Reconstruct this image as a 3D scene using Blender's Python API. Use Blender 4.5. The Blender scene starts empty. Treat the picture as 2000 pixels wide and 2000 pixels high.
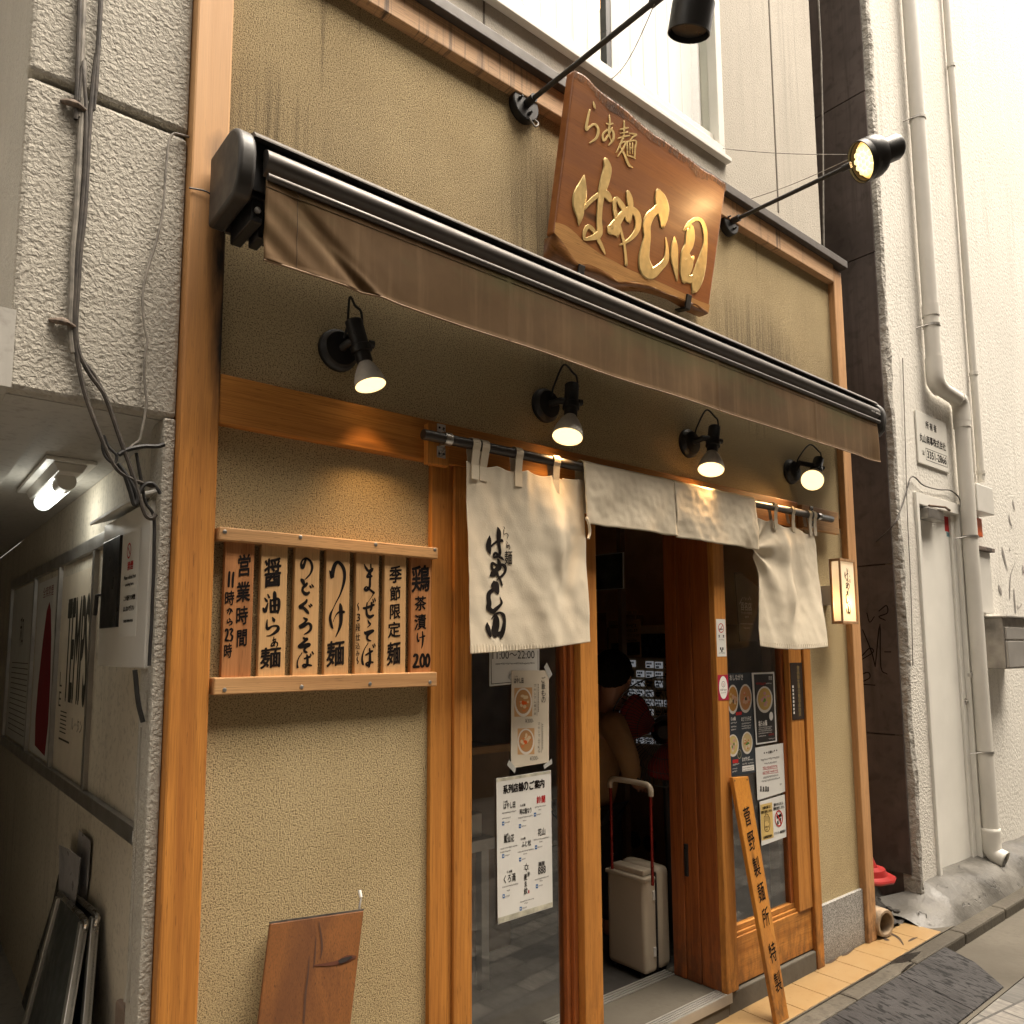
import bpy, bmesh, math, random
from mathutils import Vector, Matrix, noise

random.seed(7)
sc = bpy.context.scene
COL = sc.collection
R = math.radians

# ------------------------------------------------------------------ camera
F, CX, CY = 1478.1, 972.0, 1109.1          # measured on the 2000 px photograph
YAW, PITCH, ROLL = R(39.08), R(6.1157), R(0.2201)
CAM = Vector((0.0, -2.0, 1.517))
_f = Vector((math.sin(YAW)*math.cos(PITCH), math.cos(YAW)*math.cos(PITCH), math.sin(PITCH)))
_r = Vector((math.cos(YAW), -math.sin(YAW), 0))
_d = _f.cross(_r)
RT = math.cos(ROLL)*_r + math.sin(ROLL)*_d
DN = -math.sin(ROLL)*_r + math.cos(ROLL)*_d
cam = bpy.data.cameras.new("camera")
camo = bpy.data.objects.new("camera", cam)
COL.objects.link(camo)
camo.matrix_world = Matrix(((RT.x, -DN.x, -_f.x, CAM.x), (RT.y, -DN.y, -_f.y, CAM.y),
                            (RT.z, -DN.z, -_f.z, CAM.z), (0, 0, 0, 1)))
cam.sensor_width = 36
cam.lens = F/2000*36
cam.shift_x = (1000-CX)/2000
cam.shift_y = (CY-1000)/2000
cam.clip_start = .02
cam.clip_end = 500
sc.camera = camo

# ------------------------------------------------------------------ sky, sun, exposure
SUN_EL, SUN_AZ = R(68), R(140)             # azimuth clockwise from +Y (into the shops)
world = bpy.data.worlds.new("World")
sc.world = world
world.use_nodes = True
wn = world.node_tree
bg = wn.nodes["Background"]
sky = wn.nodes.new("ShaderNodeTexSky")
sky.sky_type = 'NISHITA'
sky.sun_disc = False
sky.sun_elevation = SUN_EL
sky.sun_rotation = SUN_AZ
sky.air_density = 1.0
sky.dust_density = 4.0
sky.ozone_density = 0.4
hsv = wn.nodes.new("ShaderNodeHueSaturation")   # overcast: nearly colourless light
hsv.inputs["Saturation"].default_value = .25
wn.links.new(sky.outputs[0], hsv.inputs["Color"])
tint = wn.nodes.new("ShaderNodeMix")
tint.data_type = 'RGBA'
tint.blend_type = 'MULTIPLY'
tint.inputs[0].default_value = 1
tint.inputs[7].default_value = (1.0, .885, .735, 1)
wn.links.new(hsv.outputs[0], tint.inputs[6])
wn.links.new(tint.outputs[2], bg.inputs[0])
bg.inputs[1].default_value = .15
sun = bpy.data.lights.new("sun", 'SUN')
sun.energy = 1.2
sun.angle = R(40)
sun.color = (1, .93, .82)
suno = bpy.data.objects.new("sun", sun)
COL.objects.link(suno)
_sd = Vector((math.sin(SUN_AZ)*math.cos(SUN_EL), math.cos(SUN_AZ)*math.cos(SUN_EL), math.sin(SUN_EL)))
suno.rotation_euler = _sd.to_track_quat('Z', 'Y').to_euler()
suno.location = (3, -3, 12)
sc.view_settings.view_transform = 'Standard'
sc.view_settings.look = 'None'
sc.view_settings.exposure = 2.2
sc.view_settings.gamma = 1
sc.cycles.use_denoising = True
sc.cycles.max_bounces = 8
sc.cycles.diffuse_bounces = 5
sc.cycles.transparent_max_bounces = 12
sc.cycles.sample_clamp_indirect = 6

# ------------------------------------------------------------------ measuring helpers
def ray(px, py):
    return RT*((px-CX)/F) + DN*((py-CY)/F) + _f
def PY(px, py, Y=0.0):
    d = ray(px, py); return CAM + d*((Y-CAM.y)/d.y)
def PX(px, py, X):
    d = ray(px, py); return CAM + d*((X-CAM.x)/d.x)
def PZ(px, py, Z):
    d = ray(px, py); return CAM + d*((Z-CAM.z)/d.z)
def PD(px, py, D):
    return CAM + ray(px, py)*D
def PP(px, py, o, n):
    d = ray(px, py); return CAM + d*((o-CAM).dot(n)/d.dot(n))
def zoom(x0, y0, s):
    return lambda x, y: (x0+x*s, y0+y*s)

def catmull(pts, n=6):
    pts = [Vector(p) for p in pts]
    if len(pts) < 3: return pts
    P = [pts[0]*2-pts[1]] + pts + [pts[-1]*2-pts[-2]]
    out = []
    for i in range(1, len(P)-2):
        a, b, c, d = P[i-1:i+3]
        for k in range(n):
            t = k/n
            out.append(.5*((2*b)+(c-a)*t+(2*a-5*b+4*c-d)*t*t+(3*b-a-3*c+d)*t**3))
    out.append(pts[-1])
    return out

# ------------------------------------------------------------------ mesh builder
class MB:
    def __init__(s): s.v = []; s.f = []; s.u = {}
    def add(s, vs, fs):
        o = len(s.v); s.v += [Vector(v) for v in vs]; s.f += [tuple(i+o for i in f) for f in fs]; return s
    def box(s, x0, x1, y0, y1, z0, z1):
        v = [(x, y, z) for x in (x0, x1) for y in (y0, y1) for z in (z0, z1)]
        return s.add(v, [(0, 1, 3, 2), (4, 6, 7, 5), (0, 4, 5, 1), (2, 3, 7, 6), (0, 2, 6, 4), (1, 5, 7, 3)])
    def obox(s, c, a, b, n):                # centre and three half-extent vectors
        c, a, b, n = Vector(c), Vector(a), Vector(b), Vector(n)
        v = [c+a*i+b*j+n*k for i in (-1, 1) for j in (-1, 1) for k in (-1, 1)]
        return s.add(v, [(0, 1, 3, 2), (4, 6, 7, 5), (0, 4, 5, 1), (2, 3, 7, 6), (0, 2, 6, 4), (1, 5, 7, 3)])
    def prism(s, pts, ext):                 # polygon extruded along ext
        n = len(pts); pts = [Vector(p) for p in pts]; e = Vector(ext)
        fs = [tuple(range(n))[::-1], tuple(range(n, 2*n))] + [(i, (i+1) % n, n+(i+1) % n, n+i) for i in range(n)]
        return s.add(pts+[p+e for p in pts], fs)
    def poly(s, pts): return s.add(pts, [tuple(range(len(pts)))])
    def tube(s, path, r, n=10, cap=True):
        path = [Vector(p) for p in path]; m = len(path)
        rs = r if isinstance(r, (list, tuple)) else [r]*m
        vs = []; prev = None
        for i, p in enumerate(path):
            t = (path[min(i+1, m-1)]-path[max(i-1, 0)]).normalized()
            if prev is None:
                a = t.cross(Vector((0, 0, 1)))
                if a.length < .05: a = t.cross(Vector((1, 0, 0)))
            else: a = prev - t*prev.dot(t)
            a.normalize(); prev = a; b = t.cross(a)
            for k in range(n):
                w = 2*math.pi*k/n; vs.append(p+(a*math.cos(w)+b*math.sin(w))*rs[i])
        fs = [(i*n+k, i*n+(k+1) % n, (i+1)*n+(k+1) % n, (i+1)*n+k) for i in range(m-1) for k in range(n)]
        if cap: fs += [tuple(range(n))[::-1], tuple(range((m-1)*n, m*n))]
        return s.add(vs, fs)
    def lathe(s, o, ax, prof, n=28, cap=(False, False)):  # prof: (distance along ax, radius)
        o, ax = Vector(o), Vector(ax).normalized()
        a = ax.cross(Vector((0, 0, 1)))
        if a.length < .05: a = ax.cross(Vector((1, 0, 0)))
        a.normalize(); b = ax.cross(a); vs = []
        for t, r in prof:
            for k in range(n):
                w = 2*math.pi*k/n; vs.append(o+ax*t+(a*math.cos(w)+b*math.sin(w))*r)
        m = len(prof)
        fs = [(i*n+k, i*n+(k+1) % n, (i+1)*n+(k+1) % n, (i+1)*n+k) for i in range(m-1) for k in range(n)]
        if cap[0]: fs.append(tuple(range(n))[::-1])
        if cap[1]: fs.append(tuple(range((m-1)*n, m*n)))
        return s.add(vs, fs)
    def grid(s, fn, nu, nv):
        vs = [fn(i/nu, j/nv) for j in range(nv+1) for i in range(nu+1)]
        w = nu+1
        return s.add(vs, [(j*w+i, j*w+i+1, (j+1)*w+i+1, (j+1)*w+i) for j in range(nv) for i in range(nu)])
    def ellipsoid(s, c, rx, ry, rz, n=20, m=12, rot=None):
        vs = []; c = Vector(c)
        for j in range(m+1):
            t = math.pi*j/m
            for k in range(n):
                w = 2*math.pi*k/n
                p = Vector((rx*math.sin(t)*math.cos(w), ry*math.sin(t)*math.sin(w), rz*math.cos(t)))
                vs.append(c+(rot @ p if rot else p))
        return s.add(vs, [(j*n+k, (j+1)*n+k, (j+1)*n+(k+1) % n, j*n+(k+1) % n) for j in range(m) for k in range(n)])

ABS = {}
def link(name, mesh, parent):
    o = bpy.data.objects.new(name, mesh); COL.objects.link(o)
    if parent is not None: o.parent = parent
    return o
def build(name, mb, mat, parent=None, smooth=False, bevel=0, solid=0, sub=0, label=None, seg=2):
    loc = ABS[parent.name] if parent is not None else Vector((0, 0, 0))
    me = bpy.data.meshes.new(name)
    me.from_pydata([tuple(v-loc) for v in mb.v], [], mb.f)
    bm = bmesh.new(); bm.from_mesh(me)
    bmesh.ops.remove_doubles(bm, verts=bm.verts, dist=1e-5)
    bmesh.ops.recalc_face_normals(bm, faces=bm.faces)
    bm.to_mesh(me); bm.free()
    me.materials.append(mat)
    if smooth:
        for p in me.polygons: p.use_smooth = True
        me.set_sharp_from_angle(angle=R(38 if smooth is True else smooth))
    o = link(name, me, parent)
    ABS[o.name] = loc
    if solid:
        m = o.modifiers.new("solid", 'SOLIDIFY'); m.thickness = solid; m.offset = 0
    if bevel:
        m = o.modifiers.new("bevel", 'BEVEL'); m.width = bevel; m.segments = seg; m.limit_method = 'ANGLE'; m.angle_limit = R(40)
        m.harden_normals = False
    if sub:
        m = o.modifiers.new("sub", 'SUBSURF'); m.levels = sub; m.render_levels = sub
    if label: o['label'] = label
    return o
def flat(name, mb, mat, parent, label=None):     # lettering and prints: no normal recalculation, faces kept apart
    loc = ABS[parent.name]
    me = bpy.data.meshes.new(name)
    me.from_pydata([tuple(v-loc) for v in mb.v], [], mb.f)
    me.materials.append(mat)
    o = link(name, me, parent); ABS[o.name] = loc
    if label: o['label'] = label
    return o
def thing(name, label, cat, loc, group=None):
    o = bpy.data.objects.new(name, None); COL.objects.link(o)
    o.empty_display_size = .1
    o.location = loc; ABS[o.name] = Vector(loc)
    o['label'] = label; o['category'] = cat
    if group: o['group'] = group
    return o
def single(name, label, cat, mb, mat, group=None, **k):
    c = sum(mb.v, Vector())/len(mb.v); loc = Vector((c.x, c.y, min(v.z for v in mb.v)))
    for i, v in enumerate(mb.v): mb.v[i] = v-loc
    o = build(name, mb, mat, None, **k); o.location = loc; ABS[o.name] = loc
    o['label'] = label; o['category'] = cat
    if group: o['group'] = group
    return o
def struct(name, mb, mat, **k):
    o = build(name, mb, mat, None, **k); o['kind'] = 'structure'; return o

# ------------------------------------------------------------------ lettering
_tc = bpy.data.curves.new("glyphs", 'FONT'); _tc.size = 1; _tc.resolution_u = 3
_to = bpy.data.objects.new("glyphs", _tc); COL.objects.link(_to)
_cache = {}
def glyphs(s, bold=0.0):
    k = (s, bold)
    if k not in _cache:
        _tc.body = s
        bpy.context.view_layer.update()
        me = bpy.data.meshes.new_from_object(_to.evaluated_get(bpy.context.evaluated_depsgraph_get()))
        vs = [(v.co.x, v.co.y, 0.0) for v in me.vertices]; fs = [tuple(p.vertices) for p in me.polygons]
        if bold:         # heavier strokes: the outline repeated a hair's breadth around itself
            b = bold*1.1; n0 = len(vs); v0, f0 = list(vs), list(fs)
            for i, (dx, dy) in enumerate(((b, 0), (-b, 0), (0, b*.8), (0, -b*.8), (b*.7, b*.6), (-b*.7, -b*.6))):
                vs += [(x+dx, y+dy, (i+1)*5e-5) for x, y, _ in v0]; fs += [tuple(k+n0*(i+1) for k in f) for f in f0]
        bpy.data.meshes.remove(me)
        if not vs: vs = [(0, 0, 0)]
        xs = [v[0] for v in vs]; ys = [v[1] for v in vs]
        _cache[k] = (vs, fs, min(xs), max(xs), min(ys), max(ys))
    return _cache[k]
UX, UZ = Vector((1, 0, 0)), Vector((0, 0, 1))
def text(mb, s, c, h, w=None, u=UX, v=UZ, bold=0.0, fit=True, slant=0.0):
    """string centred on c; h is its height and w its width (natural if None)"""
    vs, fs, x0, x1, y0, y1 = glyphs(s, bold)
    sy = h/(y1-y0) if fit else h
    sx = w/(x1-x0) if w else sy
    xm, ym = (x0+x1)/2, (y0+y1)/2
    c = Vector(c)
    nn_ = u.cross(v).normalized()
    mb.add([c+u*((x-xm)*sx)+v*((y-ym+slant*(x-xm))*sy)+nn_*zz for x, y, zz in vs], fs)
def vtext(mb, s, top, h, w, pitch=None, u=UX, v=UZ, bold=0.0):
    """one character under another, starting at top; h, w the em box, pitch the step"""
    pitch = pitch or h
    for i, ch in enumerate(s):
        if ch in ' \u3000': continue
        g = glyphs(ch, bold); vs, fs, x0, x1, y0, y1 = g
        em = 1.0
        c = Vector(top)-v*(pitch*i+h/2)
        xm, ym = (x0+x1)/2, (y0+y1)/2
        if ch in 'ー〜~':      # turned in vertical writing
            mb.add([c+u*((y-ym)*w)-v*((x-xm)*h) for x, y, _ in vs], fs)
        else:
            mb.add([c+u*((x-xm)*w/em)+v*((y-ym)*h/em) for x, y, _ in vs], fs)
def lines(mb, x0, x1, z, h, Y, seed, u=UX, o=None, gap=.25):
    """a row of print too small to read: short dark strokes"""
    rnd = random.Random(seed); x = x0
    while x < x1-h*.3:
        w = min(h*rnd.uniform(.5, .95), x1-x)
        k = rnd.random()
        zz = z+h*.15*rnd.uniform(-1, 1)
        P = lambda a, b: Vector((a, Y, b))
        if k < .5:
            mb.add([P(x, zz), P(x+w, zz), P(x+w, zz+h*.22), P(x, zz+h*.22)], [(0, 1, 2, 3)])
            mb.add([P(x+w*.4, zz-h*.4), P(x+w*.62, zz-h*.4), P(x+w*.62, zz+h*.45), P(x+w*.4, zz+h*.45)], [(0, 1, 2, 3)])
        else:
            mb.add([P(x, zz-h*.4), P(x+w*.25, zz-h*.4), P(x+w*.25, zz+h*.4), P(x, zz+h*.4)], [(0, 1, 2, 3)])
            mb.add([P(x+w*.25, zz+h*.2), P(x+w, zz+h*.2), P(x+w, zz+h*.4), P(x+w*.25, zz+h*.4)], [(0, 1, 2, 3)])
            mb.add([P(x+w*.3, zz-h*.35), P(x+w, zz-h*.35), P(x+w, zz-h*.15), P(x+w*.3, zz-h*.15)], [(0, 1, 2, 3)])
        x += w+h*gap
def brush(mb, strokes, fn, scale, n=6, ridge=0.0, nrm=Vector((0, -1, 0))):
    """calligraphy: strokes are lists of (x, y, width) in picture pixels, fn maps a pixel to the surface"""
    for st in strokes:
        pts = catmull([Vector((a, b, c)) for a, b, c in st], n)
        vs = []; m = len(pts)
        for i, p in enumerate(pts):
            t = pts[min(i+1, m-1)]-pts[max(i-1, 0)]; t.z = 0
            if t.length < 1e-6: t = Vector((0, 1, 0))
            t.normalize(); q = Vector((-t.y, t.x, 0)); w = max(p.z, 1.5)/2
            for k, rr in ((-1, 0), (-.84, 1), (0, .9), (.84, 1), (1, 0)):
                e = p+q*(w*k)
                hgt = ridge*rr*min(1, w/18)
                vs.append(fn(e.x, e.y)+nrm*hgt)
        fs = [(i*5+k, i*5+k+1, (i+1)*5+k+1, (i+1)*5+k) for i in range(m-1) for k in range(4)]
        for end, sgn in ((0, -1), (m-1, 1)):       # rounded ends
            p = pts[end]; q0 = pts[1 if end == 0 else m-2]
            t = (p-q0); t.z = 0
            if t.length < 1e-6: continue
            t.normalize(); q = Vector((-t.y, t.x, 0))*sgn
            w = max(p.z, 1.5)/2; base = end*5
            tip = fn((p+t*w*.8).x, (p+t*w*.8).y); o = len(vs); vs.append(tip)
            fs += [(base+k, base+k+1, o) for k in range(4)]
        mb.add(vs, fs)

# ------------------------------------------------------------------ materials
class NT:
    def __init__(s, name):
        s.m = bpy.data.materials.new(name); s.m.use_nodes = True
        s.t = s.m.node_tree; s.b = s.t.nodes["Principled BSDF"]
    def n(s, typ, **k):
        nd = s.t.nodes.new("ShaderNode"+typ)
        for a, b in k.items(): setattr(nd, a, b)
        return nd
    def l(s, a, b): s.t.links.new(a, b)
    def val(s, sock, v):
        if hasattr(v, 'links') or hasattr(v, 'is_output'): s.l(v, sock)
        else: sock.default_value = v
    def coord(s, scale=(1, 1, 1), rnd=True, out='Object', rot=(0, 0, 0)):
        tc = s.n("TexCoord"); mp = s.n("Mapping"); mp.inputs["Scale"].default_value = scale; mp.inputs["Rotation"].default_value = rot
        src = tc.outputs[out]
        if rnd:
            oi = s.n("ObjectInfo"); mu = s.n("Math", operation='MULTIPLY'); mu.inputs[1].default_value = 37.7
            s.l(oi.outputs["Random"], mu.inputs[0])
            ad = s.n("VectorMath", operation='ADD'); s.l(src, ad.inputs[0]); s.l(mu.outputs[0], ad.inputs[1]); src = ad.outputs[0]
        s.l(src, mp.inputs[0]); return mp.outputs[0]
    def geo(s, scale=(1, 1, 1)):
        g = s.n("NewGeometry"); mp = s.n("Mapping"); mp.inputs["Scale"].default_value = scale
        s.l(g.outputs["Position"], mp.inputs[0]); return mp.outputs[0]
    def noise(s, vec, scale, detail=3, rough=.55, dist=0):
        nd = s.n("TexNoise"); nd.inputs["Scale"].default_value = scale; nd.inputs["Detail"].default_value = detail
        nd.inputs["Roughness"].default_value = rough; nd.inputs["Distortion"].default_value = dist
        s.l(vec, nd.inputs["Vector"]); return nd.outputs["Fac"]
    def ramp(s, fac, stops):
        r = s.n("ValToRGB"); e = r.color_ramp.elements
        while len(e) < len(stops): e.new(.5)
        for el, (p, c) in zip(e, stops):
            el.position = p; el.color = (c, c, c, 1) if isinstance(c, (int, float)) else tuple(c)+(1,)
        s.l(fac, r.inputs[0]); return r.outputs[0]
    def mix(s, fac, a, b, mode='MIX'):
        m = s.n("Mix", data_type='RGBA', blend_type=mode)
        s.val(m.inputs[0], fac)
        for i, v in ((6, a), (7, b)):
            if isinstance(v, tuple): m.inputs[i].default_value = v+(1,) if len(v) == 3 else v
            else: s.l(v, m.inputs[i])
        return m.outputs[2]
    def math(s, op, a, b=0.0, clamp=False):
        m = s.n("Math", operation=op); m.use_clamp = clamp
        s.val(m.inputs[0], a); s.val(m.inputs[1], b); return m.outputs[0]
    def bump(s, h, strength=.5, dist=.004):
        b = s.n("Bump"); b.inputs["Strength"].default_value = strength; b.inputs["Distance"].default_value = dist
        s.l(h, b.inputs["Height"]); s.l(b.outputs[0], s.b.inputs["Normal"])
    def set(s, color=None, rough=None, metal=None, **k):
        if color is not None:
            if isinstance(color, tuple): s.b.inputs["Base Color"].default_value = color+(1,)
            else: s.l(color, s.b.inputs["Base Color"])
        if rough is not None: s.val(s.b.inputs["Roughness"], rough)
        if metal is not None: s.b.inputs["Metallic"].default_value = metal
        for a, b in k.items(): s.b.inputs[a.replace('_', ' ')].default_value = b
        return s.m
    def sep(s, vec):
        x = s.n("SeparateXYZ"); s.l(vec, x.inputs[0]); return x.outputs

def plain(name, color, rough=.5, metal=0.0, var=.12, scale=8, bump=0, **k):
    t = NT(name); v = t.coord()
    f = t.noise(v, scale, 4)
    d = tuple(c*(1-var*1.6) for c in color); l = tuple(min(1, c*(1+var)) for c in color)
    c = t.ramp(f, [(.3, d), (.7, l)])
    rr = t.ramp(t.noise(v, scale*2.3, 3), [(.3, max(0, rough-.1)), (.7, min(1, rough+.1))])
    if bump: t.bump(t.noise(v, 160, 3), bump, .002)
    return t.set(c, rr, metal, **k)
def ink(name, color, rough=.7): return NT(name).set(color, rough, 0, Specular_IOR_Level=.12)
def emit(name, color, strength, base=(.8, .8, .8)):
    t = NT(name); t.b.inputs["Emission Color"].default_value = color+(1,); t.b.inputs["Emission Strength"].default_value = strength
    return t.set(base, .5)

def wood(name, axis, dark, light, rough=.45, ring=14, fine=1.0, coat=0.0, stain=None, spec=.4):
    t = NT(name)
    sc_ = [ring*1.0]*3; i = 'xyz'.index(axis); sc_[i] = ring*.045
    v = t.coord(tuple(sc_))
    f1 = t.noise(v, 1.0, 5, .6, 1.6)
    sf = [420]*3; sf[i] = 7
    f2 = t.noise(t.coord(tuple(sf)), 1.0, 3, .6)
    f3 = t.noise(t.coord((2.2, 2.2, 2.2)), 1.0, 3)
    mid = tuple((a+b)/2 for a, b in zip(dark, light))
    c = t.ramp(f1, [(.28, dark), (.45, mid), (.58, light), (.72, mid)])
    c = t.mix(t.math('MULTIPLY', t.ramp(f2, [(.35, 1), (.55, 0)]), .42*fine), c, tuple(a*.45 for a in dark))
    c = t.mix(t.math('MULTIPLY', t.ramp(f3, [(.35, 1), (.6, 0)]), .35), c, tuple(a*.7 for a in mid))
    # small knots and dings
    vo = t.n("TexVoronoi"); ks = [5.0]*3; ks[i] = 1.1
    t.l(t.coord(tuple(ks)), vo.inputs["Vector"]); vo.inputs["Scale"].default_value = 1
    c = t.mix(t.math('MULTIPLY', t.ramp(vo.outputs["Distance"], [(.045, 1), (.09, 0)]), .75), c, tuple(a*.18 for a in dark))
    sd_ = [300]*3; sd_[i] = 16
    c = t.mix(t.math('MULTIPLY', t.ramp(t.noise(t.coord(tuple(sd_)), 1.0, 2, .5), [(.66, 0), (.72, 1)]), .6*fine), c, tuple(a*.25 for a in dark))
    gz = t.sep(t.n("NewGeometry").outputs["Position"])[2]
    ft = t.n("MapRange"); ft.inputs[1].default_value = .42; ft.inputs[2].default_value = .02; t.l(gz, ft.inputs[0])      # scuffed, grimy feet
    c = t.mix(t.math('MULTIPLY', t.math('MULTIPLY', ft.outputs[0], t.ramp(t.noise(t.coord((30, 30, 12)), 1.0, 4, .7), [(.42, 0), (.6, 1)])), .7), c, (.06, .03, .014))
    if stain: c = stain(t, c)
    rr = t.ramp(f1, [(.3, min(1, rough+.15)), (.7, rough)])
    t.bump(t.math('ADD', t.math('MULTIPLY', f2, .6), f1), .25, .0015)
    return t.set(c, rr, 0, Coat_Weight=coat, Coat_Roughness=.25, Specular_IOR_Level=spec)

AMB_D, AMB_L = (.35, .125, .022), (.57, .24, .047)
PALE_D, PALE_L = (.46, .26, .13), (.68, .42, .22)
RED_D, RED_L = (.19, .045, .010), (.36, .105, .022)
def post_stain_lit_top(t, c):            # black mould round the end of the awning, grey bare spot higher up
    g = t.n("NewGeometry"); s = t.sep(g.outputs["Position"])
    n1 = t.noise(t.geo((16, 16, 2.2)), 1.0, 5, .7)
    def blob(x, z, rx, rz):
        a = t.math('DIVIDE', t.math('SUBTRACT', s[0], x), rx); b = t.math('DIVIDE', t.math('SUBTRACT', s[2], z), rz)
        d = t.math('ADD', t.math('MULTIPLY', a, a), t.math('MULTIPLY', b, b))
        return t.math('SUBTRACT', 1.35, t.math('ADD', d, t.math('MULTIPLY', n1, 1.3)), True)
    k = t.math('MAXIMUM', blob(.645, 2.56, .06, .30), blob(.66, 2.38, .055, .36), True)
    k = t.math('MAXIMUM', k, t.math('MULTIPLY', blob(.63, 2.85, .055, .10), .6), True)
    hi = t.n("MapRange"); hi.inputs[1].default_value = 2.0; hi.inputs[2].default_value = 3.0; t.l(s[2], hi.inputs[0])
    c = t.mix(t.math('MULTIPLY', hi.outputs[0], .75), c, (.60, .36, .17))  # paler towards the top: weathering plus brighter light mixed into the colour
    return t.mix(t.math('MULTIPLY', k, 1.5, True), c, (.018, .012, .008))
def drip(t, c):                  # grey water marks on the weathered top beam
    n = t.noise(t.geo((45, 4, 1.6)), 1.0, 4, .7); m = t.noise(t.geo((2.2, 2, 2)), 1.0, 2)
    k = t.math('MULTIPLY', t.ramp(n, [(.52, 0), (.64, 1)]), t.ramp(m, [(.46, 0), (.6, 1)]))
    return t.mix(t.math('MULTIPLY', k, .85), c, (.07, .05, .04))
M = {}
M['amber_z'] = wood('amber_wood_upright', 'z', AMB_D, AMB_L, .55, coat=.04, spec=.3)
M['amber_x'] = wood('amber_wood_level', 'x', AMB_D, AMB_L, .52, coat=.06, spec=.3)
M['post'] = wood('amber_wood_post', 'z', AMB_D, AMB_L, .5, stain=post_stain_lit_top)
M['pale_x'] = wood('weathered_pine_level', 'x', PALE_D, PALE_L, .6, stain=drip)
M['pale_z'] = wood('weathered_pine_upright', 'z', (.42, .21, .085), (.60, .33, .14), .55)
M['red_z'] = wood('red_brown_wood', 'z', RED_D, RED_L, .4, coat=.2)
M['plaque'] = wood('plaque_wood', 'z', (.47, .265, .11), (.60, .365, .165), .55, ring=9, fine=.6)
M['plaque_old'] = wood('plaque_wood_old', 'z', (.33, .13, .04), (.48, .21, .075), .55, ring=9)
M['rail'] = wood('rail_wood', 'x', (.40, .21, .085), (.60, .35, .155), .55, ring=11)
M['plank'] = wood('plank_wood', 'z', (.40, .14, .02), (.56, .235, .035), .35, ring=8, coat=.3)
M['board'] = wood('old_board_wood', 'z', (.10, .034, .007), (.185, .068, .014), .55, ring=7)
M['sign'] = wood('sign_slab_wood', 'x', (.26, .085, .022), (.40, .15, .042), .32, ring=6, coat=.35, fine=.7)
M['sapwood'] = wood('sign_sapwood', 'x', (.46, .22, .07), (.66, .36, .13), .28, ring=7, coat=.4)
M['bark'] = wood('sign_live_edge', 'x', (.10, .032, .010), (.36, .16, .05), .25, ring=9, coat=.5)

def stucco():
    t = NT('ochre_scratched_render'); v = t.geo()
    g = t.noise(v, 235, 4, .7)
    pit = t.ramp(g, [(.40, 1), (.49, 0)])
    big = t.noise(v, 2.3, 4)
    c = t.ramp(big, [(.3, (.48, .365, .195)), (.7, (.56, .44, .25))])
    c = t.mix(t.math('MULTIPLY', t.ramp(t.noise(v, 60, 2), [(.4, 0), (.7, 1)]), .35), c, (.56, .44, .23))
    c = t.mix(t.math('MULTIPLY', pit, .9), c, (.085, .058, .028))
    s = t.sep(t.n("NewGeometry").outputs["Position"])
    # soot above the awning and rain streaks under the top beam
    st = t.noise(t.geo((26, 26, .9)), 1.0, 4, .6)
    m1 = t.noise(t.geo((1.3, 1, 1.3)), 1.0, 3)
    zz = t.n("MapRange"); zz.inputs[1].default_value = 2.75; zz.inputs[2].default_value = 3.7; zz.inputs[3].default_value = 1; zz.inputs[4].default_value = 0
    t.l(s[2], zz.inputs[0])
    gate = t.math('GREATER_THAN', s[2], 2.7)
    k = t.math('MULTIPLY', t.math('MULTIPLY', zz.outputs[0], gate), t.ramp(m1, [(.3, .2), (.65, 1)]))
    k2 = t.math('MULTIPLY', t.math('MULTIPLY', t.ramp(st, [(.52, 0), (.66, 1)]), t.ramp(m1, [(.40, 0), (.56, 1)])), .9)
    c = t.mix(t.math('MULTIPLY', t.math('MAXIMUM', k, t.math('MULTIPLY', k2, gate)), .72), c, (.085, .06, .035))
    def patch(x, z, rx, rz):
        a = t.math('DIVIDE', t.math('SUBTRACT', s[0], x), rx); b = t.math('DIVIDE', t.math('SUBTRACT', s[2], z), rz)
        return t.math('SUBTRACT', 1.0, t.math('ADD', t.math('MULTIPLY', a, a), t.math('MULTIPLY', b, b)), True)
    dr = t.noise(t.geo((60, 60, 1.1)), 1.0, 5, .7)
    pk_ = t.math('MAXIMUM', t.math('MAXIMUM', patch(1.93, 3.0, .33, .55), patch(3.25, 2.9, .5, .4)), t.math('MULTIPLY', patch(.80, 2.95, .22, .3), .8))
    c = t.mix(t.math('MULTIPLY', t.math('MULTIPLY', t.ramp(dr, [(.45, .12), (.62, 1)]), pk_), .75), c, (.06, .042, .026))
    t.bump(t.math('ADD', g, t.math('MULTIPLY', t.noise(v, 95, 2), .25)), 1.0, .0055)
    return t.set(c, .9, 0, Specular_IOR_Level=.2)
M['stucco'] = stucco()

def roughwall(name, lo, hi, scale, dist, dirt=(.16, .14, .11), amount=.4, strength=.8, streak=True):
    t = NT(name); v = t.geo()
    h = t.noise(v, scale, 4, .55, .4)
    big = t.noise(v, 1.1, 5, .6)
    c = t.ramp(big, [(.3, lo), (.7, hi)])
    c = t.mix(t.math('MULTIPLY', t.ramp(h, [(.3, 1), (.48, 0)]), .35), c, dirt)
    if streak:
        st = t.noise(t.geo((18, 18, .7)), 1.0, 4, .65)
        c = t.mix(t.math('MULTIPLY', t.math('MULTIPLY', t.ramp(st, [(.5, 0), (.72, 1)]), t.ramp(big, [(.4, 0), (.62, 1)])), amount), c, dirt)
    t.bump(h, strength, dist)
    return t.set(c, .75, 0, Specular_IOR_Level=.3)
M['tile_paint'] = roughwall('grey_white_textured_paint', (.36, .335, .285), (.46, .43, .37), 90, .010, amount=.3, strength=1.0)
M['white_wall'] = roughwall('cream_white_textured_paint', (.66, .635, .575), (.76, .73, .665), 45, .008, dirt=(.3, .27, .22), amount=.45, strength=.7)
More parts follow.
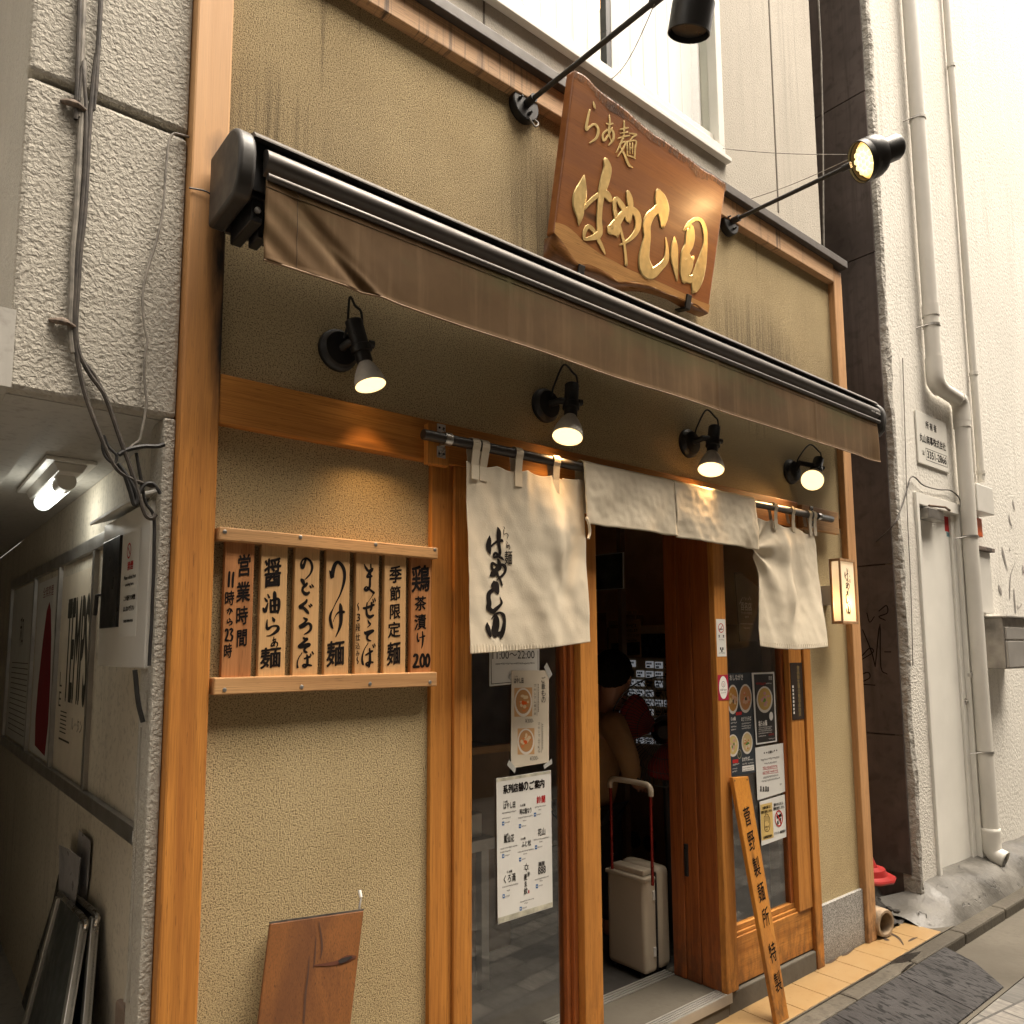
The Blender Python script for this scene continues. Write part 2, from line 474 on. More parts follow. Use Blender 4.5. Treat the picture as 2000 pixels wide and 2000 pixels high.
M['white_rough'] = roughwall('cream_coarse_paint', (.60, .57, .51), (.74, .70, .63), 75, .012, dirt=(.22, .2, .16), amount=.4, strength=1.0)
M['upper_wall'] = roughwall('beige_sprayed_tile', (.44, .40, .335), (.55, .505, .43), 120, .005, dirt=(.20, .175, .14), amount=.5, strength=.7)
M['mortar'] = roughwall('broken_grey_mortar', (.22, .205, .18), (.58, .55, .49), 28, .03, dirt=(.07, .06, .05), amount=.5, strength=1.0)
M['passage'] = roughwall('stained_passage_plaster', (.50, .455, .375), (.64, .59, .49), 50, .002, dirt=(.08, .07, .055), amount=.45, strength=.4)
M['soffit'] = roughwall('painted_soffit', (.36, .345, .315), (.46, .44, .40), 40, .002, amount=.25, strength=.3)
M['concrete'] = roughwall('smooth_concrete', (.065, .056, .042), (.13, .115, .092), 30, .003, dirt=(.07, .06, .045), amount=.55, strength=.5)
M['plinth'] = roughwall('trowelled_cement', (.10, .095, .083), (.25, .235, .21), 18, .012, dirt=(.035, .03, .025), amount=.75, strength=.9, streak=False)
M['kerbstone'] = roughwall('wet_kerb_concrete', (.045, .038, .028), (.115, .10, .077), 55, .004, dirt=(.02, .017, .013), amount=.6, strength=.7, streak=True)
M['dark_wall'] = roughwall('sooty_cement_board', (.045, .034, .029), (.15, .12, .108), 14, .002, dirt=(.02, .014, .012), amount=.8, strength=.3)
M['rubble'] = roughwall('wet_dark_rubble', (.02, .018, .016), (.09, .08, .07), 25, .03, dirt=(.008, .008, .008), amount=.5, strength=1.0)
M['road'] = roughwall('asphalt', (.05, .046, .04), (.09, .083, .072), 130, .003, dirt=(.03, .03, .03), amount=.3, strength=.6, streak=False)
M['granite'] = None
def granite():
    t = NT('grey_granite'); v = t.geo()
    a = t.noise(v, 230, 2, .5); b = t.noise(v, 2.5, 3)
    c = t.ramp(a, [(.36, (.06, .055, .05)), (.46, (.27, .26, .24)), (.58, (.36, .345, .32)), (.68, (.55, .53, .5))])
    s = t.sep(t.n("NewGeometry").outputs["Position"])
    low = t.n("MapRange"); low.inputs[1].default_value = .12; low.inputs[2].default_value = 0; t.l(s[2], low.inputs[0])
    c = t.mix(t.math('MULTIPLY', t.math('MULTIPLY', low.outputs[0], t.ramp(b, [(.35, .3), (.6, 1)])), .6), c, (.06, .045, .03))
    t.bump(a, .2, .001)
    return t.set(c, .55)
M['granite'] = granite()
def rubber():
    t = NT('black_grip_rubber'); v = t.geo((75, 21, 30)); f = t.noise(v, 1, 2, .5); b = t.noise(t.geo(), 5, 4, .6)
    c = t.ramp(b, [(.3, (.026, .024, .024)), (.7, (.052, .049, .049))])
    c = t.mix(t.math('MULTIPLY', t.ramp(f, [(.55, 0), (.60, 1)]), .9), c, (.002, .002, .002))
    t.bump(f, .9, .006)
    return t.set(c, t.ramp(b, [(.3, .45), (.7, .7)]), 0, Specular_IOR_Level=.2)
M['rubber'] = rubber()
def cement():
    t = NT('trowelled_cement'); v = t.geo(); b = t.noise(v, 3.2, 5, .65); f = t.noise(v, 60, 4, .6); w = t.noise(v, 9, 4, .6)
    c = t.ramp(b, [(.3, (.05, .047, .04)), (.5, (.105, .098, .085)), (.72, (.18, .17, .15))])
    vo = t.n("TexVoronoi", feature='DISTANCE_TO_EDGE'); vo.inputs["Scale"].default_value = 3.1
    ds = t.n("VectorMath", operation='ADD'); t.l(v, ds.inputs[0]); nz = t.n("TexNoise"); nz.inputs["Scale"].default_value = 7; t.l(v, nz.inputs["Vector"])
    sc2 = t.n("VectorMath", operation='SCALE'); sc2.inputs["Scale"].default_value = .35; t.l(nz.outputs["Color"], sc2.inputs[0]); t.l(sc2.outputs[0], ds.inputs[1]); t.l(ds.outputs[0], vo.inputs["Vector"])
    cr = t.math('MULTIPLY', t.ramp(vo.outputs["Distance"], [(.004, 1), (.016, 0)]), t.ramp(w, [(.54, 0), (.64, 1)]))
    c = t.mix(cr, c, (.012, .011, .010))
    c = t.mix(t.math('MULTIPLY', t.ramp(w, [(.56, 0), (.7, 1)]), .6), c, (.05, .046, .04))
    t.bump(t.math('SUBTRACT', t.math('ADD', t.math('MULTIPLY', f, .35), w), cr), .6, .012)
    return t.set(c, t.ramp(b, [(.35, .38), (.65, .7)]))
M['plinth'] = cement()
def paving():
    t = NT('interlocking_paving'); br = t.n("TexBrick")
    v = t.geo((1, 1, 1))
    mp = t.n("Mapping"); mp.inputs["Rotation"].default_value = (0, 0, R(8)); t.l(v, mp.inputs[0])
    t.l(mp.outputs[0], br.inputs["Vector"])
    br.inputs["Scale"].default_value = 1; br.inputs["Brick Width"].default_value = .24; br.inputs["Row Height"].default_value = .12
    br.inputs["Mortar Size"].default_value = .006; br.inputs["Bias"].default_value = -.1
    br.inputs["Color1"].default_value = (.26, .24, .21, 1); br.inputs["Color2"].default_value = (.045, .045, .043, 1); br.inputs["Mortar"].default_value = (.05, .045, .04, 1)
    n = t.noise(v, 35, 4, .7); st = t.noise(t.geo((60, 7, 1)), 1, 3, .6)
    c = t.mix(t.math('MULTIPLY', t.ramp(n, [(.4, 1), (.6, 0)]), .35), br.outputs["Color"], (.10, .095, .085))
    c = t.mix(t.math('MULTIPLY', t.ramp(st, [(.42, 1), (.56, 0)]), .45), c, (.06, .058, .055))
    t.bump(n, .4, .003)
    return t.set(c, .6)
M['paving'] = paving()
def tiles():
    t = NT('ochre_floor_tile'); v = t.geo(); n = t.noise(v, 9, 4, .65); m = t.noise(v, 55, 3)
    c = t.ramp(n, [(.3, (.27, .165, .068)), (.7, (.335, .22, .10))])
    s = t.sep(t.n("NewGeometry").outputs["Position"])
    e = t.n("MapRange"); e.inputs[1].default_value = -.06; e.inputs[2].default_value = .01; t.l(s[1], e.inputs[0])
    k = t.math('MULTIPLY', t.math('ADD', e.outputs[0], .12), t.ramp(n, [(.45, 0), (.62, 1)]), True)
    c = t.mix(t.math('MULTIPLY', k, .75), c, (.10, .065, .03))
    c = t.mix(t.math('MULTIPLY', t.ramp(m, [(.30, 1), (.36, 0)]), .5), c, (.16, .09, .04))
    return t.set(c, .38)
M['tile'] = tiles()
def canvas():
    t = NT('faded_brown_canvas'); v = t.geo(); n = t.noise(v, 2.4, 5, .65); st = t.noise(t.geo((28, 10, 1.6)), 1, 4, .65); w = t.noise(v, 700, 1)
    c = t.ramp(n, [(.3, (.062, .033, .011)), (.7, (.110, .063, .025))])
    c = t.mix(t.math('MULTIPLY', t.ramp(st, [(.5, 0), (.7, 1)]), .35), c, (.16, .10, .05))
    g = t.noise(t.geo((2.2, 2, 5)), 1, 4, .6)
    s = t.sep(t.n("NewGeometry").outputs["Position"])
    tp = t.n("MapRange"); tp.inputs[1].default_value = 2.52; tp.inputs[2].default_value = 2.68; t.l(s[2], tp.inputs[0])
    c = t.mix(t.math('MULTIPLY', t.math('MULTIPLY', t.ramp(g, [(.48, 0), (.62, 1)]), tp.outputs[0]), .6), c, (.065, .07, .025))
    t.bump(w, .15, .001)
    return t.set(c, .85, 0, Specular_IOR_Level=.2)
M['canvas'] = canvas()
def linen():
    t = NT('natural_cotton_cloth'); v = t.geo(); n = t.noise(v, 5, 4, .6); w = t.noise(t.geo((500, 500, 140)), 1, 2); w2 = t.noise(t.geo((140, 500, 500)), 1, 2)
    c = t.ramp(n, [(.3, (.66, .58, .45)), (.7, (.75, .67, .53))])
    h = t.math('ADD', t.math('ADD', w, w2), t.math('MULTIPLY', t.noise(v, 40, 4, .6, .6), .8))
    t.bump(h, .22, .003)
    m = t.set(c, .9, 0, Specular_IOR_Level=.15)
    tr = t.n("BsdfTranslucent"); t.l(c, tr.inputs[0])
    mx = t.n("MixShader"); mx.inputs[0].default_value = .22
    out = t.t.nodes["Material Output"]
    t.l(t.b.outputs[0], mx.inputs[1]); t.l(tr.outputs[0], mx.inputs[2]); t.l(mx.outputs[0], out.inputs[0])
    return m
M['linen'] = linen()
def glass(name, tint=(.97, .98, .97), rough=.0, ior=1.5, base=.02):
    t = NT(name); out = t.t.nodes["Material Output"]
    tr = t.n("BsdfTransparent"); tr.inputs[0].default_value = tint+(1,)
    gl = t.n("BsdfGlossy"); gl.inputs["Roughness"].default_value = rough
    g = t.n("NewGeometry"); dt = t.n("VectorMath", operation='DOT_PRODUCT'); t.l(g.outputs["Incoming"], dt.inputs[0]); t.l(g.outputs["Normal"], dt.inputs[1])
    k = t.math('POWER', t.math('SUBTRACT', 1, t.math('ABSOLUTE', dt.outputs["Value"]), True), 5)
    mx = t.n("MixShader"); t.l(t.math('ADD', t.math('MULTIPLY', k, .9), .075+base), mx.inputs[0])
    t.l(tr.outputs[0], mx.inputs[1]); t.l(gl.outputs[0], mx.inputs[2]); t.l(mx.outputs[0], out.inputs[0])
    return t.m
M['glass'] = glass('window_glass')
M['blackmetal'] = plain('black_painted_metal', (.018, .017, .016), .45)
M['cassette'] = plain('dark_bronze_aluminium', (.11, .098, .09), .5, .45, .1, 5)
M['capgrey'] = plain('dark_grey_powder_coat', (.035, .032, .029), .5)
M['steel'] = plain('stainless_steel', (.55, .53, .50), .28, 1.0)
M['steel_dull'] = plain('dull_steel', (.42, .40, .37), .42, .9)
M['gold'] = plain('gold_leaf', (.88, .66, .29), .42, .6, .08, 30, bump=.06)
M['ink'] = ink('black_ink', (.010, .007, .006))
M['inkgrey'] = ink('grey_ink', (.09, .085, .08))
M['inkred'] = ink('red_ink', (.42, .03, .03))
M['inkblue'] = ink('blue_ink', (.03, .12, .32))
M['inkwhite'] = ink('white_ink', (.72, .70, .66))
M['inkbrown'] = ink('brown_ink', (.16, .07, .03))
M['paper'] = plain('white_paper', (.66, .65, .61), .7, var=.04)
M['cream_paper'] = plain('cream_paper', (.60, .53, .42), .7, var=.06)
M['yellow_paper'] = plain('ochre_paper', (.60, .42, .14), .7, var=.05)
M['dark_paper'] = plain('navy_print', (.022, .03, .04), .5, var=.1)
M['black_paper'] = plain('black_print', (.018, .016, .015), .45, var=.1)
M['red_print'] = ink('crimson_print', (.36, .02, .05), .5)
M['tape'] = plain('clear_tape', (.42, .42, .39), .35, var=.1)
M['white_paint'] = plain('white_painted_steel', (.74, .72, .66), .4, var=.05, scale=3)
M['pvc'] = plain('grey_pvc', (.60, .575, .52), .4, var=.06, scale=3)
M['box_paint'] = plain('off_white_enamel', (.62, .60, .55), .38, var=.06, scale=3)
M['dark_plastic'] = plain('dark_plastic', (.02, .02, .021), .35)
M['cable'] = plain('weathered_cable', (.055, .045, .036), .7, var=.4, scale=30)
M['cable_black'] = plain('black_cable', (.015, .014, .013), .5)
M['cable_grey'] = plain('grey_wire', (.22, .20, .17), .7, var=.3, scale=25)
M['ceramic'] = plain('white_lamp_glass', (.66, .62, .55), .35, var=.08, scale=40)
M['clay'] = plain('stained_clay_pipe', (.34, .25, .16), .7, var=.35, scale=18)
M['red_plastic'] = plain('red_plastic', (.28, .018, .016), .4, var=.15)
M['orange'] = plain('orange_plastic', (.75, .13, .02), .4)
M['skin'] = plain('skin', (.42, .22, .14), .5, var=.05)
M['hair'] = plain('black_hair', (.010, .008, .007), .85, var=.4, scale=60, Specular_IOR_Level=.1)
M['shirt'] = plain('brown_cotton', (.30, .17, .075), .85, var=.12, scale=10)
M['trousers'] = plain('dark_cloth', (.02, .019, .02), .8)
M['case'] = plain('beige_suitcase_shell', (.48, .41, .31), .45, var=.05, scale=4)
M['interior'] = plain('dark_interior_panel', (.26, .17, .10), .6, var=.2, scale=3)
M['interior_wall'] = plain('interior_plaster', (.70, .48, .28), .8, var=.15, scale=4)
M['interior_floor'] = plain('interior_floor_tile', (.03, .026, .022), .75, var=.2, scale=6)
M['beige_panel'] = plain('beige_machine_panel', (.36, .27, .16), .5)
M['button'] = plain('button_label', (.62, .60, .55), .4, var=.2, scale=60)
M['screen'] = plain('navy_screen', (.012, .017, .03), .25)
M['aluminium'] = plain('aged_aluminium', (.40, .385, .35), .4, .6, .12, 6)
M['chalk'] = plain('dark_sheet', (.05, .055, .052), .5)
M['blind'] = plain('white_blind', (.84, .86, .80), .7, var=.05, scale=2)
# ================================================================== GROUND
zR = -.062
struct('road', MB().box(-200, 200, -200, 200, -.6, zR-.006), M['road'])
struct('paving', MB().box(-25, 60, -4.4, -.62, -.2, zR), M['paving'])
struct('gutter', MB().box(-25, 60, -.617, -.286, -.2, zR+.002), M['concrete'])
kb = MB()
x = -8.0
while x < 30:
    kb.box(x, x+.594, -.29, -.205, -.2, -.002); x += .6
struct('kerb', kb, M['kerbstone'], bevel=.012)
tp = MB()
x = 4.515
while x > -2:
    tp.box(x-.196, x, -.2, .012, -.05, .001); x -= .2
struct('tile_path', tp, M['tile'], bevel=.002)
struct('tile_bed', MB().box(-3, 4.53, -.204, .05, -.3, -.003), M['kerbstone'])

def ramp(x0, x1, label, end=False):
    y0, y1, z0, z1 = -.293, -.60, -.001, -.052
    mb = MB()
    if not end: out = [(x0, y0), (x1, y0), (x1, y1), (x0, y1)]
    else: out = [(x0, y0), (x1, y0), (x1-.03, -.44), (x1-.16, y1), (x0, y1)]
    zz = lambda y: z0+(z1-z0)*(y-y0)/(y1-y0)
    n = len(out)
    mb.add([(a, b, zz(b)) for a, b in out]+[(a, b, zR) for a, b in out],
           [tuple(range(n))]+[tuple(range(n, 2*n))[::-1]]+[(i, (i+1) % n, n+(i+1) % n, n+i) for i in range(n)])
    o = single('kerb_ramp', label, 'kerb ramp', mb, M['rubber'], 'black ramps along the kerb', bevel=.005)
    return o
ramp(3.80, 4.32, 'black rubber kerb ramp with clipped far corner, farthest of the row', True)
ramp(3.195, 3.795, 'black rubber kerb ramp, middle piece of the row in the gutter')
ramp(2.59, 3.19, 'black rubber kerb ramp cut off by the bottom edge of the photo')
mb = MB(); q = [PZ(1985, 1720, zR+.004), PZ(2060, 1690, zR+.004), PZ(2075, 1716, zR+.004), PZ(2000, 1745, zR+.004)]
mb.poly(q); struct('road_marking', mb, plain('yellow_road_paint', (.55, .43, .06), .7, bump=.3))

# ================================================================== SHOP FRONT
YF = -.035
shop = thing('ramen_shop', 'ramen shop front of ochre render framed in amber wooden posts and beams', 'building', (2.35, .1, 0))
XP0, XP1 = .557, .655
XR0, XR1 = 4.05, 4.143
zB0, zB1 = 2.113, 2.248
zT0, zT1, zT2 = PY(1099, 232, YF).z, PY(1105, 187, YF).z, PY(1107, 168, YF).z
XJ0, XJ1, XJ2 = PY(842, 1300, -.02).x, PY(887, 1300, -.03).x, PY(922, 1300, -.03).x
XD0, XD1 = PY(1134, 1300, YF).x, PY(1171.5, 1500, YF).x          # post at the left of the doorway
XQ0, XQ1 = 2.81, 2.895                                            # pillar at the right of the doorway
XW0, XW1 = PY(1541, 1300, -.02).x, PY(1566, 1300, -.02).x
XJ3, XJ4 = PY(1568, 1300, -.03).x, PY(1584, 1300, -.03).x
w = MB()
w.box(XP1-.02, XR0+.02, 0, .12, zB1-.03, zT1)
w.box(XP1-.02, XJ0+.02, 0, .12, 0.0, zB0+.05)
w.box(XJ4-.01, XR0+.02, 0, .12, .268, zB0+.05)
build('rendered_wall', w, M['stucco'], shop)
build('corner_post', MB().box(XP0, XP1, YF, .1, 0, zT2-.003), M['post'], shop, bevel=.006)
build('corner_post', MB().box(XR0, XR1, YF, .1, .0, zT1-.02), M['pale_z'], shop, bevel=.005)
build('top_beam', MB().box(XP1, XR0, YF-.002, .1, zT0, zT1), M['pale_x'], shop, bevel=.004)
build('roof_flashing', MB().box(XP1+.002, XR1+.02, YF-.03, .12, zT1+.001, zT2), plain('brown_grey_flashing', (.085, .07, .058), .55), shop, bevel=.003)
build('lintel_beam', MB().box(XP1, PY(1560, 990, YF).x, YF+.004, .11, zB0, zB1), M['amber_x'], shop, bevel=.004)
build('door_jamb', MB().box(XJ0, XJ1, -.018, .12, 0, zB0), M['amber_z'], shop, bevel=.003)
build('door_jamb', MB().box(XJ1+.001, XJ2, -.03, .10, 0, zB0), M['amber_z'], shop, bevel=.003)
build('door_post', MB().box(XD0, XD1, YF, .10, .0, zB0), M['amber_z'], shop, bevel=.004)
pl = build('door_pillar', MB().box(XQ0+.002, XQ1, YF, -.005, .09, zB0), M['amber_z'], shop, bevel=.004)
build('door_pillar', MB().box(XQ0+.004, XQ1-.01, -.004, .09, .09, zB0), M['red_z'], shop, bevel=.003)
build('door_pillar', MB().box(XQ0, XQ1-.01, .092, .165, .09, zB0), M['red_z'], shop, bevel=.003)
sd = build('sliding_door', MB().box(XQ0-.004, XQ1-.02, .167, .235, .09, zB0), M['red_z'], shop, bevel=.004)
hp = [PX(1336, 1648, XQ0-.006), PX(1342, 1712, XQ0-.006)]
build('door_pull', MB().box(XQ0-.008, XQ0+.01, hp[0].y-.017, hp[0].y+.002, hp[1].z, hp[0].z), M['blackmetal'], sd, bevel=.002)
build('door_pull_recess', MB().box(XQ0-.0095, XQ0-.0075, hp[0].y-.012, hp[0].y-.003, hp[1].z+.012, hp[0].z-.012), M['dark_plastic'], sd)
# left shop window
zw0 = .16
fl = MB()
fl.box(XJ2, XD0-.02, .006, .062, .0, .12).box(XJ2, XD0-.02, -.004, .05, .12, zw0)
build('window_sill', fl, M['amber_x'], shop, bevel=.004)
sw = build('window_frame', MB().box(XD0-.022, XD0-.001, -.004, .06, zw0, zB0).box(XD0-.04, XD0-.0225, .012, .055, zw0, zB0).box(XJ2+.001, XJ2+.012, .012, .055, zw0, zB0), M['red_z'], shop, bevel=.002)
build('window_pane', MB().box(XJ2+.012, XD0-.04, .030, .034, zw0, zB0), M['glass'], sw)
# right shop window
zs = .30
zc = .285
wf = MB().box(XQ1, XW1, -.012, .03, .092, zc).box(XQ1, XW0, -.004, .03, zc, zc+.016).box(XQ1, XW0, .004, .03, zc+.016, zc+.04)
build('window_sill', wf, M['amber_x'], shop, bevel=.003)
sr = build('window_frame', MB().box(XW0, XW1, -.02, .035, zc-.0, zB0), M['amber_z'], shop, bevel=.003)
build('window_stile', MB().box(XW0-.03, XW0-.001, .006, .034, zc+.04, zB0), M['red_z'], sr, bevel=.002)
build('window_pane', MB().box(XQ1, XW0-.03, .016, .020, zc+.04, zB0), M['glass'], sr)
build('door_jamb', MB().box(XW1+.001, XJ3+.012, -.012, .05, .09, zB0), M['red_z'], shop)
build('door_jamb', MB().box(XJ3+.012, XJ4, -.03, .10, .0, zB0), M['amber_z'], shop, bevel=.004)
build('granite_panel', MB().box(XJ4+.001, XR0-.001, -.016, .1, .0, .27), M['granite'], shop, bevel=.003)
# step and tracks
build('step', MB().box(XD1, XQ0+.02, -.028, .30, -.05, .088).box(XQ0+.02, XJ3+.01, -.026, .3, -.05, .086), M['concrete'], shop, bevel=.006)
nz = MB().box(XD1, XQ0+.035, -.035, -.030, .052, .09)
for k in range(5): nz.box(XD1, XQ0+.035, -.034+k*.012, -.026+k*.012, .0885, .0925)
build('step_nosing', nz, M['aluminium'], shop)
tk = MB()
for k in range(4): tk.box(XD1, XQ0, .232+k*.016, .241+k*.016, .0885, .093)
build('door_track', tk, M['aluminium'], shop)
# the room behind
build('interior_floor', MB().box(.72, 4.1, .3, 4.2, -.05, .07), M['interior_floor'], shop)
rm = MB().box(.72, .78, .12, 4.2, .07, 2.6).box(4.06, 4.12, .12, 4.2, .07, 2.6).box(.78, 4.06, 4.1, 4.2, .07, 2.6)
build('interior_wall', rm, M['interior_wall'], shop)
build('interior_ceiling', MB().box(.66, 4.12, .121, 4.2, 2.6, 2.66), M['interior'], shop)

# ================================================================== UPPER STOREY
up = thing('upper_storey', 'beige sprayed upper storey with white window above the wooden shop front', 'building', (2.35, 2, 3.8))
YU = .075
XU1 = 4.146
wx0, wx1 = 1.15, PY(1405, 150, YU).x
wz0, wz1 = PY(1300, 236, YU).z, 5.6
uw = MB()
uw.box(.56, XU1, YU, 5, zT1-.3, wz0).box(.56, wx0, YU, 5, wz0, wz1).box(wx1, XU1, YU, 5, wz0, wz1).box(.56, XU1, YU, 5, wz1, 10.5)
upw = build('wall', uw, M['upper_wall'], up)
gr = MB()
for px_, py_ in ((1501, 0),):
    gx = PY(px_+3, 60, YU).x
    gr.box(gx-.005, gx+.005, YU-.003, YU+.01, 3.9, 10)
gx = PY(945, 60, YU).x
gr.box(gx-.004, gx+.004, YU-.003, YU+.01, zT2, wz0-.01)
build('joint', gr, plain('dark_joint', (.13, .11, .085), .9), up)
fr = MB()
t_ = .05
fr.box(wx0, wx1, YU-.02, YU+.08, wz0, wz0+.055).box(wx0, wx1, YU-.02, YU+.08, wz1-.05, wz1)
fr.box(wx1-.05, wx1, YU-.018, YU+.08, wz0+.055, wz1-.05).box(wx0, wx0+.05, YU-.018, YU+.08, wz0+.055, wz1-.05)
uf = build('window_frame', fr, M['white_paint'], up, bevel=.004)
xs = PY(1200, 140, YU+.03).x
build('window_stile', MB().box(xs-.035, xs+.02, YU+.012, YU+.05, wz0+.055, wz1-.05), M['white_paint'], uf, bevel=.003)
build('window_gasket', MB().box(xs-.065, xs-.036, YU+.015, YU+.05, wz0+.055, wz1-.05), M['dark_plastic'], uf)
build('window_rail', MB().box(xs+.021, wx1-.05, YU+.012, YU+.05, wz0+.056, wz0+.12), M['white_paint'], uf, bevel=.003)
build('window_pane', MB().box(wx0+.05, wx1-.05, YU+.034, YU+.038, wz0+.056, wz1-.05), M['glass'], uf)
build('window_sill', MB().box(wx0-.03, wx1+.03, YU-.035, YU-.002, wz0-.02, wz0+.003), M['white_paint'], up, bevel=.003)
bl = MB(); x = wx0+.03; k = 0
while x < wx1-.03:
    a = R(7 if k % 2 else 4)
    bl.obox((x+.05, YU+.17, (wz0+wz1)/2), Vector((math.cos(a), math.sin(a), 0))*.055, Vector((0, 0, (wz1-wz0)/2)), Vector((-math.sin(a), math.cos(a), 0))*.001)
    x += .1; k += 1
build('vertical_blind', bl, M['blind'], up)
pb = PY(1165, 8, YU+.09)
build('pendant_bulb', MB().ellipsoid(pb, .022, .022, .028), emit('warm_bulb', (1, .55, .28), 3), up, smooth=True)

# ================================================================== LEFT NEIGHBOUR
lb = thing('concrete_building', 'grey textured concrete building with dark covered passage at the left edge', 'building', (-.3, 1.5, 0))
XL = PY(54, 140, 0).x
zg = 2.893
build('fascia_panel', MB().box(XL, .5565, 0, .05, 2.112, zg-.008), M['tile_paint'], lb, bevel=.012)
build('fascia_panel', MB().box(XL, .5565, 0, .05, zg+.008, 7), M['tile_paint'], lb, bevel=.012)
build('beam_side', MB().box(XL+.008, .5555, .062, 4.5, 2.16, 7).box(XL+.02, .55, .03, .07, 2.2, 7), M['tile_paint'], lb)
soff = MB()
rx0 = .30
XPW = .60
soff.box(XL+.004, XPW, .052, .15, 2.114, 2.16)                       # rim behind the fascia
soff.box(-1.4, XL+.0095, .0, 4.5, 2.116, 2.3).box(XL+.004, rx0, .151, 4.5, 2.114, 2.16)
build('soffit', soff, M['soffit'], lb)
build('passage_ceiling', MB().box(rx0, XPW, .151, 4.5, 2.150, 2.159), M['soffit'], lb)
build('passage_wall', MB().box(XPW, .653, .102, 4.5, -.06, 2.149), M['passage'], lb)
build('pier', MB().box(.526, .5563, 0, .1, -.06, 2.111).box(.532, .599, .1005, .14, -.06, 2.111), M['tile_paint'], lb, bevel=.006)
build('passage_end', MB().box(-1.4, XPW, 4.3, 4.5, -.06, 2.18), M['passage'], lb)
build('passage_wall', MB().box(-1.5, -1.38, .0, 4.5, -.06, 2.18), M['passage'], lb)
build('sky_blocking_wall', MB().box(-40, -1.51, 0, 5, -.06, 9), M['tile_paint'], lb)  # unseen wall added to block low sky light from the left

# ================================================================== RIGHT NEIGHBOUR
wb = thing('white_building', 'tall cream white building with steel side door and soot dark flank', 'building', (7, 1, 0))
XA, XB = 4.711, 4.775
XE0, XE1 = 5.01, 5.742
zE0, zE1 = .125, 2.495
ww = MB()
ww.box(XB, XE0, 0, .3, -.05, zE1).box(XB, 45, 0, .3, zE1, 11).box(XE1, 45, 0, .3, -.05, zE1)  # long run out of view added to shut out low sky along the street
build('front_wall', ww, M['white_wall'], wb)
ww = MB()
ww.box(XB+.002, XE0, -.003, .002, -.05, zE1-.2)
build('coarse_band', ww, M['white_rough'], wb)
# broken corner strip
def corner(u, v):
    z = -.05+v*10; a = u
    n = noise.noise(Vector((u*2.5, z*2.3, 0)))*.018+noise.noise(Vector((u*9, z*9, 3)))*.009
    e = noise.noise(Vector((1.7, z*3.1, 7)))*.022
    if u < .34: return Vector((XA+.014-n*.2, .03-.05*u+.12*(.34-u), z))
    return Vector((XA+.012+e*(1-u)+(XB+.006-XA)*(u-.34)/.66, -.006-.012*math.sin((u-.34)/.66*3.1)+n, z))
build('corner_render', MB().grid(corner, 7, 260), M['mortar'], wb, smooth=True)
fk = MB()
zj = [.205, 1.0, 2.02, 2.93, 4.0, 5.1, 6.2, 7.4, 9, 11]
for a, b in zip(zj, zj[1:]):
    fk.box(XA, XA+.06, .02, 1.75, a+.004, b-.004).box(XA, XA+.06, 1.756, 4.5, a+.004, b-.004)
build('flank_panel', fk, M['dark_wall'], wb)
build('flank_backing', MB().box(XA+.02, XA+.08, .03, 4.5, -.05, 11), M['dark_wall'], wb)
build('gap_back', MB().box(XU1-.02, XA+.02, 3.2, 3.3, -.05, 11), M['dark_wall'], wb)
# door
build('door_frame', MB().box(XE0, XE0+.035, -.02, .1, zE0-.04, zE1-.002).box(XE1-.06, XE1, -.02, .1, zE0, zE1-.002).box(XE0+.035, XE1-.06, -.02, .1, zE1-.075, zE1-.002), M['white_paint'], wb, bevel=.003)
dr = build('door', MB().box(XE0+.037, XE1-.125, .028, .08, zE0+.03, zE1-.078), M['white_paint'], wb, bevel=.002)
build('door_stop', MB().box(XE1-.122, XE1-.061, .012, .08, zE0, zE1-.078), M['white_paint'], wb, bevel=.002)
build('threshold', MB().box(XE0+.035, XE1-.06, -.015, .1, zE0-.035, zE0+.012), M['steel_dull'], wb, bevel=.003)
kn = PY(1885, 1318, .02); build('door_knob', MB().lathe(kn+Vector((0, .01, 0)), (0, -1, 0), [(0, .035), (.006, .035), (.008, .013), (.03, .013), (.034, .028), (.06, .03), (.07, .022), (.071, 0)]), M['steel'], dr, smooth=True)
kn = PY(1884, 1370, .02); build('door_lock', MB().lathe(kn+Vector((0, .01, 0)), (0, -1, 0), [(0, .026), (.018, .024), (.02, .012), (.03, .012), (.031, 0)]), M['steel'], dr, smooth=True)
for py_ in (1155, 1244):
    kn = PY(1869 if py_ < 1200 else 1873, py_, .02)
    build('hinge', MB().lathe(kn+Vector((0, .01, -.02)), (0, 0, 1), [(0, .0), (0, .013), (.045, .013), (.045, 0)]), M['steel_dull'], dr, smooth=True)
cl = PY(1803, 1003, -.0)
build('door_closer', MB().box(cl.x-.03, cl.x+.21, -.045, .03, cl.z-.035, cl.z+.035), M['steel_dull'], dr, bevel=.006)
build('closer_arm', MB().tube([(cl.x+.02, -.03, cl.z+.05), (cl.x+.2, -.06, cl.z+.055), (cl.x+.38, -.02, cl.z+.06)], .007), plain('rusty_steel', (.12, .07, .04), .7), dr)
s0, s1 = PY(1845, 1008, .024), PY(1859, 1040, .024)
build('red_sticker', MB().box(s0.x, s1.x+.02, .0262, .0275, s1.z, s0.z), M['inkred'], dr)
s2 = PY(1860, 1050, .024)
lb2 = build('sticker_band', MB().box(s0.x+.02, s1.x+.024, .0262, .0275, s2.z, s1.z-.002), plain('pale_blue_print', (.25, .45, .5), .5), dr)
tx = MB(); text(tx, 'SEICN', ((s0.x+s1.x)/2+.022, .0258, (s1.z+s2.z)/2), .022, (s1.x-s0.x)*.9, bold=.01)
flat('sticker_lettering', tx, M['ink'], dr)
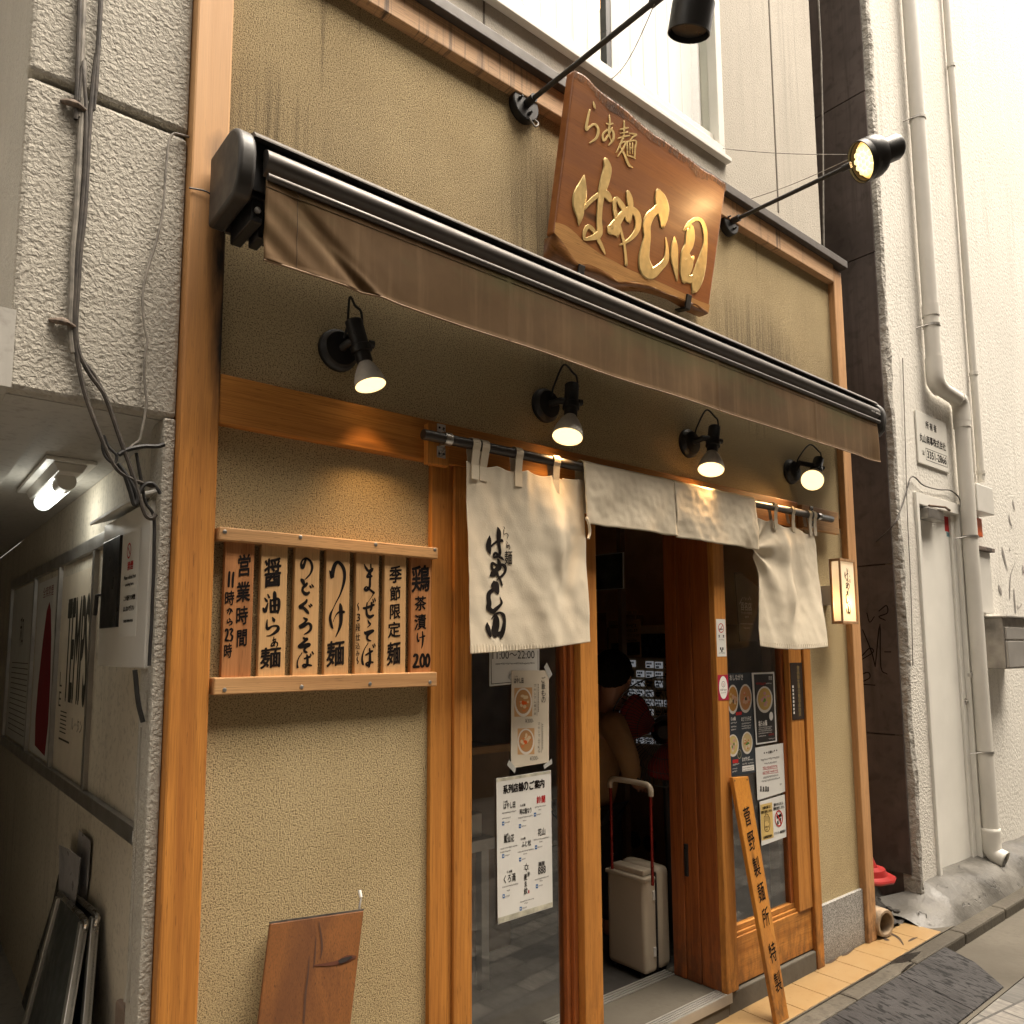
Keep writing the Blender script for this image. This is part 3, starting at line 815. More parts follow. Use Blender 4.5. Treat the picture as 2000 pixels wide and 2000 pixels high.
# lumpy cement foot
def foot(u, v):
    x = 4.50+u*6.0
    top = .16+.025*noise.noise(Vector((x*1.9, 0, 0)))
    if x < 4.8: top = .13-.09*((4.8-x)/.3)
    y0, y1 = .03, -.214
    if x < 4.75: y1 += .10*((4.75-x)/.25)**2; y0 += .22*((4.75-x)/.25)
    bl = v**3.4*.82+.18*v
    y = y0+(y1-y0)*v
    z = top*(1-bl)+(-.01)*bl
    n = noise.noise(Vector((x*3.1, y*5, 2)))*.028+noise.noise(Vector((x*9, y*9, 4)))*.008
    return Vector((x, y, z+n*math.sin(v*math.pi)+.004))
build('cement_foot', MB().grid(foot, 200, 22), M['plinth'], wb, smooth=60)
def rub(u, v):
    x = 4.10+u*.66; y = -.02+v*1.3
    h = .03+.22*min(1, v*2.2)*(.35+.65*u)
    return Vector((x, y, h+.05*noise.noise(Vector((x*9, y*9, 1)))+.03*noise.noise(Vector((x*22, y*22, 8)))-.02))
struct('foundation_strip', MB().box(4.5305, 45, -.204, .3, -.3, -.004), M['concrete'])
struct('passage_floor', MB().box(-1.38, .60, 0.02, 4.3, -.3, -.03), M['soffit'])  # unseen pale sheet over the road, added to brighten the passage
struct('rubble_ground', MB().grid(rub, 36, 60), M['rubble'], smooth=50)

# ================================================================== ACROSS THE STREET (seen in the shop glass)
ob = thing('opposite_building', 'dim brown building across the street, mirrored in the shop glass', 'building', (3, -6, 0))
build('wall', MB().box(-45, 60, -7, -4.5, -.07, 9.5), plain('brown_brickwork', (.06, .045, .033), .8, var=.3, scale=3), ob)  # out of view; height, length and dark tone shaped to block sky light
oo = MB()
for k in range(9): oo.box(-10+k*3.5, -8.2+k*3.5, -4.5, -4.47, .1, 2.3)
build('shop_window', oo, M['dark_plastic'], ob)
# ================================================================== px-placed print helpers
def pbox(mb, s, cx, cy, w, h, zf, pl, bold=0.0, slant=0.0):
    """string stretched into a pixel box (centre cx,cy, size w,h) on the surface pl(px,py)"""
    c = pl(*zf(cx, cy)); l = pl(*zf(cx-w/2, cy)); r = pl(*zf(cx+w/2, cy)); t = pl(*zf(cx, cy-h/2)); b = pl(*zf(cx, cy+h/2))
    vs, fs, x0, x1, y0, y1 = glyphs(s, bold)
    W = (r-l); 
    up = Vector((0, 0, 1)) if abs((t-b).x) < 1e9 else t-b
    H = (t-b)
    u = Vector((1, 0, 0))*W.x if pl.axis == 'Y' else (Vector((0, 1, 0))*W.y if pl.axis == 'X' else W)
    v = Vector((0, 0, 1))*H.z if pl.axis != 'P' else pl.up*H.length
    if pl.axis == 'P': u = pl.rt*(W.dot(pl.rt))
    xm, ym = (x0+x1)/2, (y0+y1)/2
    nn_ = u.cross(v).normalized()
    mb.add([c+u*((x-xm)/(x1-x0))+v*((y-ym)/(y1-y0)+slant*(x-xm)/(x1-x0))+nn_*zz for x, y, zz in vs], fs)
class PlaneY:
    axis = 'Y'
    def __init__(s, Y): s.Y = Y
    def __call__(s, a, b): return PY(a, b, s.Y)
class PlaneX:
    axis = 'X'
    def __init__(s, X): s.X = X
    def __call__(s, a, b): return PX(a, b, s.X)
class PlaneP:
    axis = 'P'
    def __init__(s, o, n, rt, up): s.o, s.n, s.rt, s.up = o, n, rt, up
    def __call__(s, a, b): return PP(a, b, s.o, s.n)

# ================================================================== AWNING
XA0, XA1 = .600, 4.062
aw = thing('retractable_awning', 'closed awning with dark metal cassette and faded brown canvas valance', 'awning', (2.33, -.15, 2.6))
prof = [(-.05, 2.625), (-.05, 2.822), (-.185, 2.822)]
for k in range(9):
    a = R(90-k*11.25); prof.append((-.185-.088*math.cos(a), 2.735+.087*math.sin(a)))
prof += [(-.272, 2.70), (-.262, 2.655), (-.235, 2.628)]
def cap_at(x0, x1):
    return build('end_cap', MB().prism([(x0, y, z) for y, z in prof], (x1-x0, 0, 0)), M['capgrey'], aw, bevel=.010, seg=3, smooth=True)
cap_at(XA0, XA0+.045); cap_at(XA1-.045, XA1)
hx0, hx1 = XA0+.046, XA1-.046
hood = [(-.045, 2.63), (-.045, 2.819), (-.215, 2.819), (-.240, 2.812), (-.254, 2.796), (-.254, 2.792), (-.236, 2.798), (-.21, 2.808), (-.055, 2.808), (-.055, 2.63)]
build('cassette', MB().prism([(hx0, y, z) for y, z in hood], (hx1-hx0, 0, 0)), M['cassette'], aw, smooth=True)
build('cassette_lining', MB().box(hx0, hx1, -.21, -.056, 2.66, 2.672).box(hx0, hx1, -.222, -.216, 2.672, 2.80), M['dark_plastic'], aw)
bar = []
for k in range(11):
    a = R(66-k*11.4); bar.append((-.226-.046*math.cos(a), 2.742+.034*math.sin(a)))
bar += [(-.236, 2.706), (-.230, 2.776)]
bx0, bx1 = hx0+.028, hx1-.022
build('front_bar', MB().prism([(bx0, y, z) for y, z in bar], (bx1-bx0, 0, 0)), M['cassette'], aw, smooth=50)
build('front_bar_lip', MB().tube([(bx0+.002, -.262, 2.692), (bx1-.002, -.262, 2.692)], .0095, 14), M['cassette'], aw, smooth=True)
def valance(u, v):
    x = .672+u*(3.968-.672); z = 2.682-v*.208
    y = -.262
    y += .004*noise.noise(Vector((x*2.2, z*3, 0)))*(.3+v) + .0025*math.sin(x*9+v*3)*v
    d = x-.672
    # slanting folds at the loose left end, the far end lifts a little
    k = math.exp(-((d-.05-.24*v)/.035)**2); k2 = math.exp(-((d-.02-.30*v)/.022)**2)
    y += .020*k*min(1, v*2.0)*math.exp(-d*2.2) - .010*k2*v
    y += .004*math.sin((d*60-v*16))*math.exp(-d*8)*v
    for sx in (1.46, 2.56, 3.33): y -= .0025*math.exp(-((x-sx)/.006)**2)
    if x > 3.7: y += .015*((x-3.7)/.27)**2*v*math.sin((x-3.7)*14)
    if v > .96: y -= .002
    return Vector((x, y, z-.006*math.sin(u*math.pi)*v))
va = build('valance', MB().grid(valance, 420, 40), M['canvas'], aw, smooth=True, solid=.0015)
hem = [valance(u/60, 1.0) for u in range(61)]
build('hem', MB().tube(hem, .0028, 6), plain('canvas_hem', (.26, .17, .10), .8), va)
st = MB()
for zz in (.085,): st.tube([valance(u/120, zz)+Vector((0, -.0013, 0)) for u in range(121)], .0007, 4)
st.tube([valance(.026, v/20)+Vector((0, -.0013, 0)) for v in range(21)], .0007, 4)
build('stitching', st, plain('dark_thread', (.05, .03, .015), .9), va)
for x in (XA0+.06, XA1-.09):
    bk = build('arm_bracket', MB().box(x, x+.03, -.20, -.05, 2.60, 2.66), M['dark_plastic'], aw, bevel=.003)
    build('bracket_plate', MB().box(x+.035, x+.06, -.16, -.09, 2.585, 2.66), M['dark_plastic'], bk, bevel=.003)
    build('bracket_bolt', MB().lathe((x+.015, -.2, 2.63), (0, -1, 0), [(0, .0), (0, .008), (.008, .008), (.009, 0)], 10), M['steel_dull'], bk)
wl = PY(1700, 798, -.275)
tx = MB(); text(tx, 'YKT  RIKEN', (3.93, -.2765, 2.728), .009, .10); flat('maker_lettering', tx, M['inkwhite'], aw)
cbl = catmull([(XP1+.0, YF-.004, 2.725), (XP1-.03, YF-.006, 2.722), (XP1-.06, YF-.008, 2.73), (XP0-.004, YF-.004, 2.725)])
single('thin_cable', 'thin black cable crossing the corner post beside the awning end', 'cable', MB().tube(cbl, .0022, 6), M['cable_black'])

# ================================================================== WOODEN SIGN
zs_ = zoom(1060, 120, .26398)
# the slab leans out at the top: find the lean from its right-hand edge
a, b = zs_(1358, 903), zs_(1225, 1860)
Yb = -.055
best = min((abs(PY(*a, -y/1000).x-PY(*b, Yb).x), -y/1000) for y in range(40, 500))[1]
Pb, Pt = PY(*b, Yb), PY(*a, best)
upv = (Pt-Pb).normalized(); nrm = Vector((0, upv.z, -upv.y)); nrm = -nrm if nrm.y > 0 else nrm
PS = PlaneP(Pb, nrm, Vector((1, 0, 0)), Vector((0, upv.y, upv.z)).normalized())
sgn = thing('wooden_sign', 'live edged wooden slab sign with gold brush lettering above the awning', 'sign', (Pb.x-.4, 0, Pb.z))
sp = lambda x, y: PP(*zs_(x, y), PS.o, PS.n)
outl = [(236, 62), (300, 92), (345, 130), (395, 190), (470, 250), (560, 312), (630, 366), (700, 436), (750, 478), (830, 540), (900, 580), (960, 625), (1050, 690), (1110, 735), (1160, 778), (1215, 815), (1260, 835), (1320, 880), (1358, 903),
        (1225, 1860), (1140, 1800), (1095, 1785), (1000, 1745), (900, 1712), (850, 1683), (760, 1652), (640, 1628), (560, 1628), (500, 1580), (430, 1540), (330, 1500), (270, 1500), (215, 1440), (150, 1345), (84, 1268)]
TH = .045
pts = [sp(*p) for p in outl]
ridge_pts = pts
slab = build('slab', MB().prism(pts, -nrm*TH), M['sign'], sgn, bevel=.006)
# lower live edge: sap wood band and the rolled bark edge under it
low = [(84, 1268), (150, 1345), (215, 1440), (270, 1500), (330, 1500), (430, 1540), (500, 1580), (560, 1628), (640, 1628), (760, 1652), (850, 1683), (900, 1712), (1000, 1745), (1095, 1785), (1140, 1800), (1225, 1860)]
lowb = [(60, 1300), (58, 1480), (140, 1535), (250, 1590), (330, 1620), (440, 1660), (540, 1706), (600, 1702), (650, 1690), (720, 1690), (800, 1700), (880, 1722), (960, 1750), (1050, 1800), (1110, 1842), (1205, 1884)]
la = catmull([Vector((x, y, 0)) for x, y in low], 8); lb_ = catmull([Vector((x, y, 0)) for x, y in lowb], 8)
le = MB(); NR = 8; vs = []
for A, B in zip(la, lb_):
    for k in range(NR+1):
        t = k/NR; p = A.lerp(B, t); w_ = sp(p.x, p.y)
        dep = TH*.85*(t**1.6)-.006*math.sin(t*3.1)+.006*noise.noise(w_*18)*math.sin(t*3.1)
        vs.append(w_-nrm*(dep-.002))
m_ = len(la)
le.add(vs, [(i*(NR+1)+k, i*(NR+1)+k+1, (i+1)*(NR+1)+k+1, (i+1)*(NR+1)+k) for i in range(m_-1) for k in range(NR)])
build('live_edge', le, M['bark'], slab, smooth=True)
sap_t = [(92, 1190), (170, 1215), (240, 1270), (300, 1330), (420, 1420), (520, 1475), (640, 1540), (760, 1590), (900, 1650), (1050, 1720), (1150, 1770), (1236, 1800)]
sa = catmull([Vector((x, y, 0)) for x, y in sap_t], 8); sb = catmull([Vector((x, y, 0)) for x, y in [low[0]]+low[1:12:1][:10]+[low[-1]]], 8)
n_ = min(len(sa), len(sb)); vs = []
for i in range(n_):
    A = sa[int(i*(len(sa)-1)/(n_-1))]; B = sb[int(i*(len(sb)-1)/(n_-1))]
    vs += [sp(A.x, A.y)+nrm*.0012, sp(B.x, B.y)+nrm*.0012]
mb = MB().add(vs, [(2*i, 2*i+1, 2*i+3, 2*i+2) for i in range(n_-1)])
build('sapwood_band', mb, M['sapwood'], slab, smooth=True)
# dark weathered strip along the upper edge
top = [Vector((x, y, 0)) for x, y in outl[:19]]; ta = catmull(top, 8); vs = []
for i, A in enumerate(ta):
    t = i/(len(ta)-1); wv = 34+40*noise.noise(Vector((t*6, 0, 4)))+20*noise.noise(Vector((t*31, 0, 9)))
    vs += [sp(A.x, A.y)+nrm*.0012, sp(A.x-4, A.y+max(12, wv)+30)+nrm*.0012]
mb = MB().add(vs, [(2*i, 2*i+1, 2*i+3, 2*i+2) for i in range(len(ta)-1)])
tt = NT('weathered_edge'); v_ = tt.geo((120, 120, 6)); f_ = tt.noise(v_, 1, 4, .7)
c_ = tt.ramp(tt.noise(tt.geo(), 6, 4), [(.35, (.10, .05, .03)), (.6, (.34, .16, .065))])
tt.set(c_, .6)
tb = tt.n("BsdfTransparent"); mxs = tt.n("MixShader"); tt.l(tt.ramp(f_, [(.42, 0), (.6, 1)]), mxs.inputs[0])
tt.l(tb.outputs[0], mxs.inputs[1]); tt.l(tt.b.outputs[0], mxs.inputs[2]); tt.l(mxs.outputs[0], tt.t.nodes["Material Output"].inputs[0])
build('weathered_edge', mb, tt.m, slab)
S_SIGN = [
 [(303, 842, 6), (292, 905, 46), (274, 985, 86), (264, 1065, 78), (272, 1140, 46), (266, 1213, 5)],
 [(302, 1092, 20), (350, 1035, 26), (412, 985, 28)],
 [(425, 975, 34), (470, 985, 44), (500, 1032, 26)],
 [(460, 722, 26), (476, 790, 52), (458, 880, 60), (432, 980, 46), (420, 1080, 34), (415, 1180, 34), (418, 1262, 40), (396, 1296, 52)],
 [(400, 1296, 44), (340, 1312, 26), (305, 1314, 14), (308, 1260, 22), (335, 1222, 26), (372, 1250, 22), (405, 1310, 22), (440, 1380, 18), (460, 1427, 6)],
 [(480, 1222, 16), (508, 1245, 66), (540, 1200, 56), (600, 1118, 40), (648, 1095, 40), (692, 1130, 42), (704, 1200, 40), (688, 1262, 32), (640, 1318, 24), (566, 1362, 6)],
 [(505, 1240, 50), (538, 1262, 60), (552, 1300, 8)],
 [(530, 1120, 22), (528, 1040, 24), (545, 1015, 22), (580, 1062, 34), (612, 1120, 30), (632, 1168, 36), (642, 1196, 8)],
 [(530, 1105, 24), (546, 1170, 26), (575, 1250, 16), (598, 1340, 15), (610, 1430, 15), (615, 1508, 18)],
 [(625, 962, 20), (640, 1020, 40), (646, 1090, 34), (636, 1170, 28)],
 [(848, 952, 26), (866, 1010, 72), (884, 1090, 84), (890, 1160, 58), (884, 1226, 24)],
 [(862, 1070, 50), (828, 1108, 48), (788, 1150, 58), (766, 1220, 52), (770, 1300, 46), (756, 1380, 58), (746, 1460, 70), (764, 1535, 88), (800, 1570, 74), (860, 1528, 48), (908, 1470, 36), (916, 1390, 20), (908, 1302, 5)],
 [(971, 1298, 6), (972, 1370, 42), (970, 1450, 48), (980, 1530, 30), (992, 1624, 6)],
 [(1040, 1250, 8), (1082, 1226, 44), (1088, 1290, 60), (1078, 1360, 58), (1052, 1420, 56), (1062, 1490, 84), (1050, 1570, 66), (1046, 1634, 26)],
 [(1040, 1250, 8), (1078, 1200, 22), (1130, 1166, 22), (1172, 1182, 24), (1196, 1250, 28), (1200, 1340, 26), (1184, 1440, 50), (1162, 1530, 70), (1140, 1612, 76), (1124, 1684, 46), (1106, 1712, 12)],
 [(1062, 1492, 62), (1096, 1470, 38), (1114, 1440, 8)],
 [(1050, 1602, 44), (1096, 1612, 50), (1140, 1580, 34)],
 [(372, 300, 5), (380, 330, 14), (388, 352, 5)],
 [(346, 358, 10), (330, 430, 14), (320, 505, 15), (350, 482, 11), (385, 466, 13), (408, 505, 15), (396, 565, 14), (345, 606, 6)],
 [(468, 458, 5), (492, 466, 12), (518, 460, 6)],
 [(490, 398, 6), (494, 450, 11), (486, 530, 11), (504, 585, 6)],
 [(566, 506, 5), (598, 498, 10), (632, 490, 5)], [(574, 534, 5), (626, 522, 9)], [(552, 572, 6), (600, 556, 10), (642, 548, 5)], [(600, 440, 5), (600, 500, 11), (597, 560, 6)],
 [(592, 568, 9), (570, 620, 10), (540, 678, 4)], [(566, 612, 7), (612, 594, 9), (590, 650, 10), (552, 706, 4)], [(572, 632, 6), (602, 690, 12), (634, 764, 14), (664, 786, 5)],
 [(636, 532, 6), (690, 542, 10), (664, 562, 8), (642, 588, 5)], [(622, 592, 8), (624, 690, 10)], [(622, 594, 7), (686, 588, 9), (682, 640, 10), (678, 712, 8)], [(642, 604, 6), (643, 682, 6)], [(662, 602, 6), (662, 684, 6)], [(642, 642, 5), (662, 640, 5)], [(620, 694, 6), (660, 706, 9), (684, 720, 6)],
 [(512, 490, 7), (480, 550, 11), (450, 585, 14), (444, 540, 11), (490, 502, 11), (520, 525, 13), (518, 580, 13), (484, 622, 6)],
]
mb = MB(); brush(mb, [[(x, y, w_*1.18+2) for x, y, w_ in s_] for s_ in S_SIGN], lambda x, y: sp(x, y)+nrm*.0015, 1, 6, .0030, nrm)
g_ = build('gold_lettering', mb, M['gold'], sgn, smooth=22)
for cx, y0, y1 in ((284, 1508, 1610), (1078, 1728, 1830)):
    A = sp(cx, y0); B = sp(cx-14, y1)
    h = (A-B)
    build('bracket', MB().obox((A+B)/2+nrm*.004, (.016, 0, 0), h*.5, nrm*.004).obox(B-nrm*.03, (.016, 0, 0), (0, 0, .004), nrm*.036), M['blackmetal'], sgn, bevel=.001)

# ================================================================== ARM LAMPS over the sign
def wattlamp(mouth, axis, power, ang, name, parent, col=(1, .58, .24), blend=.6, size=.02):
    L = bpy.data.lights.new(name, 'SPOT'); L.energy = power; L.color = col; L.spot_size = R(ang); L.spot_blend = blend; L.shadow_soft_size = size
    o = bpy.data.objects.new(name, L); COL.objects.link(o)
    o.parent = parent
    o.location = Vector(mouth)-ABS[parent.name]
    o.rotation_euler = (-Vector(axis)).to_track_quat('Z', 'Y').to_euler()
bulb_led = emit('lit_lamp_face', (1, .50, .12), .30)
bulb_led2 = emit('lit_led_dots', (1, .78, .30), .36)
def arm_lamp(base, endpx, aim, label, lit=True):
    B = PY(*base, 0)
    # the arm leaves the wall at right angles
    yy = min((abs(PY(*endpx, -y/500).x-B.x), -y/500) for y in range(20, 700))[1]
    E = PY(*endpx, yy)
    t = thing('arm_lamp', label, 'lamp', B, 'black arm lamps lighting the wooden sign')
    build('wall_plate', MB().lathe(B, (0, -1, 0), [(0, 0), (0, .062), (.028, .062), (.032, .058), (.033, 0)], 32), M['blackmetal'], t, smooth=True)
    for k in range(3):
        a = R(50+k*120); build('bolt', MB().lathe(B+Vector((math.cos(a)*.036, -.033, math.sin(a)*.036)), (0, -1, 0), [(0, .007), (.006, .007), (.008, .004), (.018, .004), (.018, 0)], 8), M['blackmetal'], t, smooth=True)
    build('arm', MB().tube([B+Vector((0, -.03, 0)), E], .0095, 12).tube([B+Vector((0, -.03, 0)), B+Vector((0, -.075, .0))], .016, 12).tube([E+(B-E)*.06, E], .014, 12), M['blackmetal'], t, smooth=True)
    return t, B, E
L2, B2, E2 = arm_lamp((1418, 438), (1662, 322), None, 'lit black arm lamp at the right end of the wooden sign')
def lamp_head(t, c, ax, r, lit_power, lit=True):
    ax = Vector(ax).normalized()
    h = build('lamp_head', MB().lathe(c, ax, [(.012, r*.9), (.0, r), (-.035*r/.07, r), (-.052*r/.07, r*.90), (-.058*r/.07, r*.62), (-.118*r/.07, r*.62), (-.128*r/.07, r*.54), (-.130*r/.07, 0)], 36), M['blackmetal'], t, smooth=True)
    h2 = build('lamp_rim', MB().lathe(c, ax, [(.0, r), (.024, r*1.0), (.024, r*.95), (-.01, r*.93)], 36), M['blackmetal'], t, smooth=True)
    f = build('lamp_face', MB().lathe(c, ax, [(.001, 0), (.0, r*.5), (-.003, r*.8), (-.012, r*.9)], 32), bulb_led, t, smooth=True)
    a = ax.cross(UZ).normalized(); b = ax.cross(a); dm = MB()
    for n, rr in ((1, 0), (6, .3), (12, .58)):
        for k in range(n):
            w = 2*math.pi*k/n; dm.ellipsoid(c+(a*math.cos(w)+b*math.sin(w))*r*rr+ax*.003, .0105*r/.07, .0105*r/.07, .0105*r/.07, 8, 5)
    build('led', dm, bulb_led2, f, smooth=True)
    wattlamp(c+ax*.03, ax, lit_power, 60, 'lamp_light', t, size=.04)
c2 = E2+Vector((.02, -.005, .005))
m2 = PY(1690, 313, E2.y-.01)
lamp_head(L2, m2, Vector((-.62, .50, -.36)), .088, 2.5)
L1, B1, E1 = arm_lamp((1018, 212), (1292, -8), None, 'black arm lamp whose head hangs at the top edge of the photo')
h1 = PY(1345, 66, E1.y-.02)
ax1 = Vector((.10, .35, -1)).normalized()
hd = build('lamp_head', MB().lathe(h1, -ax1, [(-.002, .062), (.0, .066), (.085, .066), (.09, .062), (.085, .056), (.02, .05)], 36), M['blackmetal'], L1, smooth=True)
sp_ = MB()
for k in range(6):
    w = 2*math.pi*k/6; a = ax1.cross(Vector((1, 0, 0))).normalized(); b = ax1.cross(a); o_ = a*math.cos(w)+b*math.sin(w)
    sp_.tube([h1-ax1*.085+o_*.058, h1-ax1*.17+o_*.03], .004, 6)
sp_.lathe(h1, -ax1, [(.10, .0), (.10, .044), (.16, .028), (.17, .034), (.30, .034), (.31, 0)], 24)
build('heat_sink', sp_, M['blackmetal'], L1, smooth=True)
build('lamp_face', MB().lathe(h1, -ax1, [(.012, 0), (.012, .054)], 24), M['dark_plastic'], L1)
build('bracket', MB().tube([E1, h1-ax1*.2], .008, 8), M['blackmetal'], L1, smooth=True)
lp = catmull([B1+Vector((.012, -.03, -.05)), B1+Vector((.03, -.045, -.085)), B1+Vector((.05, -.04, -.06)), B1+Vector((.04, -.03, -.045))])
build('cable', MB().tube(lp, .0035, 8), M['cable_grey'], L1, smooth=True)
for q0, q1, sag, lab in (((1409, 290), (1655, 302), .01, 'thin wire running level from the upper window to the lit arm lamp'),
                         ((1455, 392), (1656, 312), .012, 'thin wire stretched just above the lit arm of the right lamp'),
                         ((1185, 160), (1278, 8), .05, 'thin sagging wire behind the upper arm lamp')):
    A, Bq = PY(*q0, YU-.01), PY(*q1, (E2.y if q1[0] > 1600 else E1.y))
    pth = [A.lerp(Bq, k/14)-Vector((0, 0, sag*math.sin(k/14*math.pi))) for k in range(15)]
    single('guy_wire', lab, 'wire', MB().tube(pth, .0016, 5), M['cable_grey'], 'thin wires around the arm lamps')

# ================================================================== SPOTLIGHTS under the awning
def spotlight(base, top, neck, mouth, ys, label, power):
    B = PY(*base, 0); T, N, Mo = PY(*top, ys[0]), PY(*neck, ys[1]), PY(*mouth, ys[2])
    t = thing('spotlight', label, 'spotlight', B, 'four spotlights on the wall under the awning')
    build('wall_plate', MB().lathe(B, (0, -1, 0), [(0, 0), (0, .064), (.012, .063), (.02, .054), (.03, .05), (.034, .02), (.035, 0)], 32), M['blackmetal'], t, smooth=True)
    mid = T.lerp(N, .55)
    build('arm', MB().tube([B+Vector((0, -.03, 0)), Vector((B.x+.006, mid.y+.02, mid.z)), mid], .013, 12), M['blackmetal'], t, smooth=True)
    ax = (N-T).normalized()
    T2 = N-ax*.125
    hb = MB().lathe(T2, ax, [(0, 0), (0, .022), (.004, .026), (.075, .026), (.078, .031), (.098, .031), (.10, .024), (.128, .024), (.132, .0)], 24)
    kn_ = T2+ax*.07
    hb.lathe(kn_+Vector((.026, -.01, 0)), (1, -.2, 0), [(0, .012), (.015, .012), (.016, 0)], 12)
    build('lamp_holder', hb, M['blackmetal'], t, smooth=True)
    lt = MB(); text(lt, 'K2-27', T2+ax*.055+Vector((-.017, -.0225, 0)), .008, .03); flat('lettering', lt, M['inkgrey'], t)
    cp = catmull([B+Vector((.004, -.034, .03)), B+Vector((.006, -.05, .07)), T2.lerp(B, .35)+Vector((0, -.01, .10)), T2+Vector((.006, 0, .045)), T2+Vector((.026, 0, .03)), T2+Vector((.030, 0, -.03))])
    build('cable', MB().tube(cp, .0038, 8), M['cable_black'], t, smooth=True)
    ad = (Mo-N).normalized(); L = .085
    prof = [(0, .016), (.006, .019), (.02, .028), (.045, .040), (.07, .0475), (.08, .0485), (.084, .0475), (.0835, .0465)]
    k = (Mo-N).length/.084
    k = min(max(k, .8), 1.15)
    bd = build('bulb', MB().lathe(N, ad, [(a*k, b*k) for a, b in prof], 36), M['ceramic'], t, smooth=True)
    fc = N+ad*(.0825*k)
    build('bulb_face', MB().lathe(fc, ad, [(-.006, 0), (-.005, .03*k), (.0, .0468*k)], 32), emit('lit_bulb_face', (1, .66, .27), .55), bd, smooth=True)
    wattlamp(fc+ad*.012, ad, power, 100, 'bulb_light', t, size=.03, blend=.9)
PW = 3.4
spotlight((659, 686), (690, 625), (712, 705), (724, 753), (-.075, -.085, -.105), 'spotlight near the corner post, leftmost of the four under the awning', PW)
spotlight((1063, 793), (1117, 752), (1114.5, 811), (1108, 855), (-.09, -.10, -.115), 'spotlight above the left curtain panel, second from the corner post', PW*.8)
spotlight((1343, 867), (1396, 828), (1391, 882), (1388.5, 918), (-.09, -.10, -.115), 'spotlight above the folded curtain, third from the corner post', PW*.8)
spotlight((1543, 922), (1600, 893), (1592, 925), (1580, 954), (-.055, -.08, -.135), 'spotlight turned outwards with glowing round face, rightmost of the four', PW*.7)
# ================================================================== MENU RACK
zm = zoom(410, 1020, .2381)
YM = -.048
rack = thing('menu_rack', 'pair of pale wooden rails holding seven menu plaques on the render', 'rack', (PY(640, 1200, 0).x, 0, PY(640, 1340, YM).z))
def rail(x0, x1, ya, yb, nails):
    A, B = PY(*zm(x0, ya), YM), PY(*zm(x1, yb), YM)
    r = build('rail', MB().box(A.x, B.x, YM, 0.001 if False else -.001, B.z, A.z), M['rail'], rack, bevel=.003)
    for nx, ny in nails:
        p = PY(*zm(nx, ny), YM); build('screw', MB().lathe(p, (0, -1, 0), [(-.001, .0056), (.0012, .0056), (.002, .004), (.002, 0)], 12), M['steel_dull'], r, smooth=True)
rail(80, 1872, 34, 300, ((122, 78), (743, 122), (1360, 182), (1845, 225)))
rail(38, 1863, 1277, 1345, ((120, 1375), (752, 1350), (1313, 1325), (1805, 1312)))
YPL = -.03
PLQ = [(112, 352, 'plaque_old', 'dark stained plaque at the left end of the rack with opening hours in brush writing'),
       (410, 628, 'plaque', 'pale plaque with six bold characters beside the opening hours plaque'),
       (690, 893, 'plaque', 'pale plaque of six kana starting with a round looped stroke'),
       (948, 1143, 'plaque', 'middle plaque with a huge hooked brush stroke at the top'),
       (1196, 1383, 'plaque', 'pale plaque with an extra column of tiny writing along its left edge'),
       (1430, 1607, 'plaque', 'pale plaque with five evenly spaced kanji, next to the darkest right plaque'),
       (1650, 1815, 'plaque_old', 'dark plaque at the right end of the rack ending with number 200')]
zt_, zb_ = PY(*zm(600, 150), YM).z-.0, PY(*zm(600, 1300), YM).z
TXT = {        # kanji, set with the slant of brush writing
0: [('営', 282, 352, 104, 195), ('業', 274, 570, 116, 180), ('時', 264, 765, 98, 165), ('間', 262, 950, 84, 150), ('時', 162, 622, 78, 130), ('時', 148, 1055, 66, 130)],
1: [('醤', 515, 412, 142, 255), ('麺', 498, 1110, 172, 185)],
2: [],
3: [('麺', 1030, 1075, 148, 225)],
4: [('3', 1218, 780, 30, 66), ('段', 1214, 862, 38, 72), ('仕', 1213, 940, 38, 66), ('込', 1212, 1010, 36, 60), ('み', 1212, 1076, 32, 48)],
5: [('季', 1524, 428, 102, 150), ('節', 1520, 582, 88, 130), ('限', 1520, 732, 88, 130), ('定', 1512, 880, 104, 140), ('麺', 1508, 1075, 112, 205)],
6: [('鶏', 1730, 462, 152, 235), ('茶', 1728, 665, 96, 128), ('漬', 1726, 818, 100, 138)]}
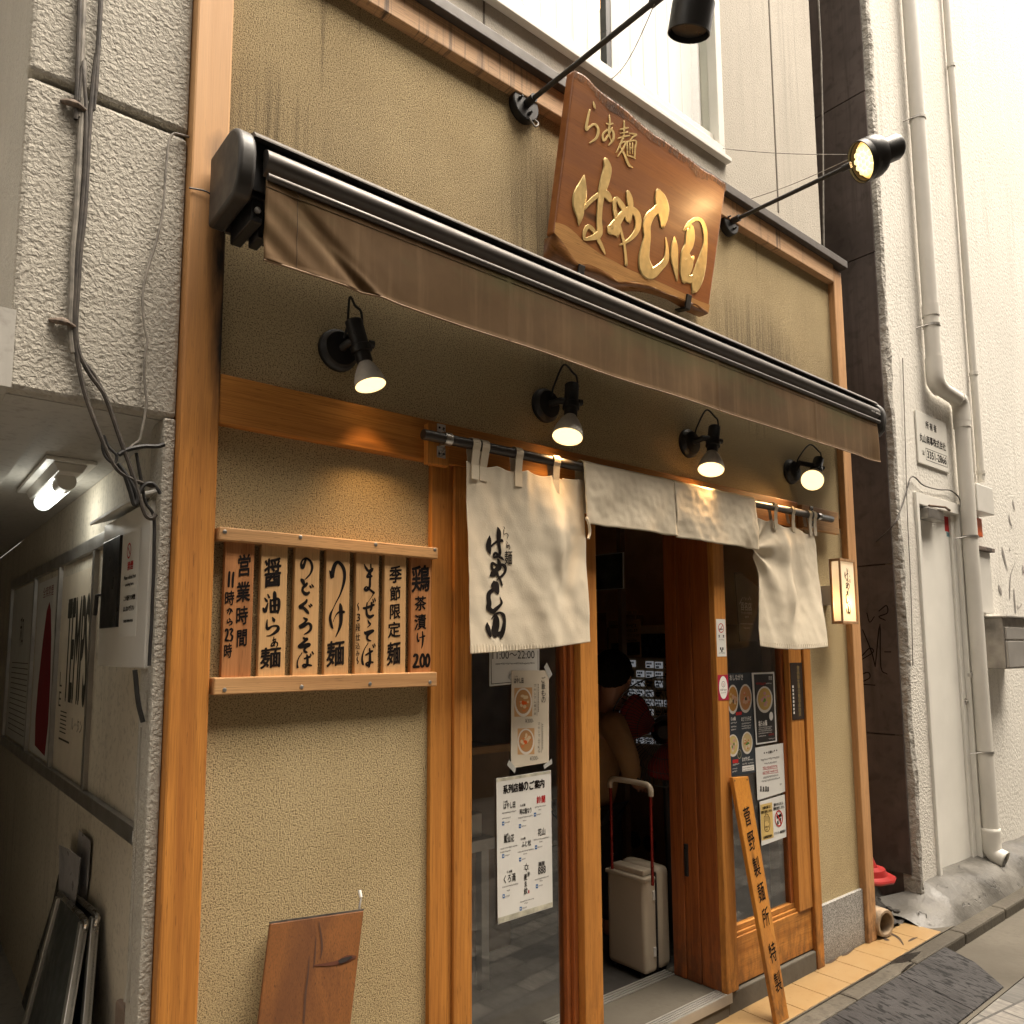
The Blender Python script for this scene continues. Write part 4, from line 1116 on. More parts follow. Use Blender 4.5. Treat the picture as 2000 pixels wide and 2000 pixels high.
KANA = {       # kana and figures, stroke by stroke: (x offset, y offset, scale), strokes
0: ((425, 1070, .22894), [[(80, 535, 6), (106, 520, 9), (112, 535, 9), (104, 560, 8), (98, 570, 4)], [(98, 512, 5), (92, 540, 8), (82, 560, 5)], [(116, 522, 6), (126, 545, 8)], [(98, 600, 5), (108, 615, 9)], [(84, 612, 5), (86, 640, 9), (104, 628, 7), (122, 630, 10), (118, 650, 10), (96, 662, 4)],
   [(102, 204, 12), (98, 260, 15), (94, 330, 14)], [(136, 208, 12), (130, 270, 15), (128, 336, 12)], [(66, 712, 10), (74, 696, 12), (86, 702, 12), (84, 740, 12), (66, 790, 12)], [(66, 790, 10), (92, 790, 14)], [(104, 700, 10), (118, 690, 12), (126, 705, 12), (112, 735, 10), (126, 755, 13), (118, 788, 12), (102, 790, 8)]]),
1: ((500, 1070, .22894), [[(140, 592, 6), (152, 615, 20), (156, 632, 8)], [(96, 612, 6), (92, 660, 14), (100, 690, 20), (140, 668, 10), (182, 668, 16), (188, 695, 22), (160, 725, 18), (120, 748, 8), (90, 752, 4)], [(140, 788, 5), (170, 778, 8)], [(152, 760, 5), (152, 800, 8), (160, 838, 4)], [(168, 790, 6), (150, 830, 9), (128, 838, 7), (140, 812, 6), (175, 805, 8), (184, 825, 8), (174, 848, 4)],
   [(100, 396, 8), (114, 425, 15)], [(74, 428, 8), (92, 452, 15), (98, 462, 5)], [(60, 512, 10), (78, 540, 24), (102, 470, 6)], [(155, 370, 8), (160, 400, 24), (160, 540, 18)], [(124, 440, 10), (126, 500, 16), (128, 550, 14)], [(122, 452, 12), (188, 436, 18), (195, 500, 20), (186, 558, 10)], [(128, 496, 12), (190, 486, 12)], [(128, 546, 14), (188, 540, 16)]]),
2: ((565, 1070, .22894), [[(140, 92, 14), (134, 120, 16), (116, 165, 22), (104, 160, 16), (102, 130, 14), (120, 98, 10), (150, 90, 12), (184, 120, 16), (196, 170, 15), (180, 220, 11), (150, 255, 7), (132, 272, 3)],
   [(102, 268, 16), (116, 285, 24), (128, 318, 12)], [(152, 300, 14), (140, 320, 18), (118, 340, 16), (116, 370, 16), (140, 392, 22), (166, 384, 16), (168, 370, 5)], [(176, 322, 8), (186, 342, 10)], [(192, 312, 8), (206, 332, 10)],
   [(150, 440, 10), (140, 464, 18), (92, 504, 24), (120, 510, 18), (150, 540, 20), (166, 560, 10)], [(166, 488, 7), (180, 506, 11)], [(180, 478, 7), (194, 494, 11)],
   [(122, 596, 10), (140, 608, 16), (150, 612, 14), (130, 640, 14), (92, 672, 22), (120, 668, 20), (160, 645, 16), (184, 662, 18), (180, 700, 16), (150, 726, 10), (126, 738, 4)],
   [(120, 766, 12), (136, 778, 18), (154, 778, 16), (110, 815, 16), (84, 842, 20), (120, 838, 24), (166, 822, 20), (170, 832, 16), (140, 850, 14), (128, 875, 14), (140, 888, 16), (156, 890, 6)],
   [(110, 895, 5), (80, 940, 6), (68, 985, 9), (72, 1022, 13)], [(128, 945, 10), (178, 928, 15)], [(152, 912, 10), (156, 960, 16), (150, 1000, 16), (130, 1018, 14), (116, 1005, 12), (132, 995, 12), (170, 1000, 14), (192, 1004, 8)], [(180, 905, 8), (186, 922, 9)], [(194, 886, 9), (206, 906, 11)]]),
3: ((630, 1080, .21978), [[(64, 158, 8), (84, 215, 24), (90, 170, 26), (110, 104, 24), (140, 82, 20), (178, 120, 22), (196, 180, 20), (190, 260, 18), (160, 360, 10), (120, 440, 6), (96, 490, 5), (74, 540, 14), (68, 590, 18), (84, 655, 16), (94, 670, 5)], [(94, 612, 3), (110, 570, 4), (140, 530, 12), (192, 524, 20)], [(156, 450, 10), (162, 490, 24), (164, 600, 22), (150, 670, 16), (116, 748, 4)]]),
4: ((685, 1080, .21978), [[(120, 98, 5), (134, 130, 14), (160, 160, 18), (196, 140, 16)], [(178, 98, 8), (180, 132, 10)], [(190, 150, 20), (160, 185, 16), (146, 215, 12), (188, 205, 16)], [(176, 170, 12), (172, 240, 14), (168, 300, 16), (140, 330, 20), (124, 320, 14), (140, 300, 10), (170, 325, 14), (208, 356, 16)], [(206, 354, 8), (180, 400, 3), (140, 455, 3)],
   [(112, 490, 14), (140, 488, 18), (208, 460, 14)], [(146, 442, 8), (140, 500, 12), (146, 550, 18), (170, 568, 22), (204, 552, 12)], [(186, 440, 14), (184, 490, 14), (174, 514, 10)], [(196, 410, 6), (203, 438, 9)], [(212, 400, 6), (219, 428, 9)],
   [(152, 594, 5), (164, 620, 12), (176, 634, 8), (150, 660, 5)], [(122, 700, 8), (140, 712, 26), (198, 690, 18), (186, 704, 14), (152, 730, 16), (146, 760, 14), (160, 775, 12), (182, 780, 4)],
   [(155, 800, 4), (120, 860, 6), (102, 930, 12), (108, 985, 14), (118, 990, 4)], [(132, 908, 10), (194, 870, 14)], [(168, 848, 10), (172, 920, 16), (168, 980, 18), (150, 1000, 16), (136, 985, 12), (160, 970, 10), (198, 972, 14)], [(166, 1000, 14), (160, 1020, 5)], [(196, 816, 7), (205, 842, 9)], [(210, 806, 6), (217, 828, 8)], [(70, 444, 4), (62, 465, 6), (72, 490, 6), (68, 512, 4)], [(62, 923, 4), (56, 945, 6), (66, 965, 6), (60, 987, 4)]]),
6: ((790, 1080, .21978), [[(118, 710, 4), (114, 750, 9), (124, 788, 10), (132, 768, 3)], [(132, 755, 5), (182, 737, 10)], [(160, 698, 8), (164, 760, 12), (160, 810, 10), (152, 848, 3)], [(82, 922, 12), (96, 905, 17), (114, 915, 17), (108, 960, 16), (80, 1015, 18)], [(80, 1014, 16), (130, 1010, 17)], [(158, 900, 15), (142, 950, 14), (150, 1005, 16), (170, 1000, 14), (178, 950, 16), (168, 905, 14), (156, 899, 13)], [(204, 900, 14), (190, 950, 14), (196, 1002, 16), (212, 998, 14), (222, 950, 14), (212, 905, 14), (202, 899, 12)]])}
for i, (x0, x1, mt, lab) in enumerate(PLQ):
    A, B = PY(*zm(x0, 700), YPL), PY(*zm(x1, 700), YPL)
    p = single('menu_plaque', lab, 'plaque', MB().box(A.x, B.x, YPL, -.012, zb_+.002, zt_-.012), M[mt], 'wooden menu plaques in the rack', bevel=.0015)
    tx = MB(); pl_ = PlaneY(YPL-.0008)
    for s, cx, cy, w_, h_ in TXT[i]:
        pbox(tx, s, cx, cy, w_, h_*.94, zm, pl_, .024 if w_ > 45 else .01, slant=.10)
    if i in KANA:
        (ox, oy, sc2), st_ = KANA[i]; zk_ = zoom(ox, oy, sc2)
        brush(tx, [[(x, y, w_*1.35+1) for x, y, w_ in s_] for s_ in st_], lambda x, y: PY(*zk_(x, y), YPL-.0008), 1, 5)
    flat('lettering', tx, M['ink'], p)

# ================================================================== CURTAIN POLE AND NOREN
YN = -.088
PA, PB = PY(826, 852, YN), PY(1624, 1012, YN)
zpole = (PA.z+PB.z)/2
pole = thing('curtain_pole', 'dark round pole on steel clamps carrying the cotton shop curtain', 'pole', ((PA.x+PB.x)/2, YN, zpole))
build('rod', MB().lathe((PA.x, YN, zpole), (1, 0, 0), [(0, 0), (0, .0155), (.002, .017), (PB.x-PA.x-.002, .017), (PB.x-PA.x, .0155), (PB.x-PA.x, 0)], 24), plain('dark_stained_rod', (.03, .024, .02), .35), pole, smooth=True)
def clamp(xb0, xb1, z0, z1, xc, mat):
    build('mount_block', MB().box(xb0, xb1, YF-.022, YF+.003, z0, z1), mat, pole, bevel=.003)
    build('clamp_plate', MB().box(xc-.016, xc+.016, YF-.026, YF-.0225, zpole-.055, zpole-.0185).box(xc-.016, xc+.016, YF-.026, YF-.0225, zpole+.0185, zpole+.055).box(xc-.008, xc+.008, YN+.016, YF-.0225, zpole-.02, zpole-.012), M['steel'], pole, bevel=.001)
    for s in (-1, 1):
        for e in (-.008, .008): build('screw', MB().lathe((xc+e, YF-.026, zpole+s*.042), (0, -1, 0), [(0, .004), (.001, .004), (.001, 0)], 8), M['dark_plastic'], pole)
    build('clamp_ring', MB().lathe((xc-.0, YN, zpole), (1, 0, 0), [(-.012, .018), (-.012, .021), (.014, .021), (.014, .018)], 28), M['steel'], pole, smooth=True)
b0, b1 = PY(836, 828, YF-.022), PY(877, 905, YF-.022)
clamp(b0.x, b1.x, b1.z-.012, b0.z+.004, PY(872, 862, YN).x-.0, M['amber_z'])
b0, b1 = PY(1566, 985, YF-.022), PY(1640, 1044, YF-.022)
clamp(b0.x, min(b1.x, XR0-.003), b1.z, b0.z, PY(1596, 1003, YN).x, M['rail'])

nor = thing('shop_curtain', 'off white cotton shop curtain with black brush lettering, middle flaps folded over the pole', 'curtain', ((PA.x+PB.x)/2, YN, zpole-.5))
# ---- left panel
LTL, LTR = PY(911, 900, YN), PY(1141, 938, YN-.004)
LBL, LBR = PY(917, 1277, YN-.012), PY(1150, 1254, YN-.035)
def lp_y(x, z):
    u = (x-LTL.x)/(LTR.x-LTL.x); v = (LTL.z-z)/(LTL.z-LBL.z)
    y = YN+.0-.004*u-v*(.012+.023*u)
    k = min(1, max(0, v))
    y += .014*math.sin(u*7.2+.8-v*2.4)*(.25+.75*k)*(.6+.4*math.sin(v*3+1))
    y -= .020*math.exp(-((u-.62-.15*v)/.10)**2)*math.exp(-((v-.28)/.22)**2)        # belly under the third loop
    y -= .016*math.exp(-((u-.80+.25*v)/.07)**2)*math.exp(-((v-.38)/.18)**2)
    y += .018*math.exp(-((u-.86+.35*(v-.35))/.06)**2)*math.exp(-((v-.55)/.2)**2)
    y -= .014*math.exp(-((u-.45-.20*v)/.09)**2)*k
    for lx in (.06, .27, .47, .68, .93): y -= .004*math.exp(-((u-lx)/.03)**2)*math.exp(-v*7)
    y += .0045*noise.noise(Vector((x*9, z*6, 1)))+.0016*noise.noise(Vector((x*26, z*22, 5)))
    y += .0048*noise.noise(Vector(((x+z*.55)*16, (z-x*.55)*3.2, 7)))*min(1, k*1.5+.2)
    if k > .955: y += .0016*math.sin(x*520)
    return y
def lpan(u, v):
    sag = .012*abs(math.sin(u*math.pi*4.2))*(1-v)**8*(1 if u < .8 else .4)
    top = LTL.lerp(LTR, u); bot = LBL.lerp(LBR, u)
    x = top.x+(bot.x-top.x)*v; z = top.z+(bot.z-top.z)*v-sag-.006*math.sin(u*math.pi)*v
    return Vector((x, lp_y(x, z), z))
pan = build('panel', MB().grid(lpan, 150, 170), M['linen'], nor, smooth=True, solid=.0012, label='left hanging panel with black brush lettering')
def on_left(px, py):
    y = YN-.02
    for _ in range(4):
        p = PY(px, py, y); y = lp_y(p.x, p.z)-.0028
    return PY(px, py, y)
zl = zoom(930, 1010, .13459)
S_NOREN = [
 [(196, 268, 8), (190, 335, 58), (181, 415, 72), (192, 490, 52), (207, 542, 8)],
 [(212, 428, 26), (262, 382, 28), (312, 350, 36), (368, 340, 46), (392, 356, 14)],
 [(312, 146, 14), (330, 210, 56), (330, 285, 60), (326, 350, 50), (336, 430, 40), (346, 505, 40), (334, 550, 40), (302, 574, 38)],
 [(345, 552, 40), (292, 576, 36), (256, 584, 20), (262, 535, 32), (290, 520, 30), (330, 570, 34), (370, 595, 34), (402, 624, 14)],
 [(314, 608, 22), (334, 660, 46), (346, 720, 46), (336, 762, 40)],
 [(335, 722, 56), (282, 692, 36), (236, 670, 40), (226, 710, 34), (240, 760, 40), (286, 790, 50), (316, 850, 34), (350, 910, 28), (374, 980, 26), (374, 1002, 10)],
 [(198, 858, 12), (242, 828, 84), (272, 796, 66), (302, 758, 66), (362, 694, 42), (412, 712, 46), (426, 770, 34), (396, 830, 34), (340, 880, 28), (298, 912, 6)],
 [(255, 930, 26), (270, 970, 108), (288, 1030, 96), (308, 1080, 60), (318, 1114, 20)],
 [(252, 1050, 52), (192, 1100, 58), (180, 1170, 58), (190, 1250, 64), (184, 1320, 68), (240, 1368, 62), (300, 1322, 50), (356, 1270, 34), (370, 1230, 28), (344, 1156, 8)],
 [(160, 1528, 10), (165, 1590, 60), (185, 1660, 56), (205, 1720, 38), (218, 1746, 6)],
 [(290, 1408, 16), (292, 1480, 78), (290, 1560, 92), (276, 1620, 100), (272, 1690, 80), (280, 1732, 44)],
 [(220, 1482, 8), (268, 1422, 30), (340, 1386, 30), (392, 1420, 50), (411, 1490, 40), (406, 1570, 50), (386, 1660, 62), (365, 1732, 46), (354, 1772, 8)],
 [(290, 1600, 70), (332, 1570, 12)], [(268, 1702, 60), (340, 1692, 62), (382, 1660, 40)],
 [(400, 135, 4), (416, 168, 9)], [(400, 175, 4), (402, 235, 9), (404, 252, 7), (440, 235, 9), (464, 265, 10), (450, 312, 4)],
 [(440, 350, 4), (462, 385, 8)], [(446, 420, 8), (440, 385, 5)], [(480, 395, 7), (450, 445, 8), (440, 425, 7), (475, 405, 9), (490, 440, 10), (478, 472, 4)]]
mb = MB(); brush(mb, [[(x, y, w_*1.06+1) for x, y, w_ in s_] for s_ in S_NOREN], lambda x, y: on_left(*zl(x, y)), 1, 6, 0)
g = glyphs('麺', .012)
mb.add([on_left(*zl(468+(x-(g[2]+g[3])/2)/(g[3]-g[2])*112, 588-(y-(g[4]+g[5])/2)/(g[5]-g[4])*205)) for x, y, _ in g[0]], g[1])
flat('lettering', mb, M['ink'], pan)
def loop(x, ztop, w, parent, zb):
    pts = []
    for k in range(9):
        a = R(-20+k*27.5)
        pts.append((YN+.021*math.cos(a), zpole+.0215*math.sin(a)))
    path = [(YN+.012, zb-.0)]+[(YN+.019, zpole-.012)]+pts[1:]+[(YN-.015, zpole-.02), (lp_y(x, zb) - .004 if parent is pan else YN-.012, zb)]
    vs = [(x+s*w/2, y, z) for y, z in path for s in (-1, 1)]
    lb = MB().add(vs, [(2*i, 2*i+1, 2*i+3, 2*i+2) for i in range(len(path)-1)])
    y0 = path[-1][0]
    lb.box(x-w/2, x+w/2, y0-.002, y0+.001, zb-.045, zb+.001)
    build('loop', lb, M['linen'], parent, solid=.0014)
for q in (925, 943, 1009, 1082):
    p = PY(q, 925, YN); loop(p.x, zpole, .030, pan, LTL.z-.012-.0*(q-925))
# ---- folded middle flaps
def flap(x0, x1, zb0, zb1, seed, label, dip=0):
    def f(u, v):
        x = x0+(x1-x0)*u; zb = zb0+(zb1-zb0)*u
        if v < .35:      # back half, hanging behind the pole
            t = v/.35; z = (zb+.05)+(zpole+.012-(zb+.05))*t; y = YN+.022
        elif v < .5:
            a = R(30+(v-.35)/.15*120); z = zpole+.024*math.sin(a); y = YN+.024*math.cos(a)
        else:
            t = (v-.5)/.5; z = zpole+.012+(zb-zpole-.012)*t; y = YN-.022-.012*t
            y += .006*noise.noise(Vector(((x+z*.8)*14, (z-x*.8)*3.5, seed+3)))*t
            y += .006*math.sin(x*23+seed+t*3)*t+.007*noise.noise(Vector((x*11, z*11, seed)))*t+.0025*noise.noise(Vector((x*38, z*38, seed)))
            y -= .006*math.sin((u*2.3+t*1.2)*math.pi)*t
            if dip: y -= .012*math.exp(-((u-.93)/.12)**2)*t; z -= .0
        return Vector((x, y, z+.003*noise.noise(Vector((x*14, seed, v*2)))))
    return build('panel', MB().grid(f, 60, 60), M['linen'], nor, smooth=True, solid=.0016, label=label)
FA, FB, FC = PY(1141, 1020, YN-.03), PY(1322, 1047, YN-.03), PY(1468, 1073, YN-.03)
f1 = flap(PY(1139.5, 940, YN-.02).x, FB.x-.001, FA.z-.004, FB.z, 1.0, 'plain flap folded over the pole next to the lettered panel')
f2 = flap(FB.x+.001, PY(1474, 980, YN-.02).x, FB.z-.004, FC.z, 5.0, 'plain flap folded over the pole next to the right panel', 1)
kt = catmull([PY(1145, 1010, YN-.045), PY(1150, 1022, YN-.05), PY(1152, 1040, YN-.045), PY(1149, 1052, YN-.045)])
build('knot', MB().tube(kt, [.004, .005, .006, .006]+[.005]*(len(kt)-4), 8), M['linen'], f1, smooth=True)
# ---- right panel
RTL, RTR = PY(1474, 1003, YN), PY(1589, 1040, YN)
RBL, RBR = PY(1483, 1262, YN-.03), PY(1618, 1263, YN-.11)
def rpan(u, v):
    top = RTL.lerp(RTR, u); bot = RBL.lerp(RBR, u)
    p = top.lerp(bot, v)
    sag = .022*abs(math.sin((u*2.9+.15)*math.pi))*(1-v)**7
    y = p.y
    du, dv = u+.03, (v-.27)          # pulled sideways by the knot at the left edge
    rr = math.hypot(du, dv*1.6); th = math.atan2(dv, du)
    y += .020*math.sin(th*7)*math.exp(-rr*1.7)*min(1, rr*5)
    y -= .022*math.exp(-((u-.42-.12*v)/.08)**2)*math.exp(-((v-.25)/.28)**2)
    y -= .024*math.exp(-((u-.52+.06*v)/.045)**2)*math.exp(-((v-.62)/.16)**2)
    y += .020*math.exp(-((u-.66)/.12)**2)*math.exp(-((v-.66)/.2)**2)
    y -= .008*math.exp(-((u-.75-.1*v)/.06)**2)*math.exp(-v*2.5)
    y += .0048*noise.noise(Vector(((p.x+p.z*.25)*15, (p.z-p.x*.25)*3, 8)))*min(1, v*1.5+.2)
    y += .004*noise.noise(Vector((p.x*9, p.z*6, 3)))+.0016*noise.noise(Vector((p.x*28, p.z*24, 5)))
    if v > .955: y += .0016*math.sin(p.x*520)
    return Vector((p.x-.025*math.exp(-(dv/.1)**2)*math.exp(-u*8), y, p.z-sag+.014*math.sin(u*math.pi)*-v))
pr = build('panel', MB().grid(rpan, 110, 150), M['linen'], nor, smooth=True, solid=.0012, label='right hanging panel without lettering')
for q in (1510, 1544, 1577, 1586):
    p = PY(q, 1005, YN); loop(p.x, zpole, .026, pr, RTL.z-.012)

# ================================================================== LANTERN BOX
zn = zoom(1500, 950, .15528)
YLf, YLb = -.135, -.078
A, B = PY(*zn(905, 905), YLf), PY(*zn(1135, 1728), YLf)
lx0, lx1, lz0, lz1 = PY(*zn(922, 1300), YLf).x, PY(*zn(1117, 1300), YLf).x, PY(*zn(1035, 1728), YLf).z, PY(*zn(1000, 915), YLf).z
lan = thing('lantern_box', 'glowing wooden lantern box with small brush lettering beside the right post', 'lantern', ((lx0+lx1)/2, -.1, lz0))
fr = MB(); b_ = .009
for x in (lx0, lx1-b_):
    for y in (YLf, YLb-b_): fr.box(x, x+b_, y, y+b_, lz0+.0135, lz1-.0135)
for z in (lz0, lz1-.013):
    fr.box(lx0, lx1, YLf, YLf+b_, z, z+.013).box(lx0, lx1, YLb-b_, YLb, z, z+.013).box(lx0, lx0+b_, YLf+b_, YLb-b_, z, z+.013).box(lx1-b_, lx1, YLf+b_, YLb-b_, z, z+.013)
build('frame', fr, wood('lantern_wood', 'z', (.30, .16, .07), (.52, .31, .15), .6), lan, bevel=.001)
t = NT('lantern_paper'); t.set((.85, .80, .70), .8)
trn = t.n("BsdfTranslucent"); trn.inputs[0].default_value = (.9, .82, .68, 1)
mx = t.n("MixShader"); mx.inputs[0].default_value = .55
t.l(t.b.outputs[0], mx.inputs[1]); t.l(trn.outputs[0], mx.inputs[2]); t.l(mx.outputs[0], t.t.nodes["Material Output"].inputs[0])
t.b.inputs["Emission Color"].default_value = (1, .78, .52, 1); t.b.inputs["Emission Strength"].default_value = .11
pp = MB().box(lx0+.012, lx1-.012, YLf+.006, YLf+.0075, lz0+.012, lz1-.012).box(lx0+.006, lx0+.0075, YLf+.012, YLb-.012, lz0+.012, lz1-.012).box(lx1-.0075, lx1-.006, YLf+.012, YLb-.012, lz0+.012, lz1-.012)
build('paper', pp, t.m, lan)
build('back_board', MB().box(lx0+.004, lx1-.004, YLb, YLb+.004, lz0, lz1).box((lx0+lx1)/2-.03, (lx0+lx1)/2+.03, YLb+.004, .0, lz0+.1, lz0+.2), M['box_paint'], lan)
L = bpy.data.lights.new('lantern_light', 'POINT'); L.energy = .17; L.color = (1, .62, .28); L.shadow_soft_size = .012
lo = bpy.data.objects.new('lantern_light', L); COL.objects.link(lo); lo.parent = lan
lo.location = Vector(((lx0+lx1)/2, (YLf+YLb)/2, lz0+.10))-ABS[lan.name]
# lettering: the curtain's calligraphy again, narrower
lx, lz = (lx0+lx1)/2-.008, (lz0+lz1)/2
mb = MB(); H_ = (lz1-lz0)*.74; sc1 = H_/1650
def onlan(x, y): return Vector((lx+(x-285)*sc1*1.15, YLf+.0052, lz+(955-y)*sc1))
brush(mb, [[(x, y, w_*.8) for x, y, w_ in s] for s in S_NOREN], onlan, 1, 4, 0)
text(mb, '麺', onlan(468, 588), .02, .013)
flat('lettering', mb, M['ink'], lan)

# ================================================================== LEANING BOARDS
def slab_from(corners, thick):
    n = (corners[1]-corners[0]).cross(corners[3]-corners[0]).normalized()
    if n.y > 0: n = -n
    return MB().prism(corners, -n*thick), n
pk0, pk1 = PZ(1511, 2000, .0), PZ(1547.5, 1993, .0)
by = -.195
bl_, br_ = Vector((PZ(1511, 2000, 0).x, by, .002)), Vector((PZ(1547.5, 1993, 0).x+.004, by, .002))
tl_ = PY(1431, 1518, -.060); tr_ = PY(1462, 1516, -.060)
tl_.y = tr_.y = -.060
mb, n_ = slab_from([bl_, br_, tr_, tl_], .020)
pk = single('leaning_plank', 'tall narrow varnished plank with black vertical writing leaning beside the doorway', 'plank', mb, M['plank'], bevel=.003)
ctr = (bl_+br_)/2; axis_ = ((tl_+tr_)/2-ctr); W_ = (br_-bl_).length
uu = (br_-bl_).normalized(); vv = axis_.normalized(); nn = n_
tx = MB()
zk = zoom(1300, 1300, .36232)
PLK = PlaneP(bl_+nn*.0008, nn, uu, vv)
for s, cx, cy, h_ in (('菅', 440, 812, 105), ('野', 463, 945, 105), ('製', 491, 1085, 108), ('麺', 515, 1220, 108), ('所', 540, 1355, 105), ('特', 577, 1545, 112), ('製', 605, 1705, 112)):
    c = PLK(*zk(cx, cy)); t_, b2_ = PLK(*zk(cx, cy-h_/2)), PLK(*zk(cx, cy+h_/2))
    text(tx, s, c, (t_-b2_).length*.98, W_*.56, uu, vv, .009, slant=.10)
flat('lettering', tx, M['ink'], pk)
for q in ((1435, 1525), (1459, 1523)): build('nail', MB().lathe(PLK(*q), nn, [(0, .003), (.002, .003), (.002, 0)], 8), M['blackmetal'], pk)

qa, qb = PY(527, 1803, -.040), PY(711, 1777, -.115)
qm = PY(594, 2000, -.135)
nb_ = (qb-qa).cross(qm-(qa+qb)/2).normalized()
qc, qd = PP(685, 2000, qa, nb_), PP(503.5, 2000, qa, nb_)
ext = lambda a, b: a+(b-a)*((a.z-.004)/(a.z-b.z))
c0, c1 = ext(qb, qc), ext(qa, qd)
mb, n_ = slab_from([c1, c0, qb, qa], .028)
bd = single('leaning_board', 'wide old wooden board with a dark knot leaning on the render at the bottom edge', 'board', mb, M['board'], bevel=.004)
PBD = PlaneP(qa+n_*.003, n_, UX, UZ)
kn = MB()
kk = [PBD(*q) for q in ((660, 1877), (667, 1872), (686, 1867), (689, 1870), (676, 1878), (664, 1882))]
kn.poly(kk)
build('knot', kn, plain('dark_knot', (.012, .006, .004), .7), bd)
mb = MB(); brush(mb, [[(623, 1800, 1.5), (627, 1825, 3), (629, 1850, 4), (626, 1872, 1.5)], [(604, 1868, 1.5), (602, 1900, 3.5), (597, 1940, 4.5), (593, 1998, 4)], [(617, 1830, 1.5), (615, 1870, 3), (612, 1890, 1.5)]], lambda x, y: PBD(x, y)-n_*.001, 1, 4)
flat('grain_crack', mb, plain('dark_grain', (.05, .018, .006), .7), bd)
mb = MB(); brush(mb, [[(612, 1886, 2), (635, 1884, 6), (660, 1880, 9), (680, 1872, 13), (696, 1868, 3)]], lambda x, y: PBD(x, y)-n_*.0015, 1, 4)
flat('resin_stain', mb, plain('red_brown_stain', (.075, .018, .004), .6), bd)
edge = MB(); tv = (qb-qa).normalized()
gre = MB().obox((qa+qb)/2-n_*.014+UZ*.001, (qb-qa)*.498, n_*.0140, UZ*.0022)
build('weathered_top', gre, plain('grey_weathered_wood', (.13, .11, .09), .8, var=.4, scale=40), bd)
h0 = PBD(704, 1779); h1, h2 = PBD(707, 1752), PBD(704, 1738)
for p in (h0, h1, h2): p += -n_*.015
build('hook', MB().tube(catmull([h0-UZ*.01, h0+UZ*.01, h1, h2]), .0032, 8).lathe(h0-UZ*.002, UZ, [(0, .007), (.006, .006), (.008, .003)], 10), M['steel_dull'], bd, smooth=True)
hk = MB().tube([h1, h2], .0045, 8); build('hook_cap', hk, M['inkwhite'], bd, smooth=True)
# ================================================================== PRINTS ON THE GLASS
def sheet(name, label, corners, Y, mat, cat='poster', group=None, thick=.0012):
    q = [PY(a, b, Y) for a, b in corners]
    return single(name, label, cat, MB().prism(q, (0, thick, 0)), mat, group)
def disc(mb, zf, cx, cy, rx, ry, Y, n=22, hole=0):
    P = [PY(*zf(cx+rx*math.cos(2*math.pi*k/n), cy+ry*math.sin(2*math.pi*k/n)), Y) for k in range(n)]
    if not hole: mb.poly(P)
    else:
        Q = [PY(*zf(cx+rx*hole*math.cos(2*math.pi*k/n), cy+ry*hole*math.sin(2*math.pi*k/n)), Y) for k in range(n)]
        mb.add(P+Q, [(k, (k+1) % n, n+(k+1) % n, n+k) for k in range(n)])
def quad(mb, zf, pts, Y): mb.poly([PY(*zf(*p), Y) for p in pts])
def pxlines(mb, zf, x0, x1, y, h, Y, seed):
    A, B = PY(*zf(x0, y), Y), PY(*zf(x1, y), Y); hh = abs((PY(*zf(x0, y-h/2), Y)-PY(*zf(x0, y+h/2), Y)).z)
    lines(mb, A.x, B.x, (A.z+B.z)/2, hh, Y, seed)
def food(parent, zf, cx, cy, rx, ry, Y, seed, cols, bowl=(.62, .58, .52)):
    mb = MB(); disc(mb, zf, cx, cy, rx, ry, Y); b_ = flat('bowl_picture', mb, ink('bowl_print', bowl, .5), parent)
    mb = MB(); disc(mb, zf, cx, cy-ry*.04, rx*.84, ry*.84, Y-.0002); flat('soup_print', mb, ink('soup_print', cols[0], .5), b_)
    rnd = random.Random(seed)
    for i, c in enumerate(cols[1:]):
        mb = MB()
        for k in range(9 if i < 2 else 2):
            a, r = rnd.uniform(0, 6.28), rnd.uniform(0, .62)
            if i >= 2: r *= .4
            ex, ey = rnd.uniform(.10, .24), rnd.uniform(.06, .16)
            disc(mb, zf, cx+rx*r*math.cos(a), cy+ry*r*math.sin(a), rx*ex, ry*ey, Y-.0004-.0001*i-.00001*k, 9)
        flat('topping_print', mb, ink('topping_print', c, .5), b_)
z3 = zoom(950, 1260, .13453)
YGL = .026
t = sheet('hours_notice', 'white notice with thin dark border half hidden behind the lettered curtain panel', [(956, 1150), (1053, 1165), (1053.5, 1331), (956, 1340.5)], YGL, M['paper'])
mb = MB(); pbox(mb, '11:00〜22:00', 400, 140, 610, 115, z3, PlaneY(YGL-.0006))
pxlines(mb, z3, 135, 700, 268, 26, YGL-.0006, 3)
for pts in (((62, 80), (70, 80), (78, 565), (70, 570)), ((70, 560), (360, 535), (360, 543), (70, 570)), ((745, 80), (751, 80), (753, 360), (747, 360))): quad(mb, z3, pts, YGL-.0006)
flat('lettering', mb, M['ink'], t)
YG2 = YGL-.003
t = sheet('rice_menu', 'narrow cream menu sheet with two rice bowl pictures taped to the left glass', [z3(365, 370), z3(907, 366), z3(907, 1700), z3(357, 1790)], YG2, M['cream_paper'])
YG3 = YG2-.0006; P_ = PlaneY(YG3)
mb = MB()
for i, ch in enumerate('ご飯もの'): pbox(mb, ch, 828, 500+i*98, 60, 86, z3, P_, .006)
for i, ch in enumerate('マキシマム親子丼'): pbox(mb, ch, 705, 590+i*58, 32, 42, z3, P_)
for i, ch in enumerate('マキシマムTKG'): pbox(mb, ch, 764, 1145+i*56, 32, 42, z3, P_)
pbox(mb, '¥300-', 625, 1097, 125, 62, z3, P_); pbox(mb, '¥300-', 693, 1640, 125, 62, z3, P_)
